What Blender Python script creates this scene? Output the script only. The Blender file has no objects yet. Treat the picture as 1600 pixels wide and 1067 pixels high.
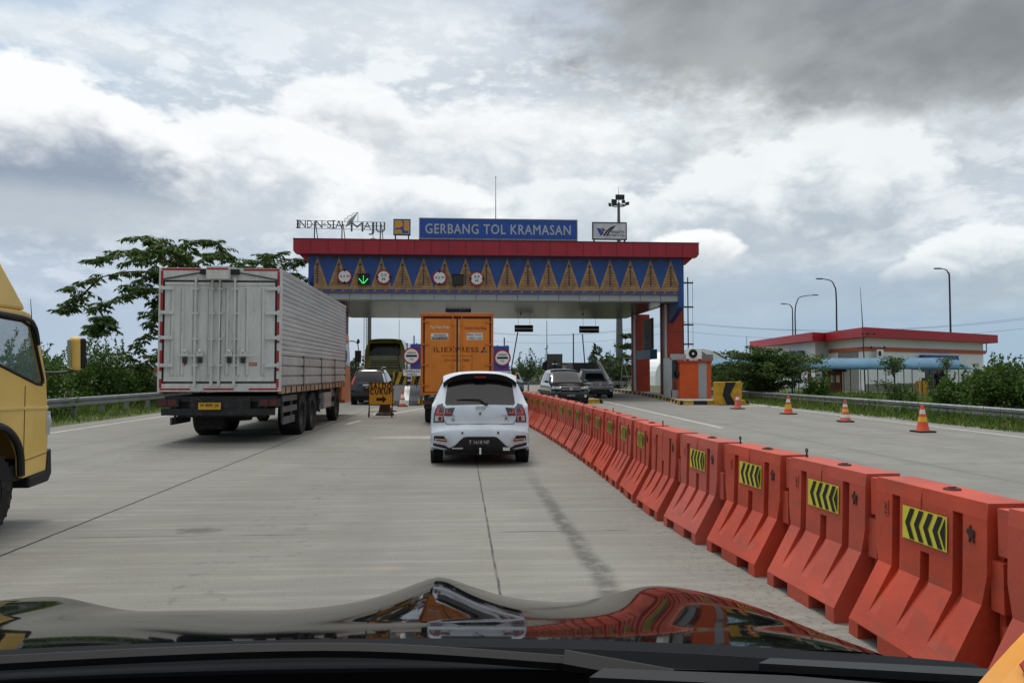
import bpy, bmesh, math, random
from mathutils import Vector, Matrix
import numpy as np
R = math.radians
SC = bpy.context.scene
COL = SC.collection
rnd = random.Random(7)

# ------------------------------------------------------------------ camera
CAM = Vector((0.0, 0.0, 1.5)); YAW = R(3.81); PITCH = R(2.31); FPX = 1200.0
cd = bpy.data.cameras.new('camera'); cam = bpy.data.objects.new('camera', cd); COL.objects.link(cam)
cam.location = CAM; cam.rotation_euler = (R(90) + PITCH, 0, -YAW)
cd.sensor_width = 36.0; cd.lens = 27.0; cd.clip_start = 0.05; cd.clip_end = 6000
SC.camera = cam
CR = cam.rotation_euler.to_matrix()

def ray(px, py):
    return CR @ Vector(((px - 800) / FPX, -(py - 533.5) / FPX, -1.0))
def at(px, py, Y):
    d = ray(px, py); return CAM + d * (Y / d.y)
def gr(px, py, z=0.0):
    d = ray(px, py); return CAM + d * ((z - CAM.z) / d.z)

# ------------------------------------------------------------------ light
SUN_EL, SUN_AZ = R(72), R(-25)          # azimuth measured from +Y towards +X
SC.render.engine = 'CYCLES'
SC.view_settings.view_transform = 'Standard'; SC.view_settings.look = 'None'
SC.view_settings.exposure = 0.0; SC.view_settings.gamma = 1.0
sl = bpy.data.lights.new('sun', 'SUN'); sl.energy = 1.5; sl.angle = R(16); sl.color = (1.0, 0.96, 0.9)
so = bpy.data.objects.new('sun', sl); COL.objects.link(so)
sd = Vector((math.cos(SUN_EL) * math.sin(SUN_AZ), math.cos(SUN_EL) * math.cos(SUN_AZ), math.sin(SUN_EL)))
so.rotation_euler = sd.to_track_quat('Z', 'Y').to_euler(); so.location = sd * 60

def lin(c):
    def f(v):
        v /= 255.0
        return v / 12.92 if v <= 0.04045 else ((v + 0.055) / 1.055) ** 2.4
    return (f(c[0]), f(c[1]), f(c[2]), 1.0)

class NT:
    def __init__(s, tree): s.t = tree; s.n = tree.nodes; s.l = tree.links
    def new(s, typ, **kw):
        n = s.n.new(typ)
        for k, v in kw.items(): setattr(n, k, v)
        return n
    def put(s, sock, v):
        if isinstance(v, bpy.types.NodeSocket): s.l.new(v, sock)
        else: sock.default_value = v
    def math(s, op, a, b=0.0, c=0.0, clamp=False):
        n = s.new('ShaderNodeMath', operation=op, use_clamp=clamp)
        s.put(n.inputs[0], a); s.put(n.inputs[1], b); s.put(n.inputs[2], c)
        return n.outputs[0]
    def mix(s, f, a, b, blend='MIX'):
        n = s.new('ShaderNodeMix', data_type='RGBA', blend_type=blend)
        s.put(n.inputs[0], f); s.put(n.inputs[6], a); s.put(n.inputs[7], b)
        return n.outputs[2]
    def noise(s, vec, scale, detail=4, rough=0.55, dist=0.0, dim='3D', w=0.0):
        n = s.new('ShaderNodeTexNoise', noise_dimensions=dim)
        if vec is not None: s.put(n.inputs['Vector'], vec)
        n.inputs['Scale'].default_value = scale; n.inputs['Detail'].default_value = detail
        n.inputs['Roughness'].default_value = rough; n.inputs['Distortion'].default_value = dist
        if dim == '4D': s.put(n.inputs['W'], w)
        return n.outputs['Fac']
    def ss(s, v, a, b, lo=0.0, hi=1.0):
        n = s.new('ShaderNodeMapRange', interpolation_type='SMOOTHSTEP')
        s.put(n.inputs[0], v); n.inputs[1].default_value = a; n.inputs[2].default_value = b
        n.inputs[3].default_value = lo; n.inputs[4].default_value = hi
        return n.outputs[0]

# ------------------------------------------------------------------ sky (world)
def build_world():
    w = bpy.data.worlds.new('World'); SC.world = w; w.use_nodes = True
    N = NT(w.node_tree); N.n.clear()
    out = N.new('ShaderNodeOutputWorld'); bg = N.new('ShaderNodeBackground')
    bg.inputs[1].default_value = 0.1; N.l.new(bg.outputs[0], out.inputs[0])
    sky = N.new('ShaderNodeTexSky', sky_type='NISHITA', sun_disc=False)
    sky.sun_elevation = SUN_EL; sky.sun_rotation = SUN_AZ; sky.air_density = 1.0; sky.dust_density = 3.0
    tc = N.new('ShaderNodeTexCoord'); D = tc.outputs['Generated']
    sp = N.new('ShaderNodeSeparateXYZ'); N.l.new(D, sp.inputs[0])
    X, Y, Z = sp.outputs
    # clouds lie on a layer overhead: project the direction on it
    zz = N.math('ADD', N.math('MAXIMUM', Z, 0.0), 0.16)
    cv = N.new('ShaderNodeCombineXYZ')
    N.put(cv.inputs[0], N.math('DIVIDE', X, zz)); N.put(cv.inputs[1], N.math('DIVIDE', Y, zz)); cv.inputs[2].default_value = 3.7
    P = cv.outputs[0]
    # billowing coordinates on the sphere itself
    sv = N.new('ShaderNodeVectorMath', operation='MULTIPLY'); N.l.new(D, sv.inputs[0]); sv.inputs[1].default_value = (1, 1, 1.7)
    S = sv.outputs[0]
    wob = N.noise(S, 5.0, 5, 0.6)
    wob2 = N.noise(S, 14.0, 4, 0.6)
    def dirv(px, py): return ray(px, py).normalized()
    wob3 = N.noise(S, 40.0, 4, 0.6)
    edge = N.math('ADD', N.math('ADD', N.math('MULTIPLY', N.math('SUBTRACT', wob, 0.5), 0.70), N.math('MULTIPLY', N.math('SUBTRACT', wob2, 0.5), 0.50)), N.math('MULTIPLY', N.math('SUBTRACT', wob3, 0.5), 0.26))
    def blob(px, py, rx, ry, soft=0.35, warp=1.0):
        """soft ellipse round one direction of the sky, its edge broken by noise; radii in pixels of the photograph"""
        d0 = dirv(px, py); right = Vector((d0.y, -d0.x, 0)).normalized(); up = right.cross(d0)
        a = N.new('ShaderNodeVectorMath', operation='DOT_PRODUCT'); N.l.new(D, a.inputs[0]); a.inputs[1].default_value = right / (rx / FPX)
        b = N.new('ShaderNodeVectorMath', operation='DOT_PRODUCT'); N.l.new(D, b.inputs[0]); b.inputs[1].default_value = up / (ry / FPX)
        c = N.new('ShaderNodeVectorMath', operation='DOT_PRODUCT'); N.l.new(D, c.inputs[0]); c.inputs[1].default_value = d0
        r2 = N.math('SQRT', N.math('ADD', N.math('MULTIPLY', a.outputs['Value'], a.outputs['Value']), N.math('MULTIPLY', b.outputs['Value'], b.outputs['Value'])))
        r2 = N.math('ADD', r2, N.math('MULTIPLY', edge, 2.0 * warp))
        m = N.ss(r2, 1.0 + soft, 1.0 - soft, 0, 1)
        return N.math('MULTIPLY', m, N.math('GREATER_THAN', c.outputs['Value'], 0.0))
    def c8(r, g, b, k=1.0):
        l = lin((r, g, b)); return (l[0] * 10 * k, l[1] * 10 * k, l[2] * 10 * k, 1)
    def cumulus(col, px, py, rx, ry, bright, shade, k=1.0, soft=0.10, warp=0.62, l0=-0.75, l1=0.55, bk=1.7):
        """a heaped cloud: crisp billowed outline, sunlit crown, shaded base"""
        d0 = dirv(px, py); right = Vector((d0.y, -d0.x, 0)).normalized(); up = right.cross(d0)
        def dot(v):
            n = N.new('ShaderNodeVectorMath', operation='DOT_PRODUCT'); N.l.new(D, n.inputs[0]); n.inputs[1].default_value = v; return n.outputs['Value']
        a_, b_, c_ = dot(right / (rx / FPX)), dot(up / (ry / FPX)), dot(d0)
        r2 = N.math('SQRT', N.math('ADD', N.math('MULTIPLY', a_, a_), N.math('MULTIPLY', b_, b_)))
        r2 = N.math('ADD', r2, N.math('MULTIPLY', edge, 2.0 * warp))
        # crisp towards the top, dissolving towards the base
        lowk = N.ss(b_, 0.0, -1.0, 0.0, 0.5)
        m = N.math('MULTIPLY', N.math('DIVIDE', N.math('SUBTRACT', N.math('ADD', 1.0, N.math('MULTIPLY', lowk, 0.2)), r2), N.math('ADD', soft * 2, lowk)), 1.0, clamp=True)
        m = N.math('MULTIPLY', m, N.math('GREATER_THAN', c_, 0.0))
        rim = N.ss(r2, 0.35, 1.0, 0.0, 0.5)
        lit = N.ss(N.math('ADD', N.math('ADD', b_, rim), N.math('MULTIPLY', N.math('SUBTRACT', bil2, 0.3), bk)), l0, l1, 0, 1)
        return N.mix(N.math('MULTIPLY', m, k), col, N.mix(lit, shade, bright))
    veil = N.ss(Z, 0.0, 0.45, 0.78, 0.42)
    base = N.mix(veil, sky.outputs[0], c8(206, 219, 232))
    n1 = N.noise(S, 2.2, 6, 0.5, 0.25); n2 = N.noise(P, 0.5, 6, 0.55, 0.3)
    cover = N.ss(N.math('ADD', N.math('MULTIPLY', n1, 0.6), N.math('MULTIPLY', n2, 0.4)), 0.42, 0.60, 0, 1)
    n3 = N.noise(S, 4.5, 5, 0.5, 0.3)
    cl = N.mix(N.ss(n3, 0.34, 0.64, 0, 1), c8(206, 214, 221), c8(236, 242, 246))
    colr = N.mix(N.math('MULTIPLY', cover, 0.9), base, cl)
    nb1 = N.noise(S, 7.0, 6, 0.5, 0.2); nb2 = N.noise(S, 19.0, 5, 0.55, 0.2)
    bil2 = N.math('ADD', N.math('MULTIPLY', N.math('ABSOLUTE', N.math('SUBTRACT', nb1, 0.5)), 2.2), N.math('MULTIPLY', N.math('ABSOLUTE', N.math('SUBTRACT', nb2, 0.5)), 1.1))
    fine = N.ss(nb1, 0.3, 0.7, 0, 1)
    W1, W2, W3 = c8(252, 254, 255), c8(243, 248, 250), c8(226, 231, 233)
    # bands above the horizon: pale blue-grey to the right, paler to the left
    colr = N.mix(N.math('MULTIPLY', blob(1480, 560, 640, 120, 0.6, 0.3), 0.9), colr, c8(163, 187, 207))
    colr = N.mix(N.math('MULTIPLY', blob(60, 430, 320, 150, 0.6, 0.4), 0.8), colr, c8(172, 191, 214))
    colr = N.mix(N.math('MULTIPLY', blob(430, 375, 170, 40, 0.7, 0.4), 0.7), colr, c8(178, 196, 213))
    colr = N.mix(N.math('MULTIPLY', blob(240, 100, 360, 80, 0.6, 0.4), 0.85), colr, c8(182, 205, 229))
    colr = N.mix(N.math('MULTIPLY', blob(120, 55, 150, 22, 0.6, 0.6), 0.7), colr, W2)
    colr = N.mix(N.math('MULTIPLY', blob(560, 120, 260, 110, 0.8, 0.6), 0.6), colr, W2)
    # small lumps everywhere in the middle of the sky
    sv2 = N.new('ShaderNodeVectorMath', operation='MULTIPLY'); N.l.new(D, sv2.inputs[0]); sv2.inputs[1].default_value = (1, 1, 2.4)
    l1 = N.noise(sv2.outputs[0], 6.5, 8, 0.58, 0.15); l2 = N.noise(sv2.outputs[0], 17.0, 7, 0.6, 0.1)
    lump = N.math('ADD', N.math('ABSOLUTE', N.math('SUBTRACT', l1, 0.5)), N.math('MULTIPLY', N.math('ABSOLUTE', N.math('SUBTRACT', l2, 0.5)), 0.9))
    lumpc = N.mix(N.ss(lump, 0.03, 0.20), c8(196, 206, 216), c8(247, 251, 253))
    colr = N.mix(N.math('MULTIPLY', blob(820, 240, 900, 170, 0.6, 0.4), 0.75), colr, lumpc)
    # heaps over the gate, far to near
    colr = cumulus(colr, 1240, 200, 420, 150, W2, c8(196, 203, 208), 0.85, 0.30)
    colr = cumulus(colr, 760, 250, 260, 110, W1, c8(205, 214, 221), 0.85, 0.22)
    colr = cumulus(colr, 540, 190, 110, 70, W1, c8(206, 213, 219), 0.85, 0.08, 0.5)
    colr = cumulus(colr, 1180, 330, 190, 100, W2, c8(186, 198, 208), 0.95, 0.07, 0.5)
    colr = cumulus(colr, 1330, 290, 130, 110, W2, c8(180, 192, 203), 0.9, 0.07, 0.5, -0.9, 0.4)
    colr = cumulus(colr, 880, 330, 150, 60, W2, c8(196, 207, 216), 0.85, 0.08, 0.5)
    colr = cumulus(colr, 640, 330, 160, 60, W1, c8(188, 201, 212), 0.9, 0.07, 0.5)
    colr = cumulus(colr, 400, 275, 190, 95, W1, c8(196, 206, 216), 0.95, 0.08, 0.45)
    colr = cumulus(colr, 40, 235, 235, 118, W1, c8(150, 164, 182), 1.0, 0.05, 0.42, -0.35, 0.7, 1.0)
    colr = cumulus(colr, 1090, 392, 70, 36, W1, c8(206, 214, 220), 1.0, 0.07, 0.5)
    colr = cumulus(colr, 1560, 415, 110, 62, W2, c8(178, 192, 202), 1.0, 0.06, 0.5)
    colr = cumulus(colr, 1440, 430, 55, 24, W2, c8(176, 192, 204), 0.9, 0.12, 0.5)
    colr = N.mix(N.math('MULTIPLY', blob(1200, 455, 260, 30, 0.7, 0.5), 0.7), colr, c8(166, 185, 202))
    colr = N.mix(N.math('MULTIPLY', blob(120, 330, 260, 30, 0.7, 0.5), 0.6), colr, c8(206, 214, 220))
    # the dark rain cloud overhead to the right
    dk = N.mix(fine, c8(132, 138, 142), c8(168, 173, 176))
    colr = N.mix(N.math('MULTIPLY', blob(1340, -10, 400, 124, 0.28, 0.5), 0.95), colr, dk)
    colr = N.mix(N.math('MULTIPLY', blob(1490, 90, 230, 62, 0.3, 0.5), 0.8), colr, dk)
    # added darkening of the unseen sky behind and beside, dims camera-facing surfaces
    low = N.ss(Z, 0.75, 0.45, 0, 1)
    unseen_dim = N.math('MAXIMUM', N.ss(Y, 0.25, -0.35, 0, 0.50), N.ss(N.math('ABSOLUTE', X), 0.64, 0.88, 0, 0.50))
    colr = N.mix(N.math('MULTIPLY', unseen_dim, low), colr, c8(92, 100, 108))
    # added brightening of the unseen sky round the sun, for more top light
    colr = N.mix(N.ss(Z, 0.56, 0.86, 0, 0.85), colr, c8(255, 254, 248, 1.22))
    # below the horizon: earth-toned haze
    colr = N.mix(N.ss(Z, 0.0, -0.04, 0, 1), colr, c8(120, 125, 118))
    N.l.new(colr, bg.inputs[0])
build_world()

# ------------------------------------------------------------------ materials
MATS = {}
def mat(name, c, rough=0.6, metal=0.0, var=0.12, scale=3.0, bump=0.0, coat=0.0, dirt=0.0, spec=0.5, streak=None, alpha=None, trans=0.0, objvar=0.0):
    if name in MATS: return MATS[name]
    m = bpy.data.materials.new(name); m.use_nodes = True
    N = NT(m.node_tree); b = N.n['Principled BSDF']
    col = lin(c)
    tc = N.new('ShaderNodeTexCoord'); oi = N.new('ShaderNodeObjectInfo')
    vec = tc.outputs['Object']
    if streak:
        mp = N.new('ShaderNodeVectorMath', operation='MULTIPLY'); N.l.new(vec, mp.inputs[0]); mp.inputs[1].default_value = streak
        vec = mp.outputs[0]
    wv = N.math('MULTIPLY', oi.outputs['Random'], 40.0)
    nf = N.noise(vec, scale, 6, 0.6, 0.0, '4D', wv)
    dk = tuple(v * (1 - var * 1.6) for v in col[:3]) + (1,); lt = tuple(min(1, v * (1 + var)) for v in col[:3]) + (1,)
    cc = N.mix(N.ss(nf, 0.3, 0.7), dk, lt)
    if objvar:   # each piece weathered differently
        cc = N.mix(N.math('MULTIPLY', oi.outputs['Random'], objvar), cc, tuple(min(1, v * .75 + .10) for v in col[:3]) + (1,))
    if dirt:
        nd = N.noise(vec, scale * 2.7, 8, 0.7, 0.0, '4D', N.math('ADD', wv, 9.0))
        cc = N.mix(N.math('MULTIPLY', N.ss(nd, 0.5, 0.72), dirt), cc, lin((92, 84, 72)))
    N.l.new(cc, b.inputs['Base Color'])
    N.put(b.inputs['Roughness'], N.math('ADD', N.math('MULTIPLY', N.math('SUBTRACT', nf, 0.5), 0.25 * min(1, rough * 2)), rough, clamp=True))
    b.inputs['Metallic'].default_value = metal; b.inputs['Coat Weight'].default_value = coat; b.inputs['Coat Roughness'].default_value = 0.04
    b.inputs['Specular IOR Level'].default_value = spec
    if trans: b.inputs['Transmission Weight'].default_value = trans
    if alpha is not None: b.inputs['Alpha'].default_value = alpha
    if bump:
        bp = N.new('ShaderNodeBump'); bp.inputs['Strength'].default_value = bump; bp.inputs['Distance'].default_value = 0.02
        N.l.new(N.noise(tc.outputs['Object'], scale * 6, 5), bp.inputs['Height']); N.l.new(bp.outputs[0], b.inputs['Normal'])
    MATS[name] = m; return m
def emis(name, c, k):
    m = bpy.data.materials.new(name); m.use_nodes = True; b = m.node_tree.nodes['Principled BSDF']
    b.inputs['Base Color'].default_value = lin(c); b.inputs['Emission Color'].default_value = lin(c); b.inputs['Emission Strength'].default_value = k
    MATS[name] = m; return m

def leafmat(name, c1, c2, c3):
    m = bpy.data.materials.new(name); m.use_nodes = True
    N = NT(m.node_tree); b = N.n['Principled BSDF']
    g = N.new('ShaderNodeNewGeometry'); r = g.outputs['Random Per Island']
    cc = N.mix(N.ss(r, 0.0, 0.6), lin(c1), lin(c2)); cc = N.mix(N.ss(r, 0.72, 1.0), cc, lin(c3))
    N.l.new(cc, b.inputs['Base Color']); b.inputs['Roughness'].default_value = 0.5; b.inputs['Specular IOR Level'].default_value = 0.35
    tr = N.new('ShaderNodeBsdfTranslucent'); N.l.new(cc, tr.inputs[0])
    mx = N.new('ShaderNodeMixShader'); mx.inputs[0].default_value = 0.36
    N.l.new(b.outputs[0], mx.inputs[1]); N.l.new(tr.outputs[0], mx.inputs[2])
    N.l.new(mx.outputs[0], N.n['Material Output'].inputs[0])
    MATS[name] = m; return m

def glassmat(name, c, rough=0.05, alpha=None):
    m = bpy.data.materials.new(name); m.use_nodes = True; N = NT(m.node_tree); b = N.n['Principled BSDF']
    b.inputs['Base Color'].default_value = lin(c); b.inputs['Roughness'].default_value = rough; b.inputs['Specular IOR Level'].default_value = 0.6
    if alpha is not None: b.inputs['Alpha'].default_value = alpha
    MATS[name] = m; return m

# ------------------------------------------------------------------ mesh building
class MB:
    def __init__(s): s.v = []; s.f = []; s.m = []
    def add(s, vs, fs, mi=0):
        o = len(s.v); s.v.extend(tuple(v) for v in vs)
        for f in fs: s.f.append(tuple(i + o for i in f)); s.m.append(mi)
        return s
    def box(s, c, d, mi=0, rot=None, taper=None):
        hx, hy, hz = d[0] / 2, d[1] / 2, d[2] / 2
        vs = [Vector((x, y, z)) for z in (-hz, hz) for y in (-hy, hy) for x in (-hx, hx)]
        if taper:
            for v in vs:
                if v.z > 0: v.x *= taper; v.y *= taper
        if rot is not None:
            M = rot if isinstance(rot, Matrix) else Matrix.Rotation(rot[1], 3, rot[0])
            vs = [M @ v for v in vs]
        c = Vector(c); vs = [v + c for v in vs]
        return s.add(vs, [(0, 2, 3, 1), (4, 5, 7, 6), (0, 1, 5, 4), (1, 3, 7, 5), (3, 2, 6, 7), (2, 0, 4, 6)], mi)
    def bb(s, a, b, mi=0):
        return s.box([(a[i] + b[i]) / 2 for i in range(3)], [abs(b[i] - a[i]) for i in range(3)], mi)
    def prism(s, pts, axis, a0, a1, mi=0):
        """closed polygon pts (2-D) pushed along an axis: 'x' -> pts are (y,z); 'y' -> (x,z); 'z' -> (x,y)"""
        area = sum(pts[i][0] * pts[(i + 1) % len(pts)][1] - pts[(i + 1) % len(pts)][0] * pts[i][1] for i in range(len(pts)))
        if area < 0: pts = list(reversed(pts))
        if axis == 'y': a0, a1 = max(a0, a1), min(a0, a1)
        else: a0, a1 = min(a0, a1), max(a0, a1)
        mk = {'x': lambda p, a: (a, p[0], p[1]), 'y': lambda p, a: (p[0], a, p[1]), 'z': lambda p, a: (p[0], p[1], a)}[axis]
        n = len(pts); vs = [mk(p, a0) for p in pts] + [mk(p, a1) for p in pts]
        fs = [tuple(reversed(range(n))), tuple(range(n, 2 * n))] + [(i, (i + 1) % n, n + (i + 1) % n, n + i) for i in range(n)]
        return s.add(vs, fs, mi)
    def tube(s, path, r, n=8, mi=0, caps=True):
        path = [Vector(p) for p in path]; rs = r if isinstance(r, (list, tuple)) else [r] * len(path)
        vs = []; prev = None
        for i, p in enumerate(path):
            t = (path[min(i + 1, len(path) - 1)] - path[max(i - 1, 0)]).normalized()
            if prev is None:
                u = t.orthogonal().normalized()
            else:
                u = prev - t * prev.dot(t)
                u = u.normalized() if u.length > 1e-6 else t.orthogonal().normalized()
            prev = u; w = t.cross(u)
            for k in range(n):
                a = 2 * math.pi * k / n; vs.append(p + (u * math.cos(a) + w * math.sin(a)) * rs[i])
        fs = []
        for i in range(len(path) - 1):
            for k in range(n):
                fs.append((i * n + k, i * n + (k + 1) % n, (i + 1) * n + (k + 1) % n, (i + 1) * n + k))
        if caps: fs += [tuple(reversed(range(n))), tuple(range((len(path) - 1) * n, len(path) * n))]
        return s.add(vs, fs, mi)
    def lathe(s, prof, c=(0, 0, 0), axis='z', n=24, mi=0):
        """prof: list of (radius, along); mi may be a list per segment"""
        vs = []; c = Vector(c)
        for r, h in prof:
            for k in range(n):
                a = 2 * math.pi * k / n; x, y = r * math.cos(a), r * math.sin(a)
                vs.append(c + Vector({'z': (x, y, h), 'x': (h, x, y), 'y': (y, h, x)}[axis]))
        for i in range(len(prof) - 1):
            m = mi[i] if isinstance(mi, (list, tuple)) else mi
            s_f = [(i * n + k, i * n + (k + 1) % n, (i + 1) * n + (k + 1) % n, (i + 1) * n + k) for k in range(n)]
            if i == 0: o = len(s.v); s.v.extend(tuple(v) for v in vs)
            for f in s_f: s.f.append(tuple(j + o for j in f)); s.m.append(m)
        return s
    def disc(s, c, r, axis='y', t=0.02, n=32, mi=0):
        return s.lathe([(0.0001, -t / 2), (r, -t / 2), (r, t / 2), (0.0001, t / 2)], c, axis, n, mi)
    def sphere(s, c, r, n=12, mi=0, sc=(1, 1, 1)):
        vs = []; m = n // 2
        for i in range(m + 1):
            th = math.pi * i / m
            for k in range(n):
                a = 2 * math.pi * k / n
                vs.append((c[0] + r * sc[0] * math.sin(th) * math.cos(a), c[1] + r * sc[1] * math.sin(th) * math.sin(a), c[2] + r * sc[2] * math.cos(th)))
        fs = [(i * n + k, (i + 1) * n + k, (i + 1) * n + (k + 1) % n, i * n + (k + 1) % n) for i in range(m) for k in range(n)]
        return s.add(vs, fs, mi)
    def text(s, t, c, w=None, h=None, depth=0.004, bold=0.0, mi=0, M=None, squeeze=True):
        """lettering centred on c in the XZ plane facing -Y (before M)"""
        cu = bpy.data.curves.new('txt', 'FONT'); cu.body = t; cu.extrude = 0.0;  cu.resolution_u = 3
        cu.space_line = 0.95; cu.space_character = 1.0 + bold * 3; cu.align_x = 'CENTER'
        ob = bpy.data.objects.new('txt', cu); COL.objects.link(ob)
        me = ob.to_mesh(); V = [v.co.copy() for v in me.vertices]; F = [tuple(p.vertices) for p in me.polygons]
        ob.to_mesh_clear(); bpy.data.objects.remove(ob); bpy.data.curves.remove(cu)
        if not V: return s
        x0, x1 = min(v.x for v in V), max(v.x for v in V); y0, y1 = min(v.y for v in V), max(v.y for v in V)
        kx = w / (x1 - x0) if w else None; ky = h / (y1 - y0) if h else None
        kx = kx or ky; ky = ky or kx
        if not squeeze: kx = ky = min(kx, ky)
        c = Vector(c); out = []
        b = bold * 0.55; shifts = [(0, 0)] if bold <= 0 else [(0, 0), (-b, 0), (b, 0), (0, b * .7), (0, -b * .7)]
        for k, (sx, sz) in enumerate(shifts):
            out = []
            for v in V:
                q = Vector(((v.x - (x0 + x1) / 2 + sx) * kx, -depth - .0006 * k, (v.y - (y0 + y1) / 2 + sz) * ky))
                out.append((M @ q if M is not None else q) + c)
            s.add(out, F, mi)
        return s
    def build(s, name, mats, parent=None, loc=(0, 0, 0), rotz=0.0, smooth=None, bevel=0.0, seg=2):
        me = bpy.data.meshes.new(name); me.from_pydata(s.v, [], s.f)
        if not isinstance(mats, (list, tuple)): mats = [mats]
        for m in mats: me.materials.append(MATS[m] if isinstance(m, str) else m)
        me.polygons.foreach_set('material_index', s.m)
        me.validate(); me.update()
        bm = bmesh.new(); bm.from_mesh(me); bmesh.ops.recalc_face_normals(bm, faces=bm.faces) if len(bm.faces) < 4000 else None
        bm.to_mesh(me); bm.free()
        if smooth is not None:
            me.shade_smooth(); me.set_sharp_from_angle(angle=R(smooth))
        o = bpy.data.objects.new(name, me); COL.objects.link(o)
        o.location = loc; o.rotation_euler = (0, 0, rotz)
        if parent is not None: o.parent = parent
        if bevel:
            bv = o.modifiers.new('bevel', 'BEVEL'); bv.width = bevel; bv.segments = seg; bv.limit_method = 'ANGLE'; bv.angle_limit = R(35)
        return o

def tag(o, label=None, cat=None, group=None, kind=None):
    if label: o['label'] = label
    if cat: o['category'] = cat
    if group: o['group'] = group
    if kind: o['kind'] = kind
    return o
def thing(name, label, cat, loc=(0, 0, 0), rotz=0.0, group=None):
    o = bpy.data.objects.new(name, None); COL.objects.link(o); o.empty_display_size = 0.3
    o.location = loc; o.rotation_euler = (0, 0, rotz)
    return tag(o, label, cat, group)
def copy_tree(o, parent=None):
    c = o.copy(); COL.objects.link(c)
    if parent is not None: c.parent = parent
    for ch in list(o.children): copy_tree(ch, c)
    return c
def dup(o, loc, rotz=None, label=None):
    c = copy_tree(o); c.location = loc
    if rotz is not None: c.rotation_euler = (0, 0, rotz)
    if label: c['label'] = label
    return c
def smooth_path(pts, k=6):
    pts = [Vector(p) for p in pts]; out = []
    for i in range(len(pts) - 1):
        p0, p1, p2, p3 = pts[max(i - 1, 0)], pts[i], pts[i + 1], pts[min(i + 2, len(pts) - 1)]
        for j in range(k):
            t = j / k
            out.append(0.5 * ((2 * p1) + (p2 - p0) * t + (2 * p0 - 5 * p1 + 4 * p2 - p3) * t * t + (3 * p1 - p0 - 3 * p2 + p3) * t ** 3))
    out.append(pts[-1]); return out

# common materials
mat('white_paint', (216, 226, 238), 0.3, var=0.05, coat=1.0, dirt=0.06)
mat('truck_white', (205, 208, 206), 0.5, var=0.07, dirt=0.35, scale=2.0, streak=(3, 3, 0.6))
mat('aluminium', (178, 180, 180), 0.42, 0.55, var=0.12, dirt=0.35, scale=2.0, streak=(1, 0.4, 2))
mat('galvanised', (160, 164, 166), 0.45, 0.6, var=0.12, dirt=0.3)
mat('steel_dark', (52, 54, 58), 0.5, 0.3, var=0.2, dirt=0.2)
mat('chassis_black', (30, 31, 34), 0.7, 0.0, var=0.25, dirt=0.5)
mat('rubber', (26, 26, 27), 0.85, 0.0, var=0.2, dirt=0.45, scale=6)
mat('black_paint', (14, 15, 18), 0.16, 0.0, var=0.05, coat=1.0)
mat('black_plastic', (24, 25, 28), 0.55, 0.0, var=0.12, bump=0.05)
mat('rim_grey', (120, 122, 124), 0.4, 0.7, var=0.15, dirt=0.3)
mat('red_tape', (168, 36, 42), 0.4, var=0.06)
mat('red_lens', (150, 18, 24), 0.15, var=0.05, coat=0.6)
mat('pink_lens', (214, 70, 78), 0.15, var=0.05, coat=0.6)
mat('clear_lens', (190, 196, 200), 0.12, 0.2, var=0.05, coat=0.6)
mat('chrome', (200, 202, 205), 0.12, 1.0, var=0.03)
mat('yellow_plate', (205, 160, 40), 0.5, var=0.05)
mat('ink_black', (18, 18, 20), 0.6, var=0.05)
mat('ink_white', (228, 230, 230), 0.5, var=0.03)
mat('ink_red', (170, 50, 40), 0.6, var=0.05)
mat('ink_brown', (120, 50, 22), 0.6, var=0.12)
mat('barrier_red', (190, 70, 43), 0.55, var=0.15, scale=3.0, bump=0.12, dirt=0.42, objvar=0.6, streak=(1, .6, 1))
mat('sticker_yellow', (212, 205, 60), 0.4, var=0.05)
mat('fascia_red', (164, 36, 52), 0.42, var=0.10, scale=1.2, dirt=0.12, streak=(2, 2, .35))
mat('fascia_blue', (34, 76, 146), 0.45, var=0.10, scale=1.5)
mat('songket_gold', (172, 136, 88), 0.55, var=0.2, scale=4)
mat('songket_brown', (130, 98, 76), 0.6, var=0.2, scale=4)
mat('panel_grey', (165, 172, 174), 0.4, 0.1, var=0.05)
mat('column_orange', (172, 58, 34), 0.5, var=0.08, scale=1.2, dirt=0.15)
mat('booth_orange', (212, 88, 34), 0.45, var=0.06)
mat('sign_blue', (34, 82, 172), 0.45, var=0.06)
mat('sign_yellow', (226, 160, 32), 0.5, var=0.06)
mat('sign_red', (165, 30, 52), 0.5, var=0.05)
mat('kerb_yellow', (196, 158, 36), 0.75, var=0.2, scale=5, dirt=0.4)
mat('kerb_black', (38, 38, 40), 0.8, var=0.2, scale=5, dirt=0.35)
mat('concrete_grey', (140, 138, 132), 0.85, var=0.15, scale=2, bump=0.15, dirt=0.2)
mat('wall_white', (240, 244, 248), 0.75, var=0.04, scale=0.6)
mat('roof_red', (178, 34, 52), 0.5, var=0.06, scale=0.6)
mat('band_orange', (196, 92, 52), 0.6, var=0.06)
mat('awning_blue', (80, 128, 158), 0.5, var=0.12, scale=0.8)
mat('stone_clad', (150, 148, 144), 0.85, var=0.35, scale=9, bump=0.3)
mat('bark', (84, 70, 56), 0.9, var=0.3, scale=5, bump=0.3)
mat('cone_orange', (226, 84, 44), 0.5, var=0.1, scale=6, dirt=0.25)
mat('cone_faded', (206, 96, 78), 0.6, var=0.14, scale=6, dirt=0.3)
mat('cone_white', (226, 224, 216), 0.5, var=0.08, scale=6, dirt=0.3)
mat('cone_yellow', (228, 176, 48), 0.5, var=0.1, scale=6, dirt=0.2)
mat('bus_olive', (124, 126, 44), 0.3, var=0.08, coat=0.6)
mat('box_orange', (224, 132, 38), 0.5, var=0.08, scale=1.2, dirt=0.2, streak=(2, 2, 0.7))
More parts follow.
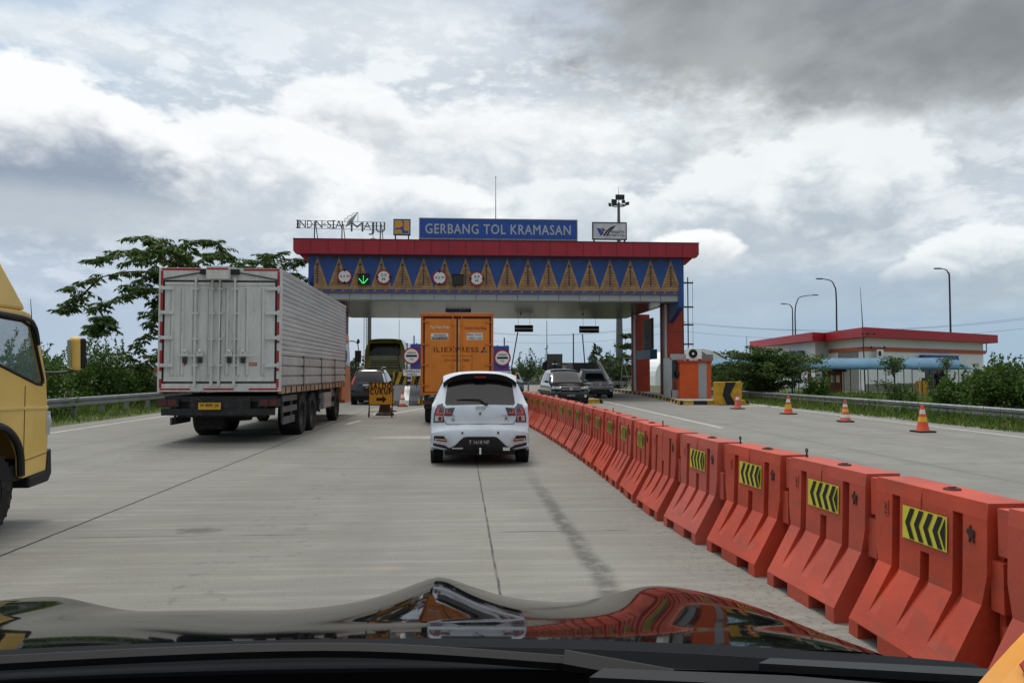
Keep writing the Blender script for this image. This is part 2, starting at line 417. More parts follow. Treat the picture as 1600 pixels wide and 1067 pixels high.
mat('box_edge', (206, 116, 40), 0.5, var=0.1, dirt=0.3)
mat('frame_maroon', (92, 34, 30), 0.6, var=0.15)
mat('cab_yellow', (230, 194, 100), 0.35, var=0.05, coat=0.4, dirt=0.10, scale=1.5)
mat('cab_orange', (200, 118, 56), 0.4, var=0.08, dirt=0.3)
mat('skin', (132, 84, 62), 0.6, var=0.06)
mat('grey_silver', (150, 153, 156), 0.35, 0.1, var=0.05, coat=0.5)
mat('flag_white', (232, 232, 236), 0.8, var=0.03)
mat('cream', (210, 200, 182), 0.7, var=0.06)
mat('timber_brown', (120, 72, 46), 0.8, var=0.15)
mat('roof_tile', (140, 92, 76), 0.8, var=0.15)
glassmat('tint', (22, 25, 29), 0.06)
glassmat('windscreen', (26, 30, 36), 0.07)
glassmat('cab_glass', (120, 150, 150), 0.03, 0.22)
glassmat('pane_dark', (22, 32, 40), 0.1)
emis('led_green', (60, 235, 110), 1.6)
leafmat('leaf_feather', (54, 80, 36), (82, 112, 50), (126, 148, 78))
leafmat('leaf_bush', (50, 80, 32), (80, 112, 46), (128, 152, 72))
leafmat('leaf_tier', (50, 76, 38), (78, 106, 50), (128, 142, 78))
leafmat('leaf_far', (58, 76, 50), (74, 92, 58), (96, 112, 70))
leafmat('grass_blade', (70, 98, 38), (100, 126, 52), (142, 146, 82))
# ------------------------------------------------------------------ ground and road
def road_material():
    m = bpy.data.materials.new('concrete_road'); m.use_nodes = True; N = NT(m.node_tree); b = N.n['Principled BSDF']
    g = N.new('ShaderNodeNewGeometry'); P = g.outputs['Position']; sp = N.new('ShaderNodeSeparateXYZ'); N.l.new(P, sp.inputs[0]); X, Y, Z = sp.outputs
    def sc(v):
        n = N.new('ShaderNodeVectorMath', operation='MULTIPLY'); N.l.new(P, n.inputs[0]); n.inputs[1].default_value = v; return n.outputs[0]
    big = N.noise(P, 0.22, 5, 0.6); med = N.noise(P, 1.3, 6, 0.65, 0.4); fine = N.noise(P, 38, 3, 0.7)
    brush = N.noise(sc((0.35, 5.0, 1)), 1.6, 5, 0.65); brush2 = N.noise(sc((0.8, 16.0, 1)), 2.0, 4, 0.7)
    lane = N.noise(sc((1.1, 0.05, 1)), 1.0, 4, 0.55)
    c = N.mix(N.ss(big, 0.35, 0.65), lin((121, 121, 117)), lin((138, 138, 133)))
    c = N.mix(N.math('MULTIPLY', N.ss(med, 0.35, 0.7), 0.6), c, lin((124, 122, 115)))
    c = N.mix(N.math('MULTIPLY', N.ss(brush, 0.42, 0.68), 0.26), c, lin((182, 180, 170)))
    c = N.mix(N.math('MULTIPLY', N.ss(brush2, 0.48, 0.70), 0.28), c, lin((112, 110, 104)))
    c = N.mix(N.math('MULTIPLY', N.ss(lane, 0.45, 0.65), 0.3), c, lin((124, 123, 118)))
    c = N.mix(N.math('MULTIPLY', N.ss(fine, 0.35, 0.7), 0.25), c, lin((112, 110, 104)))
    # the exit side is older and greyer
    right = N.ss(X, 2.6, 3.2); rc = N.mix(N.ss(med, 0.3, 0.7), lin((128, 127, 122)), lin((146, 145, 139)))
    rc = N.mix(N.math('MULTIPLY', N.ss(lane, 0.4, 0.62), 0.4), rc, lin((116, 115, 112)))
    rc = N.mix(N.math('MULTIPLY', N.ss(fine, 0.35, 0.7), 0.25), rc, lin((98, 97, 93)))
    c = N.mix(N.math('MULTIPLY', right, 0.85), c, rc)
    wig = N.math('MULTIPLY', N.math('SUBTRACT', N.noise(P, 2.2, 4), 0.5), 0.07)
    def line(v, x0, w, soft):
        return N.ss(N.math('ABSOLUTE', N.math('ADD', N.math('SUBTRACT', v, x0), N.math('MULTIPLY', wig, 0.4))), w + soft, w)
    brk = N.ss(N.noise(P, 1.1, 3), 0.30, 0.46)
    jt = line(X, -3.76, 0.008, 0.012)
    for x0 in (0.27, -7.8, 7.6): jt = N.math('MAXIMUM', jt, N.math('MULTIPLY', line(X, x0, 0.004, 0.010), brk if x0 > 1 else N.ss(N.noise(P, 3.0, 4), 0.3, 0.6, 0.35, 0.8)))
    yy = N.math('ABSOLUTE', N.math('SUBTRACT', N.math('FRACT', N.math('ADD', N.math('DIVIDE', N.math('SUBTRACT', Y, 7.3), 4.9), 0.5)), 0.5))
    tr = N.ss(N.math('ADD', yy, N.math('MULTIPLY', wig, 0.05)), 0.0042, 0.0018)
    tr = N.math('MULTIPLY', tr, N.math('MULTIPLY', N.ss(N.noise(P, 0.8, 3), 0.42, 0.58), 0.65))
    jt = N.math('MAXIMUM', jt, tr)
    c = N.mix(jt, c, lin((38, 37, 35)))
    # a dark tarry trail along the right of the lane and a smudge
    wig2 = N.math('MULTIPLY', N.math('SUBTRACT', N.noise(P, 1.1, 5), 0.5), 0.20)
    tl = N.ss(N.math('ABSOLUTE', N.math('ADD', N.math('SUBTRACT', X, 1.03), wig2)), 0.13, 0.02)
    tl = N.math('MULTIPLY', tl, N.math('MULTIPLY', N.ss(Y, 13.5, 7.5), N.ss(N.noise(P, 7.0, 5), 0.25, 0.55)))
    c = N.mix(N.math('MULTIPLY', tl, 0.7), c, lin((70, 69, 66)))
    def spot(x, y, rx, ry, k, colr):
        a = N.math('DIVIDE', N.math('SUBTRACT', X, x), rx); d = N.math('DIVIDE', N.math('SUBTRACT', Y, y), ry)
        r = N.math('SQRT', N.math('ADD', N.math('MULTIPLY', a, a), N.math('MULTIPLY', d, d)))
        r = N.math('ADD', r, N.math('MULTIPLY', N.math('SUBTRACT', N.noise(P, 9.0, 5), 0.5), 1.6))
        return N.math('MULTIPLY', N.ss(r, 1.1, 0.4), k), lin(colr)
    for a in ((-2.5, 7.55, 0.24, 0.16, 0.75, (78, 77, 74)), (-0.55, 6.0, 0.16, 0.10, 0.22, (170, 140, 110)), (0.9, 16.5, 2.2, 1.6, 0.25, (96, 95, 92)), (-5.2, 18, 1.6, 5, 0.35, (92, 91, 88)), (-0.2, 27, 1.3, 9, 0.35, (92, 91, 88)), (-5.0, 36, 1.3, 12, 0.4, (86, 85, 82)), (8.6, 46, 2.0, 12, 0.55, (88, 87, 84)), (5.6, 9.5, 1.2, 0.3, 0.4, (100, 99, 95)), (-0.8, 18.0, 1.5, 0.5, 0.35, (205, 200, 186))):
        k, cc = spot(*a); c = N.mix(k, c, cc)
    # oil drips down the lane centres, tyre polish beside them
    for xc in (-1.75, -5.8, 5.0):
        dr = N.math('MULTIPLY', N.ss(N.math('ABSOLUTE', N.math('SUBTRACT', X, xc)), 0.75, 0.1), N.ss(N.noise(P, 5.5, 3, 0.5), 0.60, 0.66))
        c = N.mix(N.math('MULTIPLY', dr, 0.35), c, lin((84, 82, 78)))
    for xc in (-2.55, -0.95, -6.6, -5.0):
        tp = N.math('MULTIPLY', N.ss(N.math('ABSOLUTE', N.math('SUBTRACT', X, xc)), 0.42, 0.1), N.ss(med, 0.3, 0.6))
        c = N.mix(N.math('MULTIPLY', tp, 0.22), c, lin((112, 110, 104)))
    speck = N.noise(P, 90, 2, 0.5); c = N.mix(N.math('MULTIPLY', N.ss(speck, 0.60, 0.72), 0.35), c, lin((92, 90, 86))); c = N.mix(N.math('MULTIPLY', N.ss(speck, 0.40, 0.30), 0.3), c, lin((196, 192, 180)))
    # drifted pebbles and dirt by the foot of the barriers
    sd = N.math('MULTIPLY', N.math('MULTIPLY', N.ss(X, 1.3, 2.1), N.ss(X, 2.8, 2.3)), N.ss(N.noise(P, 16, 3, 0.6), 0.56, 0.62))
    c = N.mix(N.math('MULTIPLY', sd, 0.55), c, lin((104, 92, 76)))
    N.l.new(c, b.inputs['Base Color']); b.inputs['Roughness'].default_value = 0.82; b.inputs['Specular IOR Level'].default_value = 0.3
    bp = N.new('ShaderNodeBump'); bp.inputs['Strength'].default_value = 0.25; bp.inputs['Distance'].default_value = 0.01
    N.l.new(N.math('ADD', N.math('MULTIPLY', fine, 0.6), brush2), bp.inputs['Height']); N.l.new(bp.outputs[0], b.inputs['Normal'])
    MATS['road'] = m
road_material()
def ground_material():
    m = bpy.data.materials.new('verge_soil'); m.use_nodes = True; N = NT(m.node_tree); b = N.n['Principled BSDF']
    g = N.new('ShaderNodeNewGeometry'); P = g.outputs['Position']
    c = N.mix(N.ss(N.noise(P, 0.6, 7, 0.65), 0.35, 0.65), lin((58, 72, 34)), lin((88, 98, 50)))
    c = N.mix(N.math('MULTIPLY', N.ss(N.noise(P, 4.0, 5), 0.5, 0.7), 0.5), c, lin((104, 94, 68)))
    N.l.new(c, b.inputs['Base Color']); b.inputs['Roughness'].default_value = 0.95
    MATS['soil'] = m
ground_material()
m_ = mat('line_white', (192, 191, 184), 0.75, var=0.14, scale=4, dirt=0.6)

g = MB(); S_ = 3000
g.add([(-S_, -200, -0.02), (S_, -200, -0.02), (S_, S_, -0.02), (-S_, S_, -0.02)], [(0, 1, 2, 3)])
tag(g.build('ground', 'soil'), kind='structure')
g = MB(); xs = [-11.2, -6, -2, 2, 6, 10, 14.6]; ys = [-30 + 10 * i for i in range(44)]
vs = [(x, y, 0.0) for y in ys for x in xs]; nx = len(xs)
g.add(vs, [(j * nx + i, j * nx + i + 1, (j + 1) * nx + i + 1, (j + 1) * nx + i) for j in range(len(ys) - 1) for i in range(nx - 1)])
tag(g.build('road', 'road'), kind='structure')
g = MB()
def strip(pts, w, mi=0, z=0.004):
    for a, b in zip(pts[:-1], pts[1:]):
        a, b = Vector((a[0], a[1], z)), Vector((b[0], b[1], z)); t = (b - a).normalized(); n = Vector((t.y, -t.x, 0)) * w / 2
        g.add([a - n, a + n, b + n, b - n], [(0, 1, 2, 3)], mi)
strip([(-10.1, 5), (-10.15, 26), (-10.3, 60), (-10.3, 200)], 0.12)
strip([(12.95, 6), (13.0, 17.6), (13.4, 30), (13.9, 38)], 0.13)
strip([(7.05, 20.4), (7.25, 30), (7.45, 40)], 0.13)
strip([(-3.3, 22.5), (-3.12, 24.3)], 0.16)
strip([(-2.75, 27), (-1.2, 34.2)], 0.13); strip([(-3.05, 27.5), (-3.3, 35)], 0.12)
strip([(12.2, 33.6), (15.0, 32.8)], 0.5); strip([(6.9, 41), (7.3, 60)], 0.13)
tag(g.build('road_marking', 'line_white'), kind='structure')

# ------------------------------------------------------------------ traffic islands with painted kerbs
def island(name, label, poly, h=0.19, seg=0.65):
    c = Vector((sum(p[0] for p in poly) / len(poly), sum(p[1] for p in poly) / len(poly), 0))
    root = thing(name, label, 'traffic island', c)
    pts = [Vector((p[0] - c.x, p[1] - c.y)) for p in poly]
    k = MB(); t = MB(); k_i = 0
    for a, b in zip(pts, pts[1:] + pts[:1]):
        L = (b - a).length; n = max(1, round(L / seg)); d = (b - a) / n; nn = Vector((d.y, -d.x)).normalized() * 0.16
        for i in range(n):
            p, q = a + d * i, a + d * (i + 1)
            vs = [(p.x, p.y, 0), (q.x, q.y, 0), (q.x - nn.x * .3, q.y - nn.y * .3, h), (p.x - nn.x * .3, p.y - nn.y * .3, h), (p.x - nn.x, p.y - nn.y, 0), (q.x - nn.x, q.y - nn.y, 0), (q.x - nn.x, q.y - nn.y, h), (p.x - nn.x, p.y - nn.y, h)]
            k.add(vs, [(0, 1, 2, 3), (3, 2, 6, 7), (4, 7, 6, 5), (0, 3, 7, 4), (1, 5, 6, 2)], k_i % 2); k_i += 1
    t.add([(p.x, p.y, h - 0.01) for p in pts], [tuple(range(len(pts)))])
    k.build('kerb', ['kerb_yellow', 'kerb_black'], root); t.build('paving', 'concrete_grey', root)
    return root
island('traffic_island', 'long paved island with yellow and black kerb under the orange columns', [(10.1, 35.0), (13.4, 35.0), (14.2, 40), (14.4, 62), (12.0, 62), (11.9, 50), (11.2, 42)])
island('traffic_island', 'narrow island with yellow kerb end beside the black minivan', [(6.15, 37), (6.9, 37), (7.0, 60), (6.0, 60)])
island('traffic_island', 'paved island behind the striped bullnose left of the orange box truck', [(-3.1, 36.2), (-1.75, 36.2), (-1.7, 58), (-3.2, 58)])
island('traffic_island', 'paved island at the far end of the red water barriers', [(1.55, 36.2), (2.85, 36.2), (2.9, 58), (1.5, 58)])
island('traffic_island', 'paved island hidden behind the white box truck under the gate end', [(-10.0, 40), (-7.3, 40), (-7.3, 60), (-10.0, 60)])

# ------------------------------------------------------------------ toll gate
GY = 42.0; GD = 15.6
root = thing('toll_gate', 'wide toll gate with red roof edge and blue songket patterned front', 'toll gate', (1.9, GY, 0))
O = Vector((1.9, GY, 0))
def gl(v): return (v[0] - O.x, v[1] - O.y, v[2])
xl, xr = at(458, 385, GY).x - O.x, at(1092, 390, GY).x - O.x
zt = at(775, 377, GY).z; zb_ = at(775, 399, GY).z
bl, br = at(480, 430, GY).x - O.x, at(1071, 430, GY).x - O.x
z_bb = at(775, 458, GY).z; z_so = at(775, 468, GY).z
m = MB()
m.prism([(xl, zt), (xr, zt), (xr, zb_ + .22), (xr - .62, zb_ - .35), (xl + .62, zb_ - .35), (xl, zb_ + .22)], 'y', 0.45, GD)
m.prism([(xl, zt), (xr, zt), (xr, zb_ + .16), (xr - .12, zb_ + .0), (xl + .12, zb_ + .0), (xl, zb_ + .16)], 'y', 0.0, 0.45)
for i in range(1, 24):
    x = xl + (xr - xl) * i / 24; m.bb((x - .012, -0.012, zb_ + .06), (x + .012, 0.0, zt - .01), 1)
m.bb((xl - .02, -0.02, zt - 0.001), (xr + .02, GD, zt + 0.05), 1)
m.build('roof_fascia', ['fascia_red', mat('fascia_seam', (96, 22, 34), 0.6)], root)
# front panel: blue ground with stepped golden triangles
m = MB(); yf = 0.42
m.bb((bl, yf, z_bb), (br, 1.6, zb_ + .1), 0)
n_t = 18; a0, a1 = at(494, 400, GY).x - O.x, at(1051, 400, GY).x - O.x; pit = (a1 - a0) / (n_t - 1)
zt0, zt1 = z_bb + 0.30, zb_ - 0.12; H_ = zt1 - zt0
def tri_half(z): return pit * 0.495 * (1 - (z - zt0) / H_)
y1, y2, y3 = yf - 0.006, yf - 0.012, yf - 0.02
def flat(pts, y, mi, th=0.005): m.prism(pts, 'y', y, y + th, mi)
for k in range(n_t):
    x = a0 + pit * k; hw = pit * 0.495
    flat([(x - hw, zt0), (x + hw, zt0), (x, zt1)], y1, 1)
    flat([(x - hw * .78, zt0 + .06), (x + hw * .78, zt0 + .06), (x, zt1 - .38)], y2, 2)
    nb = 8
    for j in range(nb):
        z0 = zt0 + 0.05 + j * (H_ * 0.70) / nb; z1 = z0 + H_ * 0.70 / nb * (0.42 if j else 0.62)
        w0 = max(0.02, tri_half(z0) - .09); w1 = max(0.015, tri_half(z1) - .09)
        if j in (2, 4, 6): flat([(x - w0, z0), (x - .05, z0), (x - .05, z1), (x - w1, z1)], y3, 1); flat([(x + .05, z0), (x + w0, z0), (x + w1, z1), (x + .05, z1)], y3, 1)
        else: flat([(x - w0, z0), (x + w0, z0), (x + w1, z1), (x - w1, z1)], y3, 1)
    flat([(x - .045, zt0 + .2), (x + .045, zt0 + .2), (x + .02, zt1 - .5), (x - .02, zt1 - .5)], y3 - .004, 3)
    flat([(x - .10, zt1 - .46), (x + .10, zt1 - .46), (x, zt1 - .28)], y3 - .004, 3)
    # scallops and small stars between
    xc = x + pit / 2
    if k < n_t - 1:
        arc = [(xc - pit * .42 + pit * .84 * i / 10, zb_ - .10 - .17 * abs(math.cos(math.pi * i / 10)) * 1.0 + .03) for i in range(11)]
        flat(arc + [(xc + pit * .46, zb_ - .04), (xc - pit * .46, zb_ - .04)], y1, 3)
        for sx in (-.09, .09, 0): flat([(xc + sx - .03, zt1 - .30), (xc + sx, zt1 - .34), (xc + sx + .03, zt1 - .30), (xc + sx, zt1 - .26)], y1, 4)
# border at the foot
flat([(a0 - pit * .5, zt0 - .09), (a1 + pit * .5, zt0 - .09), (a1 + pit * .5, zt0 - .01), (a0 - pit * .5, zt0 - .01)], y1, 1)
flat([(a0 - pit * .5, z_bb + .03), (a1 + pit * .5, z_bb + .03), (a1 + pit * .5, z_bb + .08), (a0 - pit * .5, z_bb + .08)], y1, 2)
for k in range(n_t * 2):
    x = a0 - pit * .5 + pit * .5 * (k + .5)
    flat([(x - .15, z_bb + .1), (x, z_bb + .2), (x - .0, z_bb + .1)], y1, 1); flat([(x + .04, z_bb + .2), (x + .12, z_bb + .11), (x + .2, z_bb + .2)], y1, 2)
m.build('songket_panel', ['fascia_blue', 'songket_gold', 'songket_brown', mat('songket_dim', (74, 64, 74), 0.6, var=0.2), mat('songket_star', (96, 78, 128), 0.6)], root)
# grey panel strip
m = MB(); m.bb((bl + .3, 0.50, z_so), (br - .25, 1.5, z_bb - .003), 0)
for i in range(1, 18):
    x = a0 + pit * (i - 1) + pit * .5; m.bb((x - .012, 0.488, z_so + .01), (x + .012, 0.5, z_bb - .01), 1)
m.build('trim_strip', ['panel_grey', mat('seam_dark', (50, 54, 56), 0.7)], root)
# ceiling of narrow metal strips
def soffit_material():
    mm = bpy.data.materials.new('soffit_metal'); mm.use_nodes = True; N = NT(mm.node_tree); b = N.n['Principled BSDF']
    g_ = N.new('ShaderNodeNewGeometry'); sp = N.new('ShaderNodeSeparateXYZ'); N.l.new(g_.outputs['Position'], sp.inputs[0])
    fy = N.math('ABSOLUTE', N.math('SUBTRACT', N.math('FRACT', N.math('DIVIDE', sp.outputs[1], 0.65)), 0.5))
    fx = N.math('ABSOLUTE', N.math('SUBTRACT', N.math('FRACT', N.math('DIVIDE', sp.outputs[0], 1.9)), 0.5))
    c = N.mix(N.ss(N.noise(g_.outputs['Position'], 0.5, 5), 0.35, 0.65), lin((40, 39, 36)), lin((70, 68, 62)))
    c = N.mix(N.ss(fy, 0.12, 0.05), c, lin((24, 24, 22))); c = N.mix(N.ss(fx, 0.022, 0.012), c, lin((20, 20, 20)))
    N.l.new(c, b.inputs['Base Color']); b.inputs['Roughness'].default_value = 0.26; b.inputs['Metallic'].default_value = 0.6
    bp = N.new('ShaderNodeBump'); bp.inputs['Strength'].default_value = 0.5; bp.inputs['Distance'].default_value = 0.02
    N.l.new(N.ss(fy, 0.02, 0.10), bp.inputs['Height']); N.l.new(bp.outputs[0], b.inputs['Normal'])
    MATS['soffit'] = mm
soffit_material()
m = MB(); m.bb((bl + .2, 1.0, z_so + .06), (br - .4, GD, z_so + .2)); m.bb((bl + .1, 1.0, z_so + .2), (br - .1, GD - .05, zb_ - .2))
m.build('ceiling', 'soffit', root)
# blue side walls with the haunch running down on the columns
for sx, name in ((br, 1), (bl, -1)):
    m = MB(); x0, x1 = (sx - .28, sx + .02) if name > 0 else (sx - .02, sx + .28)
    m.prism([(0.40, zb_ - .05), (0.40, z_so - .35), (2.5, z_so - 1.05), (3.2, z_so - 1.05), (4.6, z_so + .1), (GD, z_so + .1), (GD, zb_ - .05)], 'x', x0, x1)
    m.build('side_beam', 'fascia_blue', root)
# columns on both sides: orange shafts with pale reveals
def column(x, y, w=0.9, dpt=1.7):
    c = MB(); top = z_so + .03
    c.bb((x - w / 2, y, .18), (x + w / 2, y + dpt, top), 0)
    c.bb((x - w / 2 - .10, y + .20, .18), (x - w / 2 + .002, y + .42, top), 1)
    c.bb((x - w / 2 - .03, y + dpt - .35, .18), (x - w / 2 - .001, y + dpt - .02, top), 2)
    for z in (1.35, 2.6, 3.9): c.bb((x - w / 2 - .004, y - .004, z), (x + w / 2 + .004, y + .01, z + .02), 2)
    c.build('column', ['column_orange', 'wall_white', 'frame_maroon'], root)
for dx in ((10.75), (-10.2)):
    column(dx, 2.6); column(dx, 10.6)
lv = MB()
lv.bb((10.32, 6.4, 3.0), (10.42, 8.9, 5.0), 1)
for i in range(16): lv.box((10.28, 7.65, 3.1 + i * .12), (.10, 2.3, .02), 0, ('Y', R(35)))
lv.build('louvre', ['panel_grey', 'seam_dark'], root)
bs = MB(); bs.bb((9.9, 5.3, 2.35), (10.35, 9.0, 2.95)); bs.build('awning_box', mat('teal_box', (40, 96, 128), 0.5), root)
sg = MB(); sg.bb((11.15, 2.6, .18), (11.18, 4.0, 1.4)); sg.build('guard_panel', 'column_orange', root)
# hinge plate and pipe
for x in (-2.5, 2.2, 6.5):
    c = MB(); c.tube([(x, 1.5 + 9, z_so + .05), (x, 1.5 + 9, z_so - .05)], .05); c.build('lamp_mount', 'steel_dark', root)

# ladder mast beside the gate
t = thing('ladder', 'dark steel ladder standing beside the right end of the gate', 'ladder', (13.6, 46.6, 0.0))
c = MB(); 
for x in (-.28, .12, .42): c.tube([(x, 0, 0.18), (x, 0, 6.0 if x < .3 else 7.4)], .035, 6)
for i in range(17): c.tube([(-.28, 0, .6 + i * .32), (.12, 0, .6 + i * .32)], .018, 5)
c.build('rail', 'steel_dark', t)
c = MB()
for z in (3.2, 4.4, 5.5, 7.0): c.bb((-.3, -.04, z), (.75, .04, z + .09)); 
c.tube([(.72, 0, .2), (.72, 0, 7.2)], .012, 5)
c.build('bracket', 'steel_dark', t)

# ------------------------------------------------------------------ signs on the roof
def signboard(name, label, px0, py0, px1, py1, Y, boardmat, framemat, legs=2, fw=0.05, th=0.14, cat='sign', legx=None):
    a, b = at(px0, py1, Y), at(px1, py0, Y); w, h = b.x - a.x, b.z - a.z; cx = (a.x + b.x) / 2
    t = thing(name, label, cat, (cx, Y, zt + .05))
    z0 = a.z - zt - .05
    c = MB(); c.bb((-w / 2, 0, z0), (w / 2, th, z0 + h)); c.build('board', boardmat, t)
    c = MB()
    for (p, q) in (((-w / 2 - fw, -.02, z0 - fw), (w / 2 + fw, th + .01, z0)), ((-w / 2 - fw, -.02, z0 + h), (w / 2 + fw, th + .01, z0 + h + fw)), ((-w / 2 - fw, -.02, z0), (-w / 2, th + .01, z0 + h)), ((w / 2, -.02, z0), (w / 2 + fw, th + .01, z0 + h))): c.bb(p, q)
    c.build('frame', framemat, t)
    for i in range(legs):
        x = -w / 2 + .06 + (w - .12) * i / (legs - 1)
        c = MB(); c.bb((x - .035, .03, 0), (x + .035, .10, z0 - fw)); c.bb((x - .1, -.02, 0), (x + .1, .16, .03)); c.tube([(x, .1, z0), (x, .7, 0)], .022, 5); c.build('leg', 'steel_dark', t)
    return t, w, h, z0
t, w, h, z0 = signboard('name_sign', 'long blue sign reading GERBANG TOL KRAMASAN on the gate roof', 656, 345, 901, 372, GY + .6, 'sign_blue', 'galvanised', legs=7)
c = MB(); c.text('GERBANG TOL KRAMASAN', (-.02, -.012, z0 + h * .49), w=w * .925, h=h * .50, bold=0.04); c.build('lettering', mat('letter_silver', (176, 184, 196), 0.45, var=0.05), t)
t, w, h, z0 = signboard('emblem_sign', 'square yellow and blue emblem sign on the gate roof', 616, 344, 640, 366, GY + .6, mat('emblem_white', (190, 190, 176), .5), 'steel_dark')
c = MB(); k = .43; s_ = w
def P2(x, z): return (x * w, z0 + h / 2 + z * h)
def poly(mb, pts, y, mi, th=0.004): mb.prism([P2(*p) for p in pts], 'y', y, y + th, mi)
poly(c, [(-k, -k), (k, -k), (k, k), (-k, k)], -.008, 0)
def arcp(cx, cz, r, a0_, a1_, n=12): return [(cx + r * math.cos(R(a0_ + (a1_ - a0_) * i / n)), cz + r * math.sin(R(a0_ + (a1_ - a0_) * i / n))) for i in range(n + 1)]
poly(c, [(-k, -.04), (-k, k)] + [(-.14, k)] + arcp(-.16, .20, .23, 85, -75) + [(-.16, -.06)], -.014, 1)
poly(c, [(.14, k), (k, k), (k, -.18)] + arcp(.29, -.10, .17, -20, -170) + [(.12, -.05)], -.014, 1)
poly(c, [(-k, -k), (.02, -k)] + arcp(-.18, -.36, .20, -10, 110) + [(-k, -.22)], -.014, 1)
c.build('emblem', ['sign_blue', 'sign_yellow'], t)
t, w, h, z0 = signboard('company_sign', 'white framed sign with blue V and black swoosh reading WASKITA', 927, 349, 978, 373, GY + .6, mat('board_white', (212, 216, 222), .5), 'steel_dark')
c = MB()
poly(c, [(-.40, .16), (-.29, .16), (-.18, -.14), (-.25, -.30), (-.28, -.30)], -.008, 0)
poly(c, [(-.26, .18), (-.16, .14), (-.13, .02), (-.20, -.06)], -.008, 1)
poly(c, [(-.21, -.32), (-.15, -.32), (-.06, -.06), (.06, .18), (.20, .36), (.03, .24), (-.10, .02)], -.008, 2)
poly(c, [(-.12, -.32), (-.07, -.32), (.02, -.04), (.11, .15), (.20, .36), (.06, .16), (-.04, -.06)], -.011, 2)
c.text('WASKITA', (w * .24, -.008, z0 + h * .44), w=w * .42, h=h * .15, bold=.02, mi=2); c.text('SRIWIJAYA TOL', (w * .20, -.008, z0 + h * .22), w=w * .50, h=h * .13, bold=.02, mi=2)
c.build('logo', ['sign_blue', 'ink_red', mat('logo_navy', (22, 30, 44), .5)], t)
# open lettering INDONESIA MAJU
Y = GY + .6; a = at(463, 357, Y); b = at(602, 346, Y); px = 1 / (1200 / 44.4); cx = (a.x + b.x) / 2
t = thing('letter_sign', 'open metal letter sign INDONESIA MAJU on thin legs at the roof end', 'sign', (cx, Y, zt + .05))
def lx(p): return at(p, 357, Y).x - cx
def lz(p): return at(530, p, Y).z - zt - .05
c = MB()
for txt, p0, p1, q0, q1 in (('I', 464, 467, 345, 357), ('N', 468, 478, 345, 357), ('D', 480, 488, 345, 357), ('N', 493, 504, 345, 357), ('S', 511, 518, 345, 357), ('I', 520, 522, 345, 357), ('A', 524, 535, 345, 357)):
    c.text(txt, ((lx(p0) + lx(p1)) / 2, 0, (lz(q0) + lz(q1)) / 2), w=max(lx(p1) - lx(p0), .05), h=lz(q0) - lz(q1), depth=.03)
    if txt == 'I': x = (lx(p0) + lx(p1)) / 2; c.bb((x - .1, -.03, lz(q0) - .03), (x + .1, 0, lz(q0) + .01)); c.bb((x - .1, -.03, lz(q1) - .01), (x + .1, 0, lz(q1) + .03))
c.text('E', ((lx(505) + lx(510)) / 2, 0, lz(351)), w=.13, h=.16, depth=.03)
c.text('O', ((lx(488) + lx(492)) / 2, 0, lz(351)), w=.15, h=.17, depth=.03)
c.build('lettering', mat('letter_dark', (58, 34, 38), .5), t)
c = MB()
for txt, p0, p1, q0, q1 in (('M', 548, 568, 347, 362), ('A', 568, 580, 347, 358), ('J', 576, 585, 347, 367), ('U', 587, 602, 347, 363)):
    c.text(txt, ((lx(p0) + lx(p1)) / 2, 0, (lz(q0) + lz(q1)) / 2), w=lx(p1) - lx(p0), h=lz(q0) - lz(q1), depth=.03)
for i in range(7):
    c.tube([(lx(540 + i * 1.5), -.01, lz(355 - i * .9)), (lx(546 + i * 2.1), -.01, lz(342 - i * 1.7))], .016, 5)
for a_, b_ in (((538.5, 347), (538.5, 342)), ((538.5, 342), (543, 341)), ((543, 341), (543, 338)), ((543, 338), (550, 336.5)), ((550, 336.5), (550, 334)), ((550, 334), (559, 331.5)), ((559, 331.5), (559, 347))): c.tube([(lx(a_[0]), 0, lz(a_[1])), (lx(b_[0]), 0, lz(b_[1]))], .014, 5)
c.build('slanted_emblem', mat('letter_grey', (112, 116, 122), .45, .3), t)
c = MB()
for z in (345, 351, 357): c.tube([(lx(463), .04, lz(z)), (lx(602), .04, lz(z + 1.5))], .013, 5)
for p in (491, 534, 594):
    c.tube([(lx(p), .05, 0), (lx(p + .5), .05, lz(346))], .035, 6); c.tube([(lx(p + 3.5), .5, 0), (lx(p + 2), .05, lz(350))], .025, 6)
c.build('stand', 'steel_dark', t)
# lightning rod
p = at(774.5, 372, GY + 3); q = at(774.5, 278, GY + 3)
c = MB(); c.tube([(0, 0, 0), (0, 0, (q.z - zt) * .6), (0, 0, q.z - zt)], [.03, .022, .012], 6); c.box((0, 0, .06), (.25, .25, .1)); c.sphere((0, 0, q.z - zt), .04, 8)
o = c.build('lightning_rod', 'steel_dark', None, (p.x, GY + 3, zt + .03)); tag(o, 'tall thin lightning rod rising behind the blue name sign', 'lightning rod')
# small beacon dome on the roof edge
p = at(583, 372, GY + .7); c = MB(); c.lathe([(.26, 0), (.26, .05), (.16, .13), (.02, .17)], n=14); c.tube([(0, 0, .15), (0, 0, .55)], .015, 5)
tag(c.build('roof_beacon', 'steel_dark', None, (p.x, GY + .7, zt + .05)), 'low dark dome with a short rod beneath the letter sign', 'beacon')

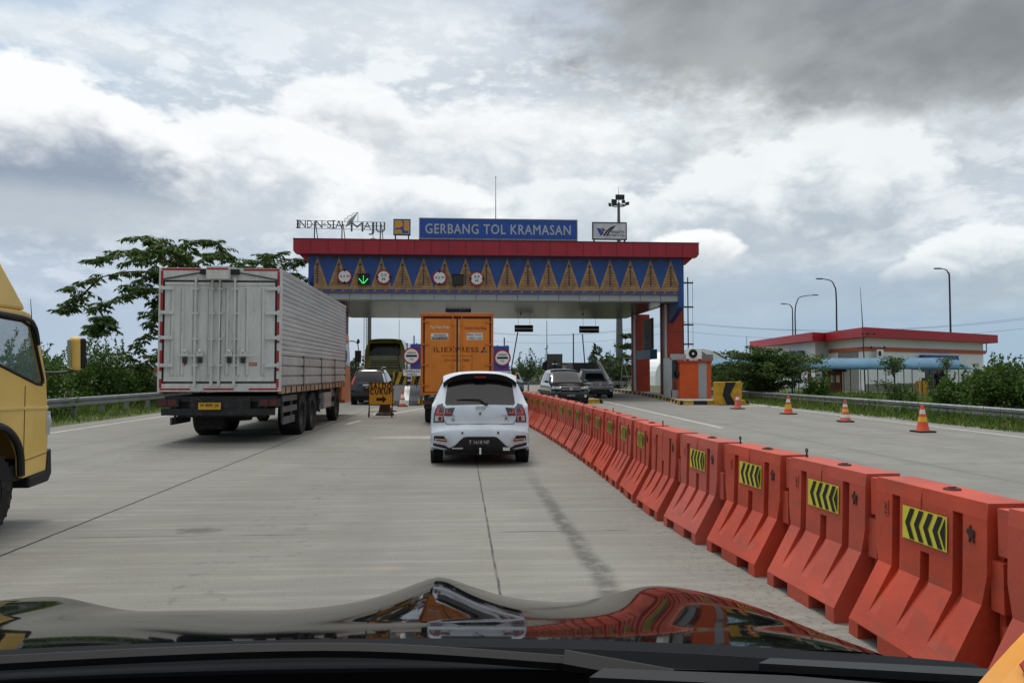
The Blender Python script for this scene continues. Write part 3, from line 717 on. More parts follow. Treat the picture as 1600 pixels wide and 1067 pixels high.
# height and width limit signs and lane lights on the songket front
YS = GY + .34
def limit_sign(px, py, kind, label):
    p = at(px, py, YS); t = thing('limit_sign', label, 'road sign', p)
    c = MB(); r = .40
    c.disc((0, 0, 0), r, 'y', .03, 36, 0); c.build('rim', 'sign_red', t)
    c = MB(); c.disc((0, -.019, 0), r * .80, 'y', .012, 36, 0)
    for s in (-1, 1):
        if kind == 'h': tri = [(-.12, s * r * .99), (.12, s * r * .99), (0, s * r * .62)]
        else: tri = [(s * r * .99, -.12), (s * r * .99, .12), (s * r * .62, 0)]
        c.prism(tri, 'y', -.034, -.028, 1)
    if kind == 'h': c.text('4,2 M', (0, -.029, 0), w=.50, h=.15, bold=.03, mi=2)
    else: c.text('2,5', (0, -.029, .11), w=.30, h=.15, bold=.03, mi=2); c.text('M', (0, -.029, -.12), w=.15, h=.15, bold=.03, mi=2)
    c.build('face', ['ink_white', 'ink_black', 'ink_black'], t)
limit_sign(538.5, 432, 'h', 'round 4,2 M height limit sign left of the green arrow light')
limit_sign(599.5, 433, 'w', 'round 2,5 M width limit sign right of the green arrow light')
limit_sign(687, 434, 'h', 'round 4,2 M height limit sign left of the unlit lane light')
limit_sign(745, 435.5, 'w', 'round 2,5 M width limit sign right of the unlit lane light')
def lane_light(px, py, on, label):
    p = at(px, py, YS); t = thing('lane_light', label, 'lane light', p)
    c = MB(); c.bb((-.30, -.05, -.29), (.30, .06, .29), 0); c.bb((-.33, -.07, .29), (.33, .06, .33), 0); c.build('housing', 'ink_black', t)
    c = MB()
    if on:
        for k in range(7): c.sphere((0, -.055, .20 - k * .062), .022, 6)
        for s in (-1, 1):
            for k in range(5): c.sphere((s * (.03 + k * .045), -.055, -.19 + k * .055), .022, 6); c.sphere((s * (.06 + k * .045), -.055, -.20 + k * .06), .018, 6)
        c.build('arrow', 'led_green', t)
    else:
        c.bb((-.25, -.058, -.24), (.25, -.0505, .24))
        c.build('lamp_grid', mat('led_off', (46, 42, 44), .5), t)
lane_light(568, 437, True, 'square lane light showing a lit green down arrow')
lane_light(715.5, 438, False, 'square unlit dark lane light on the songket front')

# things hanging from the ceiling
def hang(px0, py0, px1, py1, Y, name, label, cat, bars):
    a, b = at(px0, py1, Y), at(px1, py0, Y); w = b.x - a.x; t = thing(name, label, cat, ((a.x + b.x) / 2, Y, a.z)); h = b.z - a.z
    for x in (-w * .3, w * .32):
        c = MB(); c.tube([(x, 0, h), (x, 0, z_so + .05 - a.z)], .010, 5); c.build('rod', 'steel_dark', t)
    for (z0, z1, mt) in bars:
        c = MB(); c.bb((-w / 2, -.04, z0 * h), (w / 2, .04, z1 * h)); c.build('bar', mt, t)
    return t, w, h
hang(804, 508, 833, 518.5, 55, 'height_bar', 'pair of black clearance bars hung beside the right round sign', 'clearance bar', ((0, .36, 'ink_black'), (.36, .58, 'ink_white'), (.58, 1, 'ink_black')))
hang(905, 509.5, 936, 520, 55, 'height_bar', 'pair of black clearance bars hung above the black minivan', 'clearance bar', ((0, .36, 'ink_black'), (.36, .58, 'ink_white'), (.58, 1, 'ink_black')))
t, w, h = hang(696, 475, 736, 488, 50, 'lane_sign', 'small blue hanging sign above the orange box truck', 'sign', ((.0, 1, mat('sign_blue_light', (46, 96, 184), .4)),))
c = MB(); c.text('GERBANG TOL', (0, -.044, h * .66), w=w * .85, h=h * .22, mi=0); c.text('KRAMASAN', (0, -.044, h * .28), w=w * .6, h=h * .22, mi=0); c.bb((-w * .5, -.05, h), (w * .5, -.041, h * 1.05))
for i in range(7): c.prism([(-w * .46 + i * w * .145, -.02), (-w * .46 + i * w * .145 + .16, -.02), (-w * .46 + i * w * .145 + .08, -.16)], 'y', -.03, -.02)
c.build('lettering', mat('sign_pale', (190, 200, 220), .5), t)
# ------------------------------------------------------------------ wheels and vehicles
def wheel(parent, x, y, r, w, side, rimmat='rim_grey', hub=0.58, dual=False, spokes=5):
    """side +1: the rim faces +X; axle along X"""
    t = MB(); h = w / 2
    t.lathe([(r * hub, -h * .9), (r * .93, -h), (r * .985, -h * .75), (r, -h * .45), (r, h * .45), (r * .985, h * .75), (r * .93, h), (r * hub, h * .9)], (0, 0, 0), 'x', 28)
    for k in range(28):
        a = 2 * math.pi * k / 28; t.box((0, r * .995 * math.cos(a), r * .995 * math.sin(a)), (w * .86, .02, .03), 0, ('X', a))
    t.lathe([(r * hub * 1.0, -h * .9), (r * hub, h * .9)], (0, 0, 0), 'x', 28)
    o = t.build('wheel', 'rubber', parent, (x, y, r), smooth=40)
    m = MB(); s = side
    if dual: m.lathe([(r * hub, s * h * .8), (r * hub * .95, s * h * .7), (r * hub * .62, -s * h * .5), (r * .2, -s * h * .5), (r * .19, s * h * .5), (.001, s * h * .5)], (0, 0, 0), 'x', 24)
    else: m.lathe([(r * hub, s * h * .85), (r * hub * .92, s * h * .6), (r * hub * .85, s * h * .45), (r * .22, s * h * .70), (.001, s * h * .72)], (0, 0, 0), 'x', 24)
    for k in range(spokes):
        a = 2 * math.pi * k / spokes + .3; rr = r * hub * .58
        if dual: m.lathe([(.001, 0), (r * .07, 0), (r * .07, s * .02)], (-s * h * .48, rr * math.cos(a), rr * math.sin(a)), 'x', 8)
        else: m.box((s * h * .64, rr * math.cos(a), rr * math.sin(a)), (.02, r * hub * .62, r * .13), 1, Matrix.Rotation(a, 3, 'X'))
    m.build('rim', [rimmat, 'aluminium'], o, smooth=40)
    return o

class Shell:
    """car body skin: rows run up the rear, over the roof and down the front; t goes -1..1 across, v 0..1 down the side"""
    def __init__(s, rows, Wb, zb, zs, sub=4):
        s.rows = rows; s.Wb = Wb; s.zb = zb; s.zs = zs; s.n = len(rows)
    def row(s, k):
        k = min(max(k, 0.0), s.n - 1.0); i = min(int(k), s.n - 2); t = k - i
        p = [s.rows[min(max(i + d, 0), s.n - 1)] for d in (-1, 0, 1, 2)]
        out = []
        for c in range(len(p[0])):
            a, b, cc, d = (q[c] for q in p); lo, hi = min(b, cc), max(b, cc)
            v = 0.5 * (2 * b + (cc - a) * t + (2 * a - 5 * b + 4 * cc - d) * t * t + (3 * b - a - 3 * cc + d) * t ** 3)
            e = .15 * (hi - lo); out.append(min(max(v, lo - e), hi + e))
        return out
    def top(s, k, t, off=0.0):
        y, z, w, cr = s.row(k)
        ya, za = s.row(k - .25)[:2]; yb, zb = s.row(k + .25)[:2]; d = Vector((yb - ya, zb - za)); d.normalize(); ny, nz = -d.y, d.x     # outward normal (y,z)
        q = abs(t) ** 3.0
        p = Vector((w * t, y - ny * cr * q, z - nz * cr * q))
        if off: p += Vector((0.35 * t * abs(t) ** 3, ny, nz)) * off
        return p
    def side(s, k, v, sgn, off=0.0):
        e = s.top(k, sgn); zb = min(s.zb, e.z); zs = min(s.zs, e.z)
        x_e = abs(e.x); W = max(s.Wb, x_e) if e.z >= s.zb - .3 else max(s.Wb, x_e)
        fy = e.y
        if v < .45:
            u = v / .45; x = x_e + (W * .985 - x_e) * (u ** .8); z = e.z + (zb - e.z) * u
        else:
            u = (v - .45) / .55; z = zb + (zs - zb) * u; x = W * (.985 + .03 * math.sin(u * math.pi) - .035 * u * u)
        return Vector((sgn * (x + off), fy, z))
    def body(s, name, mats, parent, step=.34, nt=14, matfn=None):
        m = MB(); ks = [i * step for i in range(int((s.n - 1) / step) + 1)] + [s.n - 1.0]
        ts = [-1 + 2 * i / nt for i in range(nt + 1)]; vvs = [0, .12, .24, .36, .45, .55, .66, .78, .9, 1.0]
        ring = lambda k: [s.side(k, v, -1) for v in reversed(vvs[1:])] + [s.top(k, t) for t in ts] + [s.side(k, v, 1) for v in vvs[1:]]
        rings = [ring(k) for k in ks]; n = len(rings[0])
        m.add([p for r in rings for p in r], [(i * n + j, i * n + j + 1, (i + 1) * n + j + 1, (i + 1) * n + j) for i in range(len(ks) - 1) for j in range(n - 1)])
        m.add([p for p in (rings[0][0], rings[0][-1], rings[-1][-1], rings[-1][0])], [(0, 1, 2, 3)])
        me_o = m.build(name, mats, parent)
        bm = bmesh.new(); bm.from_mesh(me_o.data); bmesh.ops.remove_doubles(bm, verts=bm.verts, dist=.004); bmesh.ops.dissolve_degenerate(bm, dist=.002, edges=bm.edges); bmesh.ops.recalc_face_normals(bm, faces=bm.faces); bm.to_mesh(me_o.data); bm.free()
        me_o.data.shade_smooth(); me_o.data.set_sharp_from_angle(angle=R(50))
        return me_o
    def patch(s, m, outline, off, nt=10, nk=8, mi=0):
        """outline(k-fraction f 0..1) -> (k, t0, t1); fills the strip on the skin"""
        grid = []
        for i in range(nk + 1):
            k, t0, t1 = outline(i / nk); grid.append([s.top(k, t0 + (t1 - t0) * j / nt, off) for j in range(nt + 1)])
        n = nt + 1
        m.add([p for r in grid for p in r], [(i * n + j, i * n + j + 1, (i + 1) * n + j + 1, (i + 1) * n + j) for i in range(nk) for j in range(nt)], mi)
    def spatch(s, m, k0, k1, v0, v1, sgn, off, nk=8, nv=3, mi=0):
        grid = [[s.side(k0 + (k1 - k0) * i / nk, v0 + (v1 - v0) * j / nv, sgn, off) for j in range(nv + 1)] for i in range(nk + 1)]; n = nv + 1
        m.add([p for r in grid for p in r], [(i * n + j, i * n + j + 1, (i + 1) * n + j + 1, (i + 1) * n + j) for i in range(nk) for j in range(nv)], mi)
def lerp(a, b, f): return a + (b - a) * f
def arches(parent, W, spots, r):
    for (y) in spots:
        for s in (-1, 1):
            c = MB(); c.lathe([(.001, -.03), (r, -.03), (r, .035), (r * .9, .04), (.001, .02)], (s * (W - .012), y, r * .92), 'x', 26); c.build('wheel_arch', 'black_plastic', parent)
def plate(parent, c, w, h, txt, bg='ink_black', fg='ink_white', face=-1):
    m = MB(); M = None if face < 0 else Matrix.Rotation(math.pi, 3, 'Z')
    m.box(c, (w, .012, h), 0); m.text(txt, (c[0], c[1] + face * .007, c[2] + h * .08), w=w * .84, h=h * .55, depth=.003, bold=.015, mi=1, M=M)
    return m.build('number_plate', [bg, fg], parent)
def mirrors(parent, x, y, z, mt, face=1):
    for s in (-1, 1):
        c = MB(); c.sphere((s * (x + .10), y, z), .1, 12, 0, (1.0, .55, .72)); c.bb((s * (x - .06) if s > 0 else s * (x - .06), y - .02, z - .05), (s * (x + .06), y + .03, z - .01)); c.build('wing_mirror', mt, parent, smooth=60)

# ---- white hatchback straight ahead
def hatchback():
    px, py = 748.5, 720; p = gr(px, py)
    t = thing('hatchback', 'white hatchback with black roof spoiler waiting straight ahead', 'car', (p.x, p.y - .78, 0), R(-.3)); t.scale = (.955, 1, 1)
    rows = [(.22, .21, .72, .05), (.10, .23, .78, .10), (.03, .33, .82, .16), (.0, .46, .835, .17), (.015, .58, .83, .16), (.06, .645, .815, .15), (.085, .70, .80, .15), (.085, .84, .785, .15), (.115, .97, .755, .14), (.19, 1.08, .72, .12), (.30, 1.26, .665, .10), (.40, 1.41, .615, .08), (.55, 1.48, .59, .07), (.95, 1.515, .60, .06), (1.5, 1.515, .60, .06), (2.0, 1.47, .60, .07), (2.3, 1.34, .62, .09), (2.75, 1.04, .69, .10), (3.1, .96, .70, .08), (3.42, .85, .72, .08), (3.58, .68, .76, .12), (3.64, .45, .79, .16), (3.58, .24, .76, .16)]
    S = Shell(rows, .83, .98, .24)
    S.body('body', 'white_paint', t)
    # rear glass
    g_ = MB(); S.patch(g_, lambda f: (lerp(8.35, 10.9, f), -lerp(.80, .88, f) + (0 if f > .12 else .03), lerp(.80, .88, f) - (0 if f > .12 else .03)), .006, 14, 8)
    for i in range(15):   # the lower edge sags in the middle
        pass
    S.patch(g_, lambda f: (lerp(8.12, 8.36, f), -lerp(.45, .79, f ** .5), lerp(.45, .79, f ** .5)), .006, 14, 5)
    g_.build('rear_window', 'tint', t, smooth=60)
    for s in (-1, 1):
        w_ = MB(); S.spatch(w_, 12.2, 15.9, .07, .42, s, .004); w_.build('side_window', 'tint', t)
    m = MB()  # spoiler with a pale upper lip
    for i in range(17):
        pass
    sp_path = []
    nsp = 20; up = []; lo = []; bk = []
    for i in range(nsp + 1):
        u = -1 + 2 * i / nsp; x = u * .632; q = abs(u) ** 4
        up.append((x, .44 + .02 * q, 1.522 - .03 * u * u - .05 * q)); bk.append((x, .22 + .10 * q, 1.488 - .035 * u * u - .12 * q)); lo.append((x, .31 + .06 * q, 1.385 - .015 * u * u - .12 * q))
    vs = up + bk + lo; n = nsp + 1
    m.add(vs, [(i, i + 1, n + i + 1, n + i) for i in range(nsp)], 1); m.add(vs, [(n + i, n + i + 1, 2 * n + i + 1, 2 * n + i) for i in range(nsp)] + [(2 * n + i, 2 * n + i + 1, i + 1, i) for i in range(nsp)] + [(0, n, 2 * n), (nsp, 2 * n + nsp, n + nsp)])
    m.build('spoiler', ['black_plastic', 'white_paint'], t, smooth=50)
    m = MB(); m.box((0, .262, 1.425), (.20, .03, .022)); m.build('brake_light', 'red_lens', t)
    for s in (-1, 1):
        m = MB()   # lamp cluster: dark housing, red light guides, clear lower lens
        S.patch(m, lambda f: (lerp(6.0, 8.7, f), s * .99, s * lerp(.76, .86, f)), .008, 6, 8, 0)
        S.patch(m, lambda f: (lerp(6.75, 7.75, f), s * lerp(.60, .56, f), s * .77), .008, 4, 4, 0)
        S.patch(m, lambda f: (lerp(6.9, 7.15, f), s * .95, s * .80), .014, 4, 2, 1); S.patch(m, lambda f: (lerp(6.9, 7.9, f), s * .95, s * .89), .014, 3, 4, 1)
        S.patch(m, lambda f: (lerp(6.95, 7.15, f), s * .74, s * .62), .014, 4, 2, 1); S.patch(m, lambda f: (lerp(6.95, 7.55, f), s * .74, s * .70), .014, 3, 3, 1)
        S.patch(m, lambda f: (lerp(6.15, 6.75, f), s * .96, s * .80), .013, 4, 3, 2); S.patch(m, lambda f: (lerp(7.5, 8.15, f), s * .86, s * .805), .013, 4, 3, 3)
        S.patch(m, lambda f: (lerp(6.2, 6.65, f), s * .885, s * .82), .017, 3, 3, 4)
        m.build('tail_light', [mat('lamp_housing', (70, 74, 78), .2, .2, coat=.6), 'pink_lens', 'clear_lens', mat('lamp_smoke', (104, 108, 112), .2, .2, coat=.5), 'red_lens'], t)
    # tailgate shut line
    m = MB(); pts = [S.top(8.0, -.79, .004), S.top(7.0, -.80, .004), S.top(6.3, -.77, .004), S.top(5.75, -.70, .005), S.top(5.6, -.5, .005), S.top(5.58, 0, .005), S.top(5.6, .5, .005), S.top(5.75, .70, .005), S.top(6.3, .77, .004), S.top(7.0, .80, .004), S.top(8.0, .79, .004)]
    m.tube(pts, .005, 4); m.build('tailgate_seam', 'seam_dark', t)
    m = MB(); c = S.top(7.6, 0, .012)      # round oval emblem and badges
    for (rx, rz, w) in ((.075, .05, .010), (.03, .048, .008), (.055, .018, .007)):
        pth = [Vector((rx * math.cos(a), 0, rz * math.sin(a) + (.018 if rx == .055 else 0))) + c for a in [2 * math.pi * i / 20 for i in range(21)]]
        m.tube(pth, w * .6, 5)
    m.disc(S.top(7.0, 0, .008), .022, 'y', .02, 12)
    m.build('emblem', 'chrome', t)
    m = MB()
    for (x, txt, k, w, h, mi) in ((-.50, 'AGYA', 6.75, .13, .025, 0), (-.46, 'G', 6.35, .05, .045, 1), (.45, 'TOYOTA', 6.75, .17, .02, 0), (.45, 'R', 6.45, .045, .045, 1)):
        q = S.top(k, x / .80, .012); m.text(txt, q, w=w, h=h, depth=.004, bold=.02, mi=mi)
    m.build('badge', ['rim_grey', 'ink_black'], t)
    # bumper: black recess with plate, side vents, reflectors, lower valance
    m = MB()
    def fr(x, z, d=.0):   # point on bumper face at height z
        k = 1.0
        for i in range(60):
            k = .8 + i * .08
            if S.row(k)[1] >= z: break
        w = S.row(k)[2]; return S.top(k, max(-1, min(1, x / w)), .006 + d)
    def facepoly(pts, mi, d=0.0, nx=10):
        # pts: left-right symmetric strip given as list of (z, x0, x1)
        grid = [[fr(lerp(x0, x1, j / nx), z, d) for j in range(nx + 1)] for (z, x0, x1) in pts]; n = nx + 1
        m.add([p for r in grid for p in r], [(i * n + j, i * n + j + 1, (i + 1) * n + j + 1, (i + 1) * n + j) for i in range(len(pts) - 1) for j in range(nx)], mi)
    facepoly([(.225, -.60, .60), (.27, -.50, .50), (.33, -.42, .42), (.41, -.34, .34), (.455, -.28, .28), (.468, -.22, .22)], 0, .004, 14)
    for s in (-1, 1):
        facepoly([(.36, s * .56, s * .775), (.40, s * .52, s * .775), (.445, s * .60, s * .775), (.485, s * .60, s * .77)], 0, .004)
        facepoly([(.255, s * .48, s * .79), (.31, s * .60, s * .79)], 0, .006)
    m.build('bumper_insert', 'black_plastic', t)
    for s in (-1, 1):
        m = MB(); facepoly([(.365, s * .54, s * .755), (.415, s * .52, s * .755)], 0, .012); facepoly([(.376, s * .56, s * .74), (.404, s * .54, s * .74)], 1, .016)
        m.build('reflector', ['ink_white', 'red_lens'], t)
        m = MB(); m.disc(fr(s * .30, .535, .004), .017, 'y', .02, 10); m.build('parking_sensor', 'ink_black', t)
    plate(t, (-.02, -.035, .385), .40, .10, 'T 1618 NF', 'ink_black', mat('plate_grey', (176, 180, 186), .5))
    m = MB()
    for z in (.285, .25, .215): m.sphere((0, -.05, z), .02, 8)
    m.build('tow_ball', 'ink_white', t)
    m = MB(); q = fr(.44, .275, .02); m.box((q.x, q.y - .012, q.z), (.115, .008, .05), 0); m.text('1.2 G', (q.x, q.y - .018, q.z + .01), w=.08, h=.025, mi=1); m.build('sticker', ['ink_white', 'ink_black'], t)
    m = MB(); q = fr(-.38, .285, .02); m.box((q.x, q.y, q.z), (.18, .01, .022)); m.build('trim_bar', 'chrome', t)
    # wiper
    m = MB(); q0, q1, q2 = S.top(8.05, .14, .03), S.top(8.75, -.02, .03), S.top(8.85, -.55, .025)
    m.tube([q0, lerp(q0, q1, .5), q1, q2], [.022, .018, .011, .007], 6); m.sphere(q0, .028, 8); m.build('wiper', 'ink_black', t)
    m = MB(); m.tube([(0, .9, 1.51), (0, .80, 1.60)], [.006, .003], 5); 
    mirrors(t, .80, 2.35, 1.0, 'black_plastic')
    arches(t, .83, (.72, 3.05), .33)
    for y in (.72, 3.05):
        for s in (-1, 1): wheel(t, s * .735, y, .285, .18, s)
    m = MB(); m.bb((-.6, .25, .16), (.6, 3.4, .30)); m.build('underbody', 'chassis_black', t)
hatchback()

# ---- black minivan facing the camera, in the exit lane
def facing_car(name, label, cat, rows, W, zb, zs, px, py_ground, Y, rot, paint, style):
    p = at(px, 560, Y - style['L'] * style.get('k', 1.0)); Y = p.y + style['L'] * style.get('k', 1.0)
    t = thing(name, label, cat, (p.x, Y, 0), math.pi + rot); k_ = style.get('k', 1.0); t.scale = (k_, k_, k_)
    S = Shell(rows, W, zb, zs); S.body('body', paint, t)
    L = style['L']
    g_ = MB(); k0, k1 = style['ws']; S.patch(g_, lambda f: (lerp(k0, k1, f), -lerp(.82, .88, f), lerp(.82, .88, f)), .008, 12, 8); g_.build('windscreen', 'windscreen', t, smooth=60)
    k0, k1 = style['rw']; g_ = MB(); S.patch(g_, lambda f: (lerp(k0, k1, f), -.85, .85), .008, 12, 5); g_.build('rear_window', 'tint', t, smooth=60)
    for s in (-1, 1):
        for a, b in style['sw']:
            w_ = MB(); S.spatch(w_, a, b, .08, .42, s, .006); w_.build('side_window', 'tint', t)
    yf = L
    gz0, gz1, gw = style['grille']; m = MB()
    m.box((0, yf - .01, (gz0 + gz1) / 2), (gw, .06, gz1 - gz0), 0)
    nb = style.get('bars', 2)
    for i in range(nb): m.box((0, yf + .03, gz0 + (gz1 - gz0) * (i + .6) / nb), (gw * (1.0 if i else .96), .03, .028), 1)
    m.disc((0, yf + .05, (gz0 + gz1) / 2), .075, 'y', .03, 16, 1); m.build('grille', ['ink_black', 'chrome'], t)
    for s in (-1, 1):
        hx, hz, hw, hh = style['lamp']; m = MB()
        m.prism([(s * (hx - hw / 2), hz - hh * .35), (s * (hx + hw / 2), hz - hh * .1), (s * (hx + hw / 2 - .03), hz + hh * .6), (s * (hx - hw / 2), hz + hh * .25)], 'y', yf - .28, yf - .02, 0)
        m.sphere((s * hx, yf - .02, hz + .02), hh * .3, 10, 1, (1.2, .4, 1)); m.build('headlight', ['clear_lens', 'ink_white'], t)
        m = MB(); m.disc((s * (W - .2), yf - .06, .48), .07, 'y', .1, 12); m.build('fog_light', 'clear_lens', t)
    m = MB(); m.box((0, yf - .03, .46), (W * 1.25, .10, .16), 0); m.box((0, yf - .02, .30), (W * 1.7, .16, .07), 0); m.build('bumper_grille', 'ink_black', t)
    if style.get('silver'):
        m = MB(); m.box((0, yf + .0, .70), (W * 1.7, .12, .12)); m.build('bumper_bar', 'grey_silver', t, bevel=.03)
    plate(t, (0, yf + .06, style.get('pz', .52)), .42, .13, style['plate'], face=1)
    mirrors(t, W - .02, L - 1.45, zb + .12, style.get('mirror', paint))
    arches(t, W, (.85, L - .85), .38)
    for y in (.85, L - .85):
        for s in (-1, 1): wheel(t, s * (W - .12), y, .34, .22, s)
    m = MB(); m.bb((-W + .15, .3, .2), (W - .15, L - .3, .34)); m.build('underbody', 'chassis_black', t)
    return t, S
rows_mpv = [(.2, .28, .75, .05), (.05, .42, .84, .14), (.0, .60, .86, .16), (.05, .95, .84, .14), (.12, 1.10, .82, .12), (.30, 1.5, .74, .10), (.45, 1.70, .68, .08), (.8, 1.77, .66, .06), (1.8, 1.795, .67, .06), (2.5, 1.75, .68, .05), (2.85, 1.62, .71, .04), (3.25, 1.35, .77, .04), (3.6, 1.12, .81, .05), (4.1, 1.04, .78, .10), (4.45, .96, .80, .14), (4.62, .80, .84, .22), (4.70, .60, .86, .24), (4.66, .38, .84, .24), (4.5, .26, .78, .2)]
facing_car('minivan', 'black minivan with bright headlights coming out past the barriers', 'car', rows_mpv, .91, 1.05, .30, 888, 632, 34.0 + 4.4, R(1.5), 'black_paint', dict(L=4.70, k=.93, ws=(9.3, 11.9), rw=(4.0, 5.8), sw=((7.0, 8.6), (8.75, 10.8)), grille=(.74, .93, .95), lamp=(.66, .86, .42, .16), plate='B 1957 TYR', bars=2, pz=.50))
rows_pick = [(.2, .35, .75, .04), (.05, .5, .85, .10), (.02, .75, .88, .10), (.05, 1.0, .88, .08), (.2, 1.08, .86, .06), (1.2, 1.09, .86, .05), (1.45, 1.12, .84, .05), (1.6, 1.5, .72, .08), (1.75, 1.72, .67, .08), (2.2, 1.80, .66, .06), (2.8, 1.78, .66, .06), (3.15, 1.62, .68, .08), (3.6, 1.2, .76, .10), (4.1, 1.12, .79, .08), (4.7, 1.06, .80, .10), (4.92, .9, .84, .18), (5.0, .66, .88, .22), (4.95, .42, .86, .22), (4.8, .32, .8, .2)]
tp, _ = facing_car('pickup', 'silver pickup with white roof and painted-in dark bonnet reflection behind the minivan', 'pickup truck', rows_pick, .93, 1.08, .38, 933, 622, 44.5 + 4.65, R(2), 'grey_silver', dict(L=5.0, k=.93, ws=(11.15, 12.6), rw=(7.2, 8.4), sw=((9.0, 11.0),), grille=(.78, .98, .85), lamp=(.70, .92, .36, .17), plate='BG 8214 ZK', silver=True, bars=3, pz=.60))
m = MB(); m.box((0, 4.2, 1.125), (1.3, 1.0, .02)); m.box((0, 4.05, 1.16), (.5, .5, .07), taper=.85); m.build('bonnet_reflection_scoop', 'ink_black', tp)  # scoop on a black sheet; the silver bonnet's dark reflection set as colour
m = MB(); m.bb((-.64, 1.9, 1.795), (.64, 2.95, 1.83)); m.bb((-.62, 2.9, 1.72), (.62, 3.06, 1.80)); m.build('roof_panel', 'white_paint', tp, bevel=.02)
# ---- small white car seen past the hatchback
rows_sm = [(.2, .25, .72, .05), (.05, .4, .80, .14), (.0, .58, .81, .14), (.1, .95, .77, .12), (.3, 1.3, .66, .10), (.5, 1.46, .60, .08), (1.2, 1.52, .60, .06), (1.9, 1.50, .60, .07), (2.2, 1.38, .62, .08), (2.8, 1.04, .70, .10), (3.3, .94, .70, .10), (3.6, .78, .74, .16), (3.7, .52, .78, .2), (3.62, .25, .76, .2)]
facing_car('hatchback', 'small white car glimpsed between the hatchback and the barrier row', 'car', rows_sm, .82, .98, .26, 800, 615, 52 + 3.7, R(0), 'white_paint', dict(L=3.7, ws=(7.2, 8.8), rw=(3.2, 4.3), sw=((5.6, 8.0),), grille=(.60, .74, .6), lamp=(.60, .78, .32, .15), plate='BG 1375 PL', bars=2, pz=.42))

# ---- black SUV seen from behind in the left lane
def suv_rear():
    Yr = 36.0; p = at(576, 600, Yr); t = thing('suv', 'black SUV with silver roof rails waiting behind the green bus', 'car', (p.x, Yr, 0))
    rows = [(.2, .32, .74, .05), (.06, .42, .82, .12), (.0, .58, .84, .12), (.03, .9, .82, .12), (.08, 1.05, .80, .10), (.22, 1.38, .70, .08), (.36, 1.58, .64, .07), (.6, 1.66, .62, .06), (1.4, 1.68, .63, .06), (2.3, 1.62, .63, .07), (2.6, 1.5, .65, .08), (3.1, 1.12, .74, .10), (3.7, 1.0, .74, .10), (4.0, .85, .78, .16), (4.1, .55, .80, .2), (4.0, .3, .78, .2)]
    S = Shell(rows, .85, 1.03, .34); S.body('body', 'black_paint', t)
    g_ = MB(); S.patch(g_, lambda f: (lerp(4.15, 5.9, f), -.86, .86), .008, 12, 6); g_.build('rear_window', 'tint', t, smooth=60)
    for s in (-1, 1):
        w_ = MB(); S.spatch(w_, 7.0, 10.8, .08, .42, s, .006); w_.build('side_window', 'tint', t)
        m = MB(); S.patch(m, lambda f: (lerp(3.4, 5.4, f), s * .985, s * .88), .012, 4, 6); m.build('tail_light', 'clear_lens' if s > 0 else 'pink_lens', t)
        m = MB(); m.tube([(s * .56, .45, 1.68), (s * .57, .6, 1.75), (s * .57, 1.9, 1.76), (s * .56, 2.1, 1.68)], .022, 6); m.build('roof_rail', 'chrome', t)
        m = MB(); m.box((s * .5, -.02, .5), (.12, .02, .05)); m.build('reflector', 'red_lens', t)
    m = MB(); m.box((0.05, -.02, .92), (.62, .03, .06)); m.build('garnish', 'ink_white', t)
    plate(t, (.05, -.03, .80), .40, .11, 'BG 1402 RA')
    m = MB(); m.box((0, .02, .45), (1.6, .12, .16)); m.build('bumper', 'black_plastic', t, bevel=.03)
    mirrors(t, .82, 2.75, 1.08, 'black_paint'); arches(t, .85, (.75, 3.3), .37)
    for y in (.75, 3.3):
        for s in (-1, 1): wheel(t, s * .74, y, .33, .22, s)
    m = MB(); m.bb((-.65, .25, .2), (.65, 3.8, .36)); m.build('underbody', 'chassis_black', t)
suv_rear()

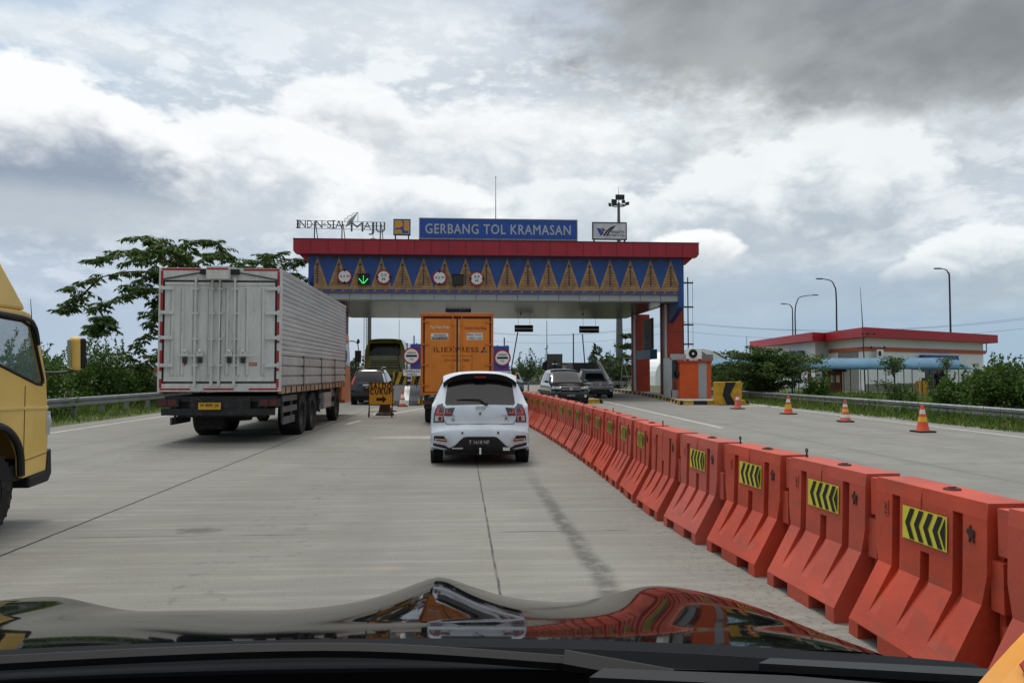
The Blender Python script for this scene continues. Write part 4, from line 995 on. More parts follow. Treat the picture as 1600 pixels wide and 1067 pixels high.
# ---- green bus
def bus():
    Yr = 48.0; p = at(601, 560, Yr); t = thing('bus', 'olive green coach seen from behind under the gate', 'bus', (p.x, Yr, 0))
    W = 1.25; H = 3.62; m = MB()
    rows = [(.0, .55, 1.20), (-.04, .9, 1.23), (-.05, 1.6, 1.25), (-.02, 2.4, 1.22), (.10, 3.1, 1.14), (.25, 3.45, 1.04), (.55, 3.60, .92), (1.0, 3.62, .90)]
    S = Shell([(.05, .45, 1.18, .06), (.0, .6, 1.22, .12), (-.04, 1.0, 1.24, .12), (-.05, 1.6, 1.25, .12), (-.02, 2.3, 1.23, .14), (.08, 3.0, 1.17, .14), (.20, 3.4, 1.08, .12), (.5, 3.6, .98, .08), (1.5, 3.63, .98, .06), (6, 3.63, .98, .06), (11, 3.6, .98, .06), (11.5, 3.4, 1.05, .1), (11.7, 2.6, 1.15, .14), (11.85, 1.4, 1.22, .16), (11.85, .5, 1.2, .16)], 1.25, 2.9, .45)
    S.body('body', 'bus_olive', t)
    g_ = MB(); S.patch(g_, lambda f: (lerp(4.35, 5.75, f), -lerp(.80, .84, f), lerp(.80, .84, f)), .012, 12, 6); g_.build('rear_window', mat('bus_glass', (26, 30, 18), .1), t, smooth=60)
    m = MB()
    for z, h, w in ((1.78, .05, 1.75), (1.95, .05, 1.75), (2.10, .05, 1.70), (1.28, .10, 1.9), (2.22, .03, 1.7)): m.box((0, -.058, z), (w, .02, h))
    m.build('engine_louvre', 'ink_black', t)
    for s in (-1, 1):
        m = MB(); m.box((s * 1.12, .0, .98), (.16, .06, .55), 0); m.box((s * .9, -.05, .72), (.34, .04, .16), 0); m.build('tail_light', 'red_lens', t)
        m = MB(); m.box((s * .82, .22, 3.53), (.2, .04, .05)); m.build('marker_light', 'pink_lens', t)
        w_ = MB(); S.spatch(w_, 8.0, 11.0, .18, .45, s, .006, 10); w_.build('side_window', 'tint', t)
        m = MB(); m.sphere((s * .78, -.06, 1.27), .03, 8); m.build('clearance_lamp', 'ink_white', t)
    m = MB(); m.bb((-1.1, -.06, .42), (1.1, .2, .60)); m.build('bumper', 'chassis_black', t, bevel=.03)
    plate(t, (0, -.08, .75), .5, .14, 'BG 7011 AU', 'yellow_plate', 'ink_black')
    for y in (3.2, 9.4):
        for s in (-1, 1): wheel(t, s * 1.08, y, .48, .28, s)
bus()
# ------------------------------------------------------------------ white box truck on the left
def box_truck():
    Yr = 16.6; a = at(245, 615, Yr); b = at(440, 420, Yr); W = b.x - a.x; cx = (a.x + b.x) / 2
    mat('guard_grey', (92, 94, 96), .7, var=.2, dirt=.5)
    t = thing('box_truck', 'white box truck with ribbed double doors and red reflective tape', 'truck', (cx, Yr, 0))
    z0, z1 = at(342, 612, Yr).z, at(342, 419, Yr).z; L = 9.3; h = W / 2; H = z1 - z0
    def px(x): return (x - 342.5) / 195 * W          # photograph pixels on the rear face -> local
    def pz(y): return z0 + (612 - y) / 193 * H
    # rear frame
    m = MB(); fw = .085
    m.bb((-h, 0, z0), (-h + fw, .12, z1)); m.bb((h - fw, 0, z0), (h, .12, z1)); m.bb((-h + fw, 0, z0), (h - fw, .12, z0 + .17)); m.bb((-h + fw, 0, z1 - .26), (h - fw, .12, z1))
    m.build('rear_frame', 'truck_white', t, bevel=.008)
    m = MB(); y = -.004
    def tape(x0, y0, x1, y1): m.bb((px(x0), y, pz(y1)), (px(x1), -.001, pz(y0)))
    for x0, x1 in ((249.5, 310), (379, 437)): tape(x0, 419.5, x1, 423)
    for x0, x1 in ((249, 297), (318, 366), (390, 436)): tape(x0, 606.5, x1, 609.5)
    for xx in (248.0, 433.5):
        for y0, y1 in ((424, 446), (458, 492), (503, 536), (548, 580), (592, 606)): tape(xx, y0, xx + 4, y1)
    m.build('reflective_tape', 'red_tape', t)
    m = MB(); m.box((0, -.10, z1 - .12), (.46, .24, .27), 0); m.bb((-.22, -.226, z1 - .06), (.22, -.221, z1 - .025), 1); m.bb((-.40, -.08, z1 - .14), (.40, -.001, z1 - .03), 2)
    m.build('hinge_cover', ['truck_white', 'red_tape', 'chassis_black'], t, bevel=.01)
    m = MB(); m.tube([(px(252), -.02, pz(437)), (px(325), -.02, pz(424))], .014, 6); m.tube([(px(434), -.02, pz(437)), (px(362), -.02, pz(424))], .014, 6); m.build('roof_strut', 'steel_dark', t)
    # doors
    dz0, dz1 = z0 + .215, z1 - .30
    gap = MB(); gap.bb((-h + fw + .001, .012, dz0 - .019), (h - fw - .001, .11, dz1 + .019)); gap.build('door_seal', 'ink_black', t)
    for s in (-1, 1):
        x_in, x_out = s * .022, s * (h - fw - .045)
        d = MB(); d.bb((min(x_in, x_out), .005, dz0), (max(x_in, x_out), .03, dz1)); 
        for xf in ((267, 283, 302, 326), (354, 372, 386, 411))[s > 0]:
            x = px(xf); d.prism([(x - .055, .006), (x - .03, -.022), (x + .03, -.022), (x + .055, .006)], 'z', dz0 + .14, dz1 - .12)
            d.bb((x - .028, -.0235, dz0 + .15), (x - .012, -.0222, dz1 - .13), 1)
        d.bb((min(x_in, x_out), -.012, dz1 - .06), (max(x_in, x_out), .006, dz1 - .005)); d.bb((min(x_in, x_out), -.012, dz0 + .005), (max(x_in, x_out), .006, dz0 + .05))
        do = d.build('door', ['truck_white', mat('rib_shade', (150, 152, 152), .6, var=.1)], t)
        for y_ in (451, 489, 528, 571):
            q = MB(); x = px(252 if s < 0 else 433); q.box((x - s * .08, -.035, pz(y_)), (.30, .03, .075)); q.tube([(x + s * .05, -.04, pz(y_) - .06), (x + s * .05, -.04, pz(y_) + .06)], .025, 8); q.build('hinge', 'truck_white', do, bevel=.006)
        rods = ((305, 331), (343, 367))[s > 0]
        for xr_ in rods:
            q = MB(); x = px(xr_); q.tube([(x, -.055, pz(600)), (x, -.055, pz(436))], .021, 8)
            for y_ in (452, 490, 530, 571): q.box((x, -.04, pz(y_)), (.12, .05, .035))
            q.box((x, -.045, pz(599)), (.05, .05, .10)); q.box((x, -.045, pz(437)), (.05, .05, .08)); q.build('lock_rod', 'truck_white', do)
        q = MB()
        for xf in (((289, 313), (359, 381)))[s > 0]:
            x = px(xf); q.box((x, -.05, pz(553)), (.13, .05, .09), 0); q.box((x, -.045, pz(563)), (.09, .03, .12), 1); q.sphere((x, -.065, pz(549)), .045, 8, 0)
        q.tube([(px(278 if s < 0 else 350), -.06, pz(556)), (px(318 if s < 0 else 402), -.06, pz(556))], .016, 6); q.build('latch', ['truck_white', 'steel_dark'], do)
    st = MB(); st.prism([(px(284), pz(567)), (px(288), pz(571.5)), (px(292), pz(567)), (px(290), pz(565)), (px(288), pz(566.5)), (px(286), pz(565))], 'y', -.004, .004)
    st.box((px(396), .0, pz(569)), (.16, .006, .07)); st.text('HINO', (px(396), -.0035, pz(569)), w=.12, h=.035, mi=1)
    st.build('door_sticker', [mat('faded_red', (176, 70, 74), .6, var=.2), 'ink_white'], t)
    # box: roof, walls of horizontal slats above, drop sides below
    zd = z0 + .78
    m = MB(); m.bb((-h + .01, .12, z0 + .02), (h - .06, L, z1 - .02)); m.build('cargo_box', 'aluminium', t)
    for s in (-1, 1):
        m = MB(); n = 17; hh = (z1 - zd) / n
        for i in range(n):
            za = zd + i * hh; m.prism([(s * (h - .062), za), (s * (h - .030), za + .004), (s * (h - .010), za + .016), (s * (h - .006), za + hh * .5), (s * (h - .010), za + hh - .012), (s * (h - .030), za + hh)], 'y', .13, L - .02)
        m.bb((s * (h - .05), .12, z1 - .06), (s * h, L, z1))
        m.build('slat_wall', mat('slat_silver', (196, 199, 200), .4, .25, var=.10, dirt=.25, scale=1.5, streak=(1, .3, 2)), t)
        m = MB(); ys = [.14, 2.45, 4.85, 7.1, L - .05]
        for y0, y1 in zip(ys, ys[1:]):
            for k in range(3):
                za = z0 + .10 + k * .225; m.prism([(s * (h - .06), za), (s * (h - .005), za + .03), (s * (h - .005), za + .19), (s * (h - .06), za + .222)], 'y', y0 + .04, y1 - .05)
        m.build('drop_side', mat('dropside_grey', (184, 185, 184), .5, .25, var=.12, dirt=.35, scale=1.5), t)
        for y0 in ys[1:-1]: m = MB(); m.bb((s * (h - .04), y0 - .05, z0 - .04), (s * (h + .012), y0 + .02, zd + .03)); m.build('side_post', mat('post_grey', (104, 104, 104), .6, .2, var=.15), t)
        m = MB(); m.bb((s * (h - .07), .12, z0 - .05), (s * (h - .006), L, z0 + .085), 0)
        for k in range(16): m.bb((s * (h - .03), .5 + k * .56, z0 - .06), (s * (h + .006), .57 + k * .56, z0 + .09), 1)
        m.build('side_rail', [mat('rail_orange', (168, 138, 106), .7, var=.2, dirt=.6), 'steel_dark'], t)
    # chassis
    m = MB(); 
    for s in (-1, 1): m.bb((s * .42, .1, .62), (s * .52, L + 1.2, .90))
    m.bb((-h + .15, .05, .88), (h - .15, L - .1, 1.0)); 
    for y in (1.2, 3, 5, 7): m.bb((-.5, y, .65), (.5, y + .1, .85))
    m.bb((-.9, .15, .55), (.9, .4, 1.0)); m.build('chassis', 'chassis_black', t)
    m = MB(); m.bb((-h + .1, -.02, .60), (h - .12, .12, .74)); m.bb((-.6, .02, .74), (.65, .10, .98)); m.build('rear_bumper', 'chassis_black', t)
    for s in (-1, 1):
        m = MB(); m.bb((s * 1.28 - .02 * s, -.03, .78), (s * .82, .1, .95), 0); m.bb((s * 1.24, -.036, .80), (s * 1.06, -.03, .93), 1); m.bb((s * 1.03, -.036, .80), (s * .86, -.03, .93), 1)
        m.build('tail_light', ['chassis_black', mat('dull_lens', (86, 36, 36), .3, var=.1)], t)
        m = MB()   # side guards
        for z in (.62, .86): m.bb((s * (h - .10), .5, z), (s * (h - .06), 2.0, z + .13))
        m.bb((s * (h - .10), .6, .36), (s * (h - .06), 1.75, .52))
        for y in (.7, 1.6): m.bb((s * (h - .14), y, .4), (s * (h - .10), y + .06, 1.0))
        m.build('side_guard', 'guard_grey', t); m = MB()
        for z in (.48, .78): m.bb((s * (h - .10), 4.9, z), (s * (h - .06), 7.4, z + .13))
        for y in (5.2, 6.9): m.bb((s * (h - .14), y, .4), (s * (h - .10), y + .06, 1.0))
        m.build('side_guard', mat('guard_grey', (92, 94, 96), .7, var=.2, dirt=.5), t)
        m = MB()
        for y in (2.05, 4.55): m.bb((s * (h - .5), y, .45), (s * (h - .02), y + .03, 1.02))
        m.build('mudguard', 'rubber', t)
        for y in (2.55, 3.85): wheel(t, s * (h - .28), y, .50, .50, s, 'steel_dark', .56, True, 10)
        wheel(t, s * (h - .2), 7.95, .50, .27, s, 'steel_dark', .56, True, 10)
    m = MB(); m.bb((-.62, .45, .28), (-.05, .7, .62)); m.build('mud_flap', 'rubber', t)
    plate(t, (px(329.5), -.05, pz(634)), .46, .145, 'W 8081 JA', 'yellow_plate', 'ink_black')
    m = MB(); m.tube([(px(308), -.03, pz(622)), (px(318), -.04, pz(628))], .02, 6); m.build('plate_lamp', 'chassis_black', t)
    # spare wheel hung under the tail and a jack stand look: toolbox
    m = MB(); m.lathe([(.14, -.12), (.46, -.13), (.5, 0), (.46, .13), (.14, .12)], (-.1, 1.2, .56), 'z', 24); m.build('spare_wheel', 'rubber', t, smooth=50)
    m = MB(); m.box((1.0, 6.0, .72), (.5, 1.2, .42)); m.tube([(h - .3, 7.2, .95), (h - .3, 7.6, .95)], .18, 12); m.build('fuel_tank', 'aluminium', t)
    # cab
    m = MB(); c0 = L + .12
    m.prism([(c0, .55), (c0, 2.75), (c0 + .3, 2.9), (c0 + 1.5, 2.82), (c0 + 1.95, 1.7), (c0 + 2.05, .9), (c0 + 2.05, .45), (c0 + 1.5, .45), (c0 + .9, .45), (c0 + .5, .6)], 'x', -1.13, 1.13); m.build('cab', 'cab_orange', t, bevel=.05)
    m = MB(); m.bb((-.9, L - .08, z0 + .2), (h - .02, L + .06, z1 - .05)); m.build('front_bulkhead', mat('bulkhead_dark', (70, 46, 40), .7, var=.2), t)
    m = MB(); m.prism([(c0 + 1.53, 2.6), (c0 + 1.9, 1.75), (c0 + 1.94, 1.75), (c0 + 1.57, 2.62)], 'x', -1.05, 1.05); m.build('windscreen', 'windscreen', t)
    for s in (-1, 1):
        m = MB(); m.prism([(c0 + .5, 1.75), (c0 + .5, 2.5), (c0 + 1.4, 2.5), (c0 + 1.75, 1.7)], 'x', s * 1.132, s * 1.142); m.build('door_window', 'tint', t)
        # tall mirror on a bent arm
        m = MB(); xm = s * 1.40
        m.tube(smooth_path([(s * 1.13, c0 + 1.7, 2.62), (s * 1.30, c0 + 1.9, 2.60), (xm, c0 + 1.95, 2.42), (xm, c0 + 1.95, 1.62), (s * 1.25, c0 + 1.95, 1.35), (s * 1.13, c0 + 1.9, 1.2)]), .018, 6); m.build('mirror_arm', 'ink_black', t)
        m = MB(); m.box((xm, c0 + 1.92, 2.08), (.22, .10, .42)); m.sphere((xm, c0 + 1.95, 2.62), .06, 8, 0, (1, 1, 1.6)); m.build('wing_mirror', 'black_plastic', t, bevel=.03)
box_truck()
# ------------------------------------------------------------------ orange box truck in the middle lane
def orange_truck():
    Yr = 22.5; a = at(657, 615, Yr); b = at(771, 490, Yr); W = b.x - a.x; cx = (a.x + b.x) / 2
    t = thing('box_truck', 'orange box truck reading ILI EXPRESS on its rear doors', 'truck', (cx, Yr, 0))
    z0, z1 = at(714, 617, Yr).z, at(714, 489, Yr).z; L = 4.6; h = W / 2; H = z1 - z0
    def px(x): return (x - 714) / 114 * W
    def pz(y): return z0 + (617 - y) / 128 * H
    m = MB(); m.bb((-h + .02, .10, z0), (h - .02, L, z1 - .02)); m.build('cargo_box', 'box_orange', t, bevel=.01)
    m = MB(); m.bb((-h, -.04, z1 - .10), (h, .14, z1), 0); m.bb((-h, 0, z0), (-h + .07, .10, z1 - .1), 0); m.bb((h - .07, 0, z0), (h, .10, z1 - .1), 0); m.bb((-h + .07, .0, z0), (h - .07, .10, z0 + .07), 0)
    m.build('rear_frame', 'box_edge', t, bevel=.008)
    m = MB(); m.bb((-h + .071, .03, z0 + .071), (h - .071, .09, z1 - .101)); m.build('door_seal', 'frame_maroon', t)
    for s in (-1, 1):
        x0, x1 = s * .024, s * (h - .12); d = MB(); d.bb((min(x0, x1), -.005, z0 + .09), (max(x0, x1), .028, z1 - .17))
        if s > 0: d.bb((x0 + .005, -.008, z0 + .09), (x0 + .05, -.0051, z1 - .17), 1)
        do = d.build('door', ['box_orange', mat('edge_pale', (206, 164, 104), .6, var=.15, dirt=.3)], t, bevel=.006)
        for y_ in (503, 538, 570, 602):
            q = MB(); q.box((s * (h - .13), -.02, pz(y_)), (.24, .03, .045)); q.tube([(s * (h - .05), -.025, pz(y_) - .05), (s * (h - .05), -.025, pz(y_) + .05)], .022, 8); q.build('hinge', 'box_edge', do)
        q = MB(); x = s * .13; q.tube([(x, -.035, pz(612)), (x, -.035, pz(493))], .014, 6)
        for y_ in (506, 539, 571): q.box((x, -.028, pz(y_)), (.11, .03, .04))
        q.build('lock_rod', 'box_orange', do)
    m = MB()
    def tx(s, x0, x1, y0, y1, mi, bold=.02): m.text(s, (px((x0 + x1) / 2), -.008, pz((y0 + y1) / 2)), w=px(x1) - px(x0), h=pz(y0) - pz(y1), depth=.003, bold=bold, mi=mi)
    tx('ILI', 677.5, 691, 542.5, 550, 0, .03); tx('EXPRESS', 694, 747.5, 542.5, 550, 0, .03)
    tx('www.iliexpressline.com', 690, 737, 554.5, 557.5, 1, .0); tx('(021) 8661 7888', 694, 733, 561, 565.5, 1, .01)
    tx('Tiap Waktu Melaju', 672, 702, 509, 515, 2, .02); tx('Lewatin Lintas Niaga', 725, 760, 510, 516, 3, .02)
    inks = ['ink_brown', mat('ink_olive', (120, 74, 26), .6), 'ink_white', 'ink_red', mat('ink_slate', (44, 52, 62), .5), mat('ink_wine', (120, 40, 60), .5), mat('ink_teal', (90, 124, 120), .5)]
    m.build('lettering', inks, t); m = MB()
    for (x0, x1, y0, y1, bar, words) in ((673, 700, 521, 531, (674, 699, 526.5, 530.5), (('KIRIM BARANG', 677, 697, 522, 525.5, 5), ('DARAT | LAUT', 675, 698, 527, 530, 2))),
                                         (729, 754, 520, 531, None, (('Bayar Antar', 730, 753, 521, 525, 4), ('CARGO', 731, 742, 526.5, 530, 5), ('COD', 743.5, 753, 526.5, 530, 4)))):
        m = MB(); m.bb((px(x0), -.0075, pz(y1)), (px(x1), -.0055, pz(y0)), 2)
        if bar: m.bb((px(bar[0]), -.009, pz(bar[3])), (px(bar[1]), -.0076, pz(bar[2])), 4)
        for s_, a0_, a1_, y0_, y1_, mi in words:
            m.text(s_, (px((a0_ + a1_) / 2), -.0095, pz((y0_ + y1_) / 2)), w=px(a1_) - px(a0_), h=pz(y0_) - pz(y1_), depth=.002, bold=.02, mi=mi)
        m.build('door_sticker', inks, t)
    m = MB()
    # small three-armed mark after the name
    for k in range(3):
        a_ = R(90 + 120 * k); c_ = Vector((px(756.5), 0, pz(547.5))); u = Vector((math.cos(a_), 0, math.sin(a_))); v = Vector((-u.z, 0, u.x))
        pts = [c_ + u * .02 - v * .02, c_ + u * .085 - v * .03, c_ + u * .12, c_ + u * .085 + v * .02, c_ + u * .02 + v * .05]
        m.prism([(p.x, p.z) for p in pts], 'y', -.010, -.006, (0, 4, 6)[k])
    m.build('emblem', inks, t)
    m = MB(); m.bb((px(737), -.0075, pz(589)), (px(737.7), -.0055, pz(553))); m.build('panel_seam', 'ink_olive', t)
    m = MB()
    for s in (-1, 1): m.bb((s * .34, .1, .5), (s * .42, L + 1.2, .72))
    m.bb((-h + .1, .05, .70), (h - .1, L - .1, .82)); m.bb((-h + .1, .02, .45), (h - .1, .12, .56)); m.bb((-.8, .9, .3), (.8, 1.6, .6)); m.build('chassis', 'chassis_black', t)
    for s in (-1, 1):
        m = MB(); m.bb((s * .95, .55, .08), (s * .32, .58, .68)); m.build('mud_flap', 'rubber', t)
        m = MB(); m.box((s * .86, .0, .63), (.26, .05, .11)); m.build('tail_light', 'dull_lens', t)
        wheel(t, s * .76, 1.15, .38, .42, s, 'steel_dark', .58, True, 6); wheel(t, s * .84, 4.9, .38, .2, s, 'steel_dark', .58, True, 6)
    m = MB(); c0 = L + .1; m.prism([(c0, .45), (c0, 2.05), (c0 + .3, 2.15), (c0 + 1.1, 2.1), (c0 + 1.6, 1.2), (c0 + 1.65, .4)], 'x', -.9, .9); m.build('cab', 'box_orange', t, bevel=.04)
    m = MB(); m.prism([(c0 + 1.13, 1.95), (c0 + 1.52, 1.25), (c0 + 1.56, 1.25), (c0 + 1.17, 1.97)], 'x', -.8, .8); m.build('windscreen', 'windscreen', t)
    for s in (-1, 1):
        m = MB(); m.prism([(c0 + .4, 1.3), (c0 + .4, 1.9), (c0 + 1.05, 1.9), (c0 + 1.35, 1.25)], 'x', s * .902, s * .91); m.build('door_window', 'tint', t)
    # number plate under the rear doors
    plate(t, (.0, -.02, .55), .40, .12, 'B 9214 UXT', 'yellow_plate', 'ink_black')
orange_truck()

# ------------------------------------------------------------------ yellow truck at the left edge
def yellow_truck():
    X = -4.25; Wc = 1.75
    t = thing('light_truck', 'yellow light truck whose cab front enters at the left edge', 'truck', (X - Wc / 2, 7.22, 0)); h = Wc / 2
    def Y_(px): return 4.25 * 1200 / (720 - px) - 6.9
    # local y: 0 = front axle, nose at +1.05
    roof = 2.10
    def side_pts(): return None
    th = .05
    win = [(-.42, 1.62), (-.38, 2.03), (.55, 2.00), (.70, 1.95), (.93, 1.42), (.90, 1.375), (.80, 1.385), (.2, 1.56)]
    for s in (-1, 1):
        x0, x1 = s * (h - th), s * h
        m = MB()
        m.prism([(-.70, .55), (-.70, 1.64), (-.42, 1.62), (.2, 1.56), (.80, 1.385), (.90, 1.375), (.99, 1.40), (1.035, 1.05), (1.045, .80), (1.02, .50), (.62, .47), (.56, .50), (.54, .70), (.45, .86), (.27, .98), (.05, 1.02), (-.2, .99), (-.40, .86), (-.5, .7), (-.53, .55)], 'x', x0, x1)   # lower panel with wheel arch
        m.build('cab_side', 'cab_yellow', t, bevel=.012)
        m = MB(); m.prism([(.70, 1.95), (.55, 2.0), (.55, 2.10), (.66, 2.08), (.80, 1.93), (1.0, 1.40), (.93, 1.40)], 'x', x0, x1); m.prism([(-.70, 1.64), (-.70, 2.10), (.55, 2.10), (.55, 2.0), (-.38, 2.03), (-.42, 1.62)], 'x', x0, x1); m.build('window_frame', 'cab_yellow', t, bevel=.01)
        m = MB(); m.prism(win, 'x', s * (h - .03), s * (h - .022)); m.build('door_window', 'cab_glass', t)
        m = MB(); pts = [Vector((s * (h - .005), y, z)) for y, z in win]; m.tube(pts + [pts[0]], .016, 6); m.build('window_seal', 'rubber', t)
        m = MB(); m.tube(smooth_path([(s * (h + .01), -.4, 2.05), (s * (h + .035), .45, 2.03), (s * (h + .03), .68, 1.96), (s * (h + .01), .80, 1.78)]), .022, 6); m.build('rain_guard', 'black_plastic', t)
        # arch lip and crease
        m = MB(); pts = [(.56, .50), (.54, .70), (.45, .86), (.27, .98), (.05, 1.02), (-.2, .99), (-.40, .86), (-.5, .7), (-.53, .55)]; m.tube(smooth_path([Vector((s * (h + .005), y, z)) for y, z in pts], 4), .035, 8); m.build('wheel_arch', 'black_plastic', t)
        m = MB(); m.prism([(-.7, 1.165), (-.7, 1.20), (1.02, 1.155), (1.02, 1.125)], 'x', s * (h - .002), s * (h + .012)); m.build('crease', 'cab_yellow', t, bevel=.006)
        m = MB(); m.tube([(s * (h + .001), .60, .49), (s * (h + .001), .60, 1.37)], .005, 4); m.tube([(s * (h + .001), .62, .64), (s * (h + .001), 1.03, .68)], .005, 4); m.build('door_seam', mat('seam_ochre', (110, 82, 28), .7), t)
        m = MB(); m.bb((s * (h - .10), 1.0, .86), (s * (h + .005), 1.07, 1.10)); m.sphere((s * (h - .02), 1.05, 1.0), .05, 8, 0, (1, .6, 1.6)); m.build('corner_lamp', 'clear_lens', t, smooth=50)
        m = MB(); m.box((s * (h + .025), -.28, 1.36), (.05, .18, .045)); m.build('door_handle', 'black_plastic', t, bevel=.01)
        # mirror on a long arm reaching forward
        xm = s * (h + .22); ym = 1.12
        m = MB(); m.tube(smooth_path([(s * (h - .02), .98, 1.50), (s * (h + .10), 1.06, 1.50), (xm, ym, 1.53), (xm, ym, 1.62)]), .014, 6); m.build('mirror_arm', 'black_plastic', t)
        m = MB(); m.box((0, 0, 0), (.13, .11, .35), 0); mo = m.build('wing_mirror', 'cab_yellow', t, (xm, ym, 1.70), bevel=.04, seg=3); mo.rotation_euler = (R(4), R(5 * s), R(-38 * s))
        m = MB(); m.box((-.01 * s, -.057, 0), (.085, .008, .28), 0); m.build('mirror_glass', 'chrome', mo)
        m = MB(); m.box((s * .035, .045, 0), (.075, .07, .32)); m.build('mirror_back', 'ink_black', mo, bevel=.02)
        wheel(t, s * (h - .14), .12, .39, .22, s, 'steel_dark', .56, True, 6); wheel(t, s * (h - .24), -2.75, .405, .42, s, 'steel_dark', .56, True, 6)
    m = MB(); m.bb((-h + th, -.70, 2.05), (h - th, .60, 2.10)); m.prism([(.60, 2.10), (.66, 2.08), (.60, 2.04)], 'x', -h + th, h - th); m.build('roof', 'cab_yellow', t)
    m = MB(); m.bb((-h + th, -.75, .55), (h - th, -.70, 1.65)); m.bb((-h + th, -.75, 1.95), (h - th, -.70, 2.08)); m.build('rear_panel', 'cab_yellow', t)
    m = MB(); m.prism([(.98, 1.38), (1.03, 1.05), (1.04, .62), (.99, .62), (.98, 1.05), (.93, 1.38)], 'x', -h + th, h - th); m.build('front_panel', 'cab_yellow', t)
    m = MB(); m.prism([(.70, 2.02), (.97, 1.39), (.99, 1.39), (.72, 2.03)], 'x', -h + th, h - th); m.build('windscreen', 'cab_glass', t)
    m = MB(); m.prism([(.70, .36), (.70, .47), (1.0, .50), (1.02, .70), (1.10, .72), (1.12, .46), (1.06, .38)], 'x', -h - .01, h + .01); m.build('bumper', 'black_plastic', t, bevel=.02)
    m = MB(); m.prism([(-.74, 2.10), (-.74, 2.62), (.0, 2.60), (.16, 2.53), (.55, 2.17), (.60, 2.105)], 'x', -h + .05, h - .005); m.build('wind_deflector', 'cab_yellow', t, bevel=.03)
    m = MB(); m.tube([(h - .03, .78, 1.78), (h + .02, .62, 2.22)], [.006, .003], 5); m.sphere((h - .02, .75, 1.86), .012, 6); m.build('antenna', 'ink_black', t)
    # inside: seat, dash, wheel
    m = MB(); m.bb((-h + .1, -.62, .95), (h - .1, -.10, 1.15)); m.bb((-h + .1, -.68, 1.15), (h - .1, -.52, 1.9)); m.build('seat', mat('seat_grey', (58, 60, 64), .8), t)
    m = MB(); m.bb((-h + .08, .62, 1.1), (h - .08, .95, 1.36)); m.build('dashboard', 'black_plastic', t)
    m = MB(); c = Vector((.42, .52, 1.38)); pts = [c + Vector((.2 * math.cos(a), .05 * math.sin(a), .19 * math.sin(a))) for a in [2 * math.pi * i / 20 for i in range(21)]]; m.tube(pts, .016, 6); m.tube([c, c + Vector((0, .2, -.2))], .025, 6); m.build('steering_wheel', 'ink_black', t)
    m = MB(); m.bb((-h + .05, -.68, .45), (h - .05, .9, .6)); 
    for s in (-1, 1): m.bb((s * .34, -4.2, .55), (s * .42, .2, .74))
    m.build('chassis', 'chassis_black', t)
    m = MB(); m.bb((-h - .02, -4.3, .95), (h + .02, -.85, 1.05)); 
    for s in (-1, 1):
        m.bb((s * (h - .02), -4.3, 1.05), (s * (h + .02), -.85, 1.6)); 
        for y in (-4.2, -3.1, -2.0, -.95): m.bb((s * (h + .021), y, .95), (s * (h + .05), y + .07, 1.62))
    m.bb((-h - .02, -.9, 1.05), (h + .02, -.85, 2.0)); m.bb((-h - .02, -4.3, 1.05), (h + .02, -4.25, 1.6)); m.build('cargo_bed', 'cab_yellow', t)
    return t
yt = yellow_truck()

# ------------------------------------------------------------------ people
def person(name, label, joints, edges, radii, loc, rotz=0.0, shirt=(60, 60, 70), pants=(40, 42, 50), waist=.95, neck=1.45, hair=(20, 18, 18)):
    me = bpy.data.meshes.new(name); me.from_pydata(joints, edges, []); o = bpy.data.objects.new(name, me); COL.objects.link(o)
    sk = o.modifiers.new('skin', 'SKIN'); sk.use_smooth_shade = True
    for i, r in enumerate(radii): me.skin_vertices[0].data[i].radius = (r, r)
    me.skin_vertices[0].data[0].use_root = True
    sb = o.modifiers.new('sub', 'SUBSURF'); sb.levels = 2; sb.render_levels = 2
    dg = bpy.context.evaluated_depsgraph_get(); dg.update(); ev = o.evaluated_get(dg); m2 = bpy.data.meshes.new_from_object(ev)
    bpy.data.objects.remove(o)
    o = bpy.data.objects.new(name, m2); COL.objects.link(o); m2.materials.clear()
    for c, nm in ((shirt, 'cloth'), (pants, 'trouser')): m2.materials.append(mat('%s_%d_%d_%d' % ((nm,) + tuple(c)), c, .85, var=.12))
    m2.materials.append(MATS['skin']); m2.materials.append(mat('hair_%d' % hair[0], hair, .7))
    return o, m2
def standing(label, loc, rotz, shirt, pants, arm=0.0):
    J = [(0, 0, .95), (0, 0, 1.15), (0, .01, 1.38), (0, 0, 1.48), (0, -.02, 1.56), (0, -.02, 1.68),
         (-.19, 0, 1.40), (-.24, .02, 1.12), (-.23, -.08 - arm, .90 + arm), (.19, 0, 1.40), (.25, .02, 1.12), (.24, -.10, .90),
         (-.10, 0, .90), (-.11, .01, .50), (-.11, .03, .09), (-.12, -.10, .04), (.10, 0, .90), (.12, -.02, .50), (.12, .03, .09), (.13, -.10, .04)]
    E = [(0, 1), (1, 2), (2, 3), (3, 4), (4, 5), (2, 6), (6, 7), (7, 8), (2, 9), (9, 10), (10, 11), (0, 12), (12, 13), (13, 14), (14, 15), (0, 16), (16, 17), (17, 18), (18, 19)]
    Rr = [.14, .13, .15, .06, .09, .08, .07, .05, .04, .07, .05, .04, .09, .065, .05, .045, .09, .065, .05, .045]
    o, me = person('person', label, J, E, Rr, loc, rotz, shirt, pants)
    for p in me.polygons:
        z = p.center.z; x = abs(p.center.x)
        p.material_index = 2 if (1.49 < z < 1.64 or (x > .17 and z < 1.05 and z > .7)) else 3 if z >= 1.64 or z < .07 else (1 if z < .96 else 0)
    o.location = loc; o.rotation_euler = (0, 0, rotz); tag(o, label, 'person'); return o

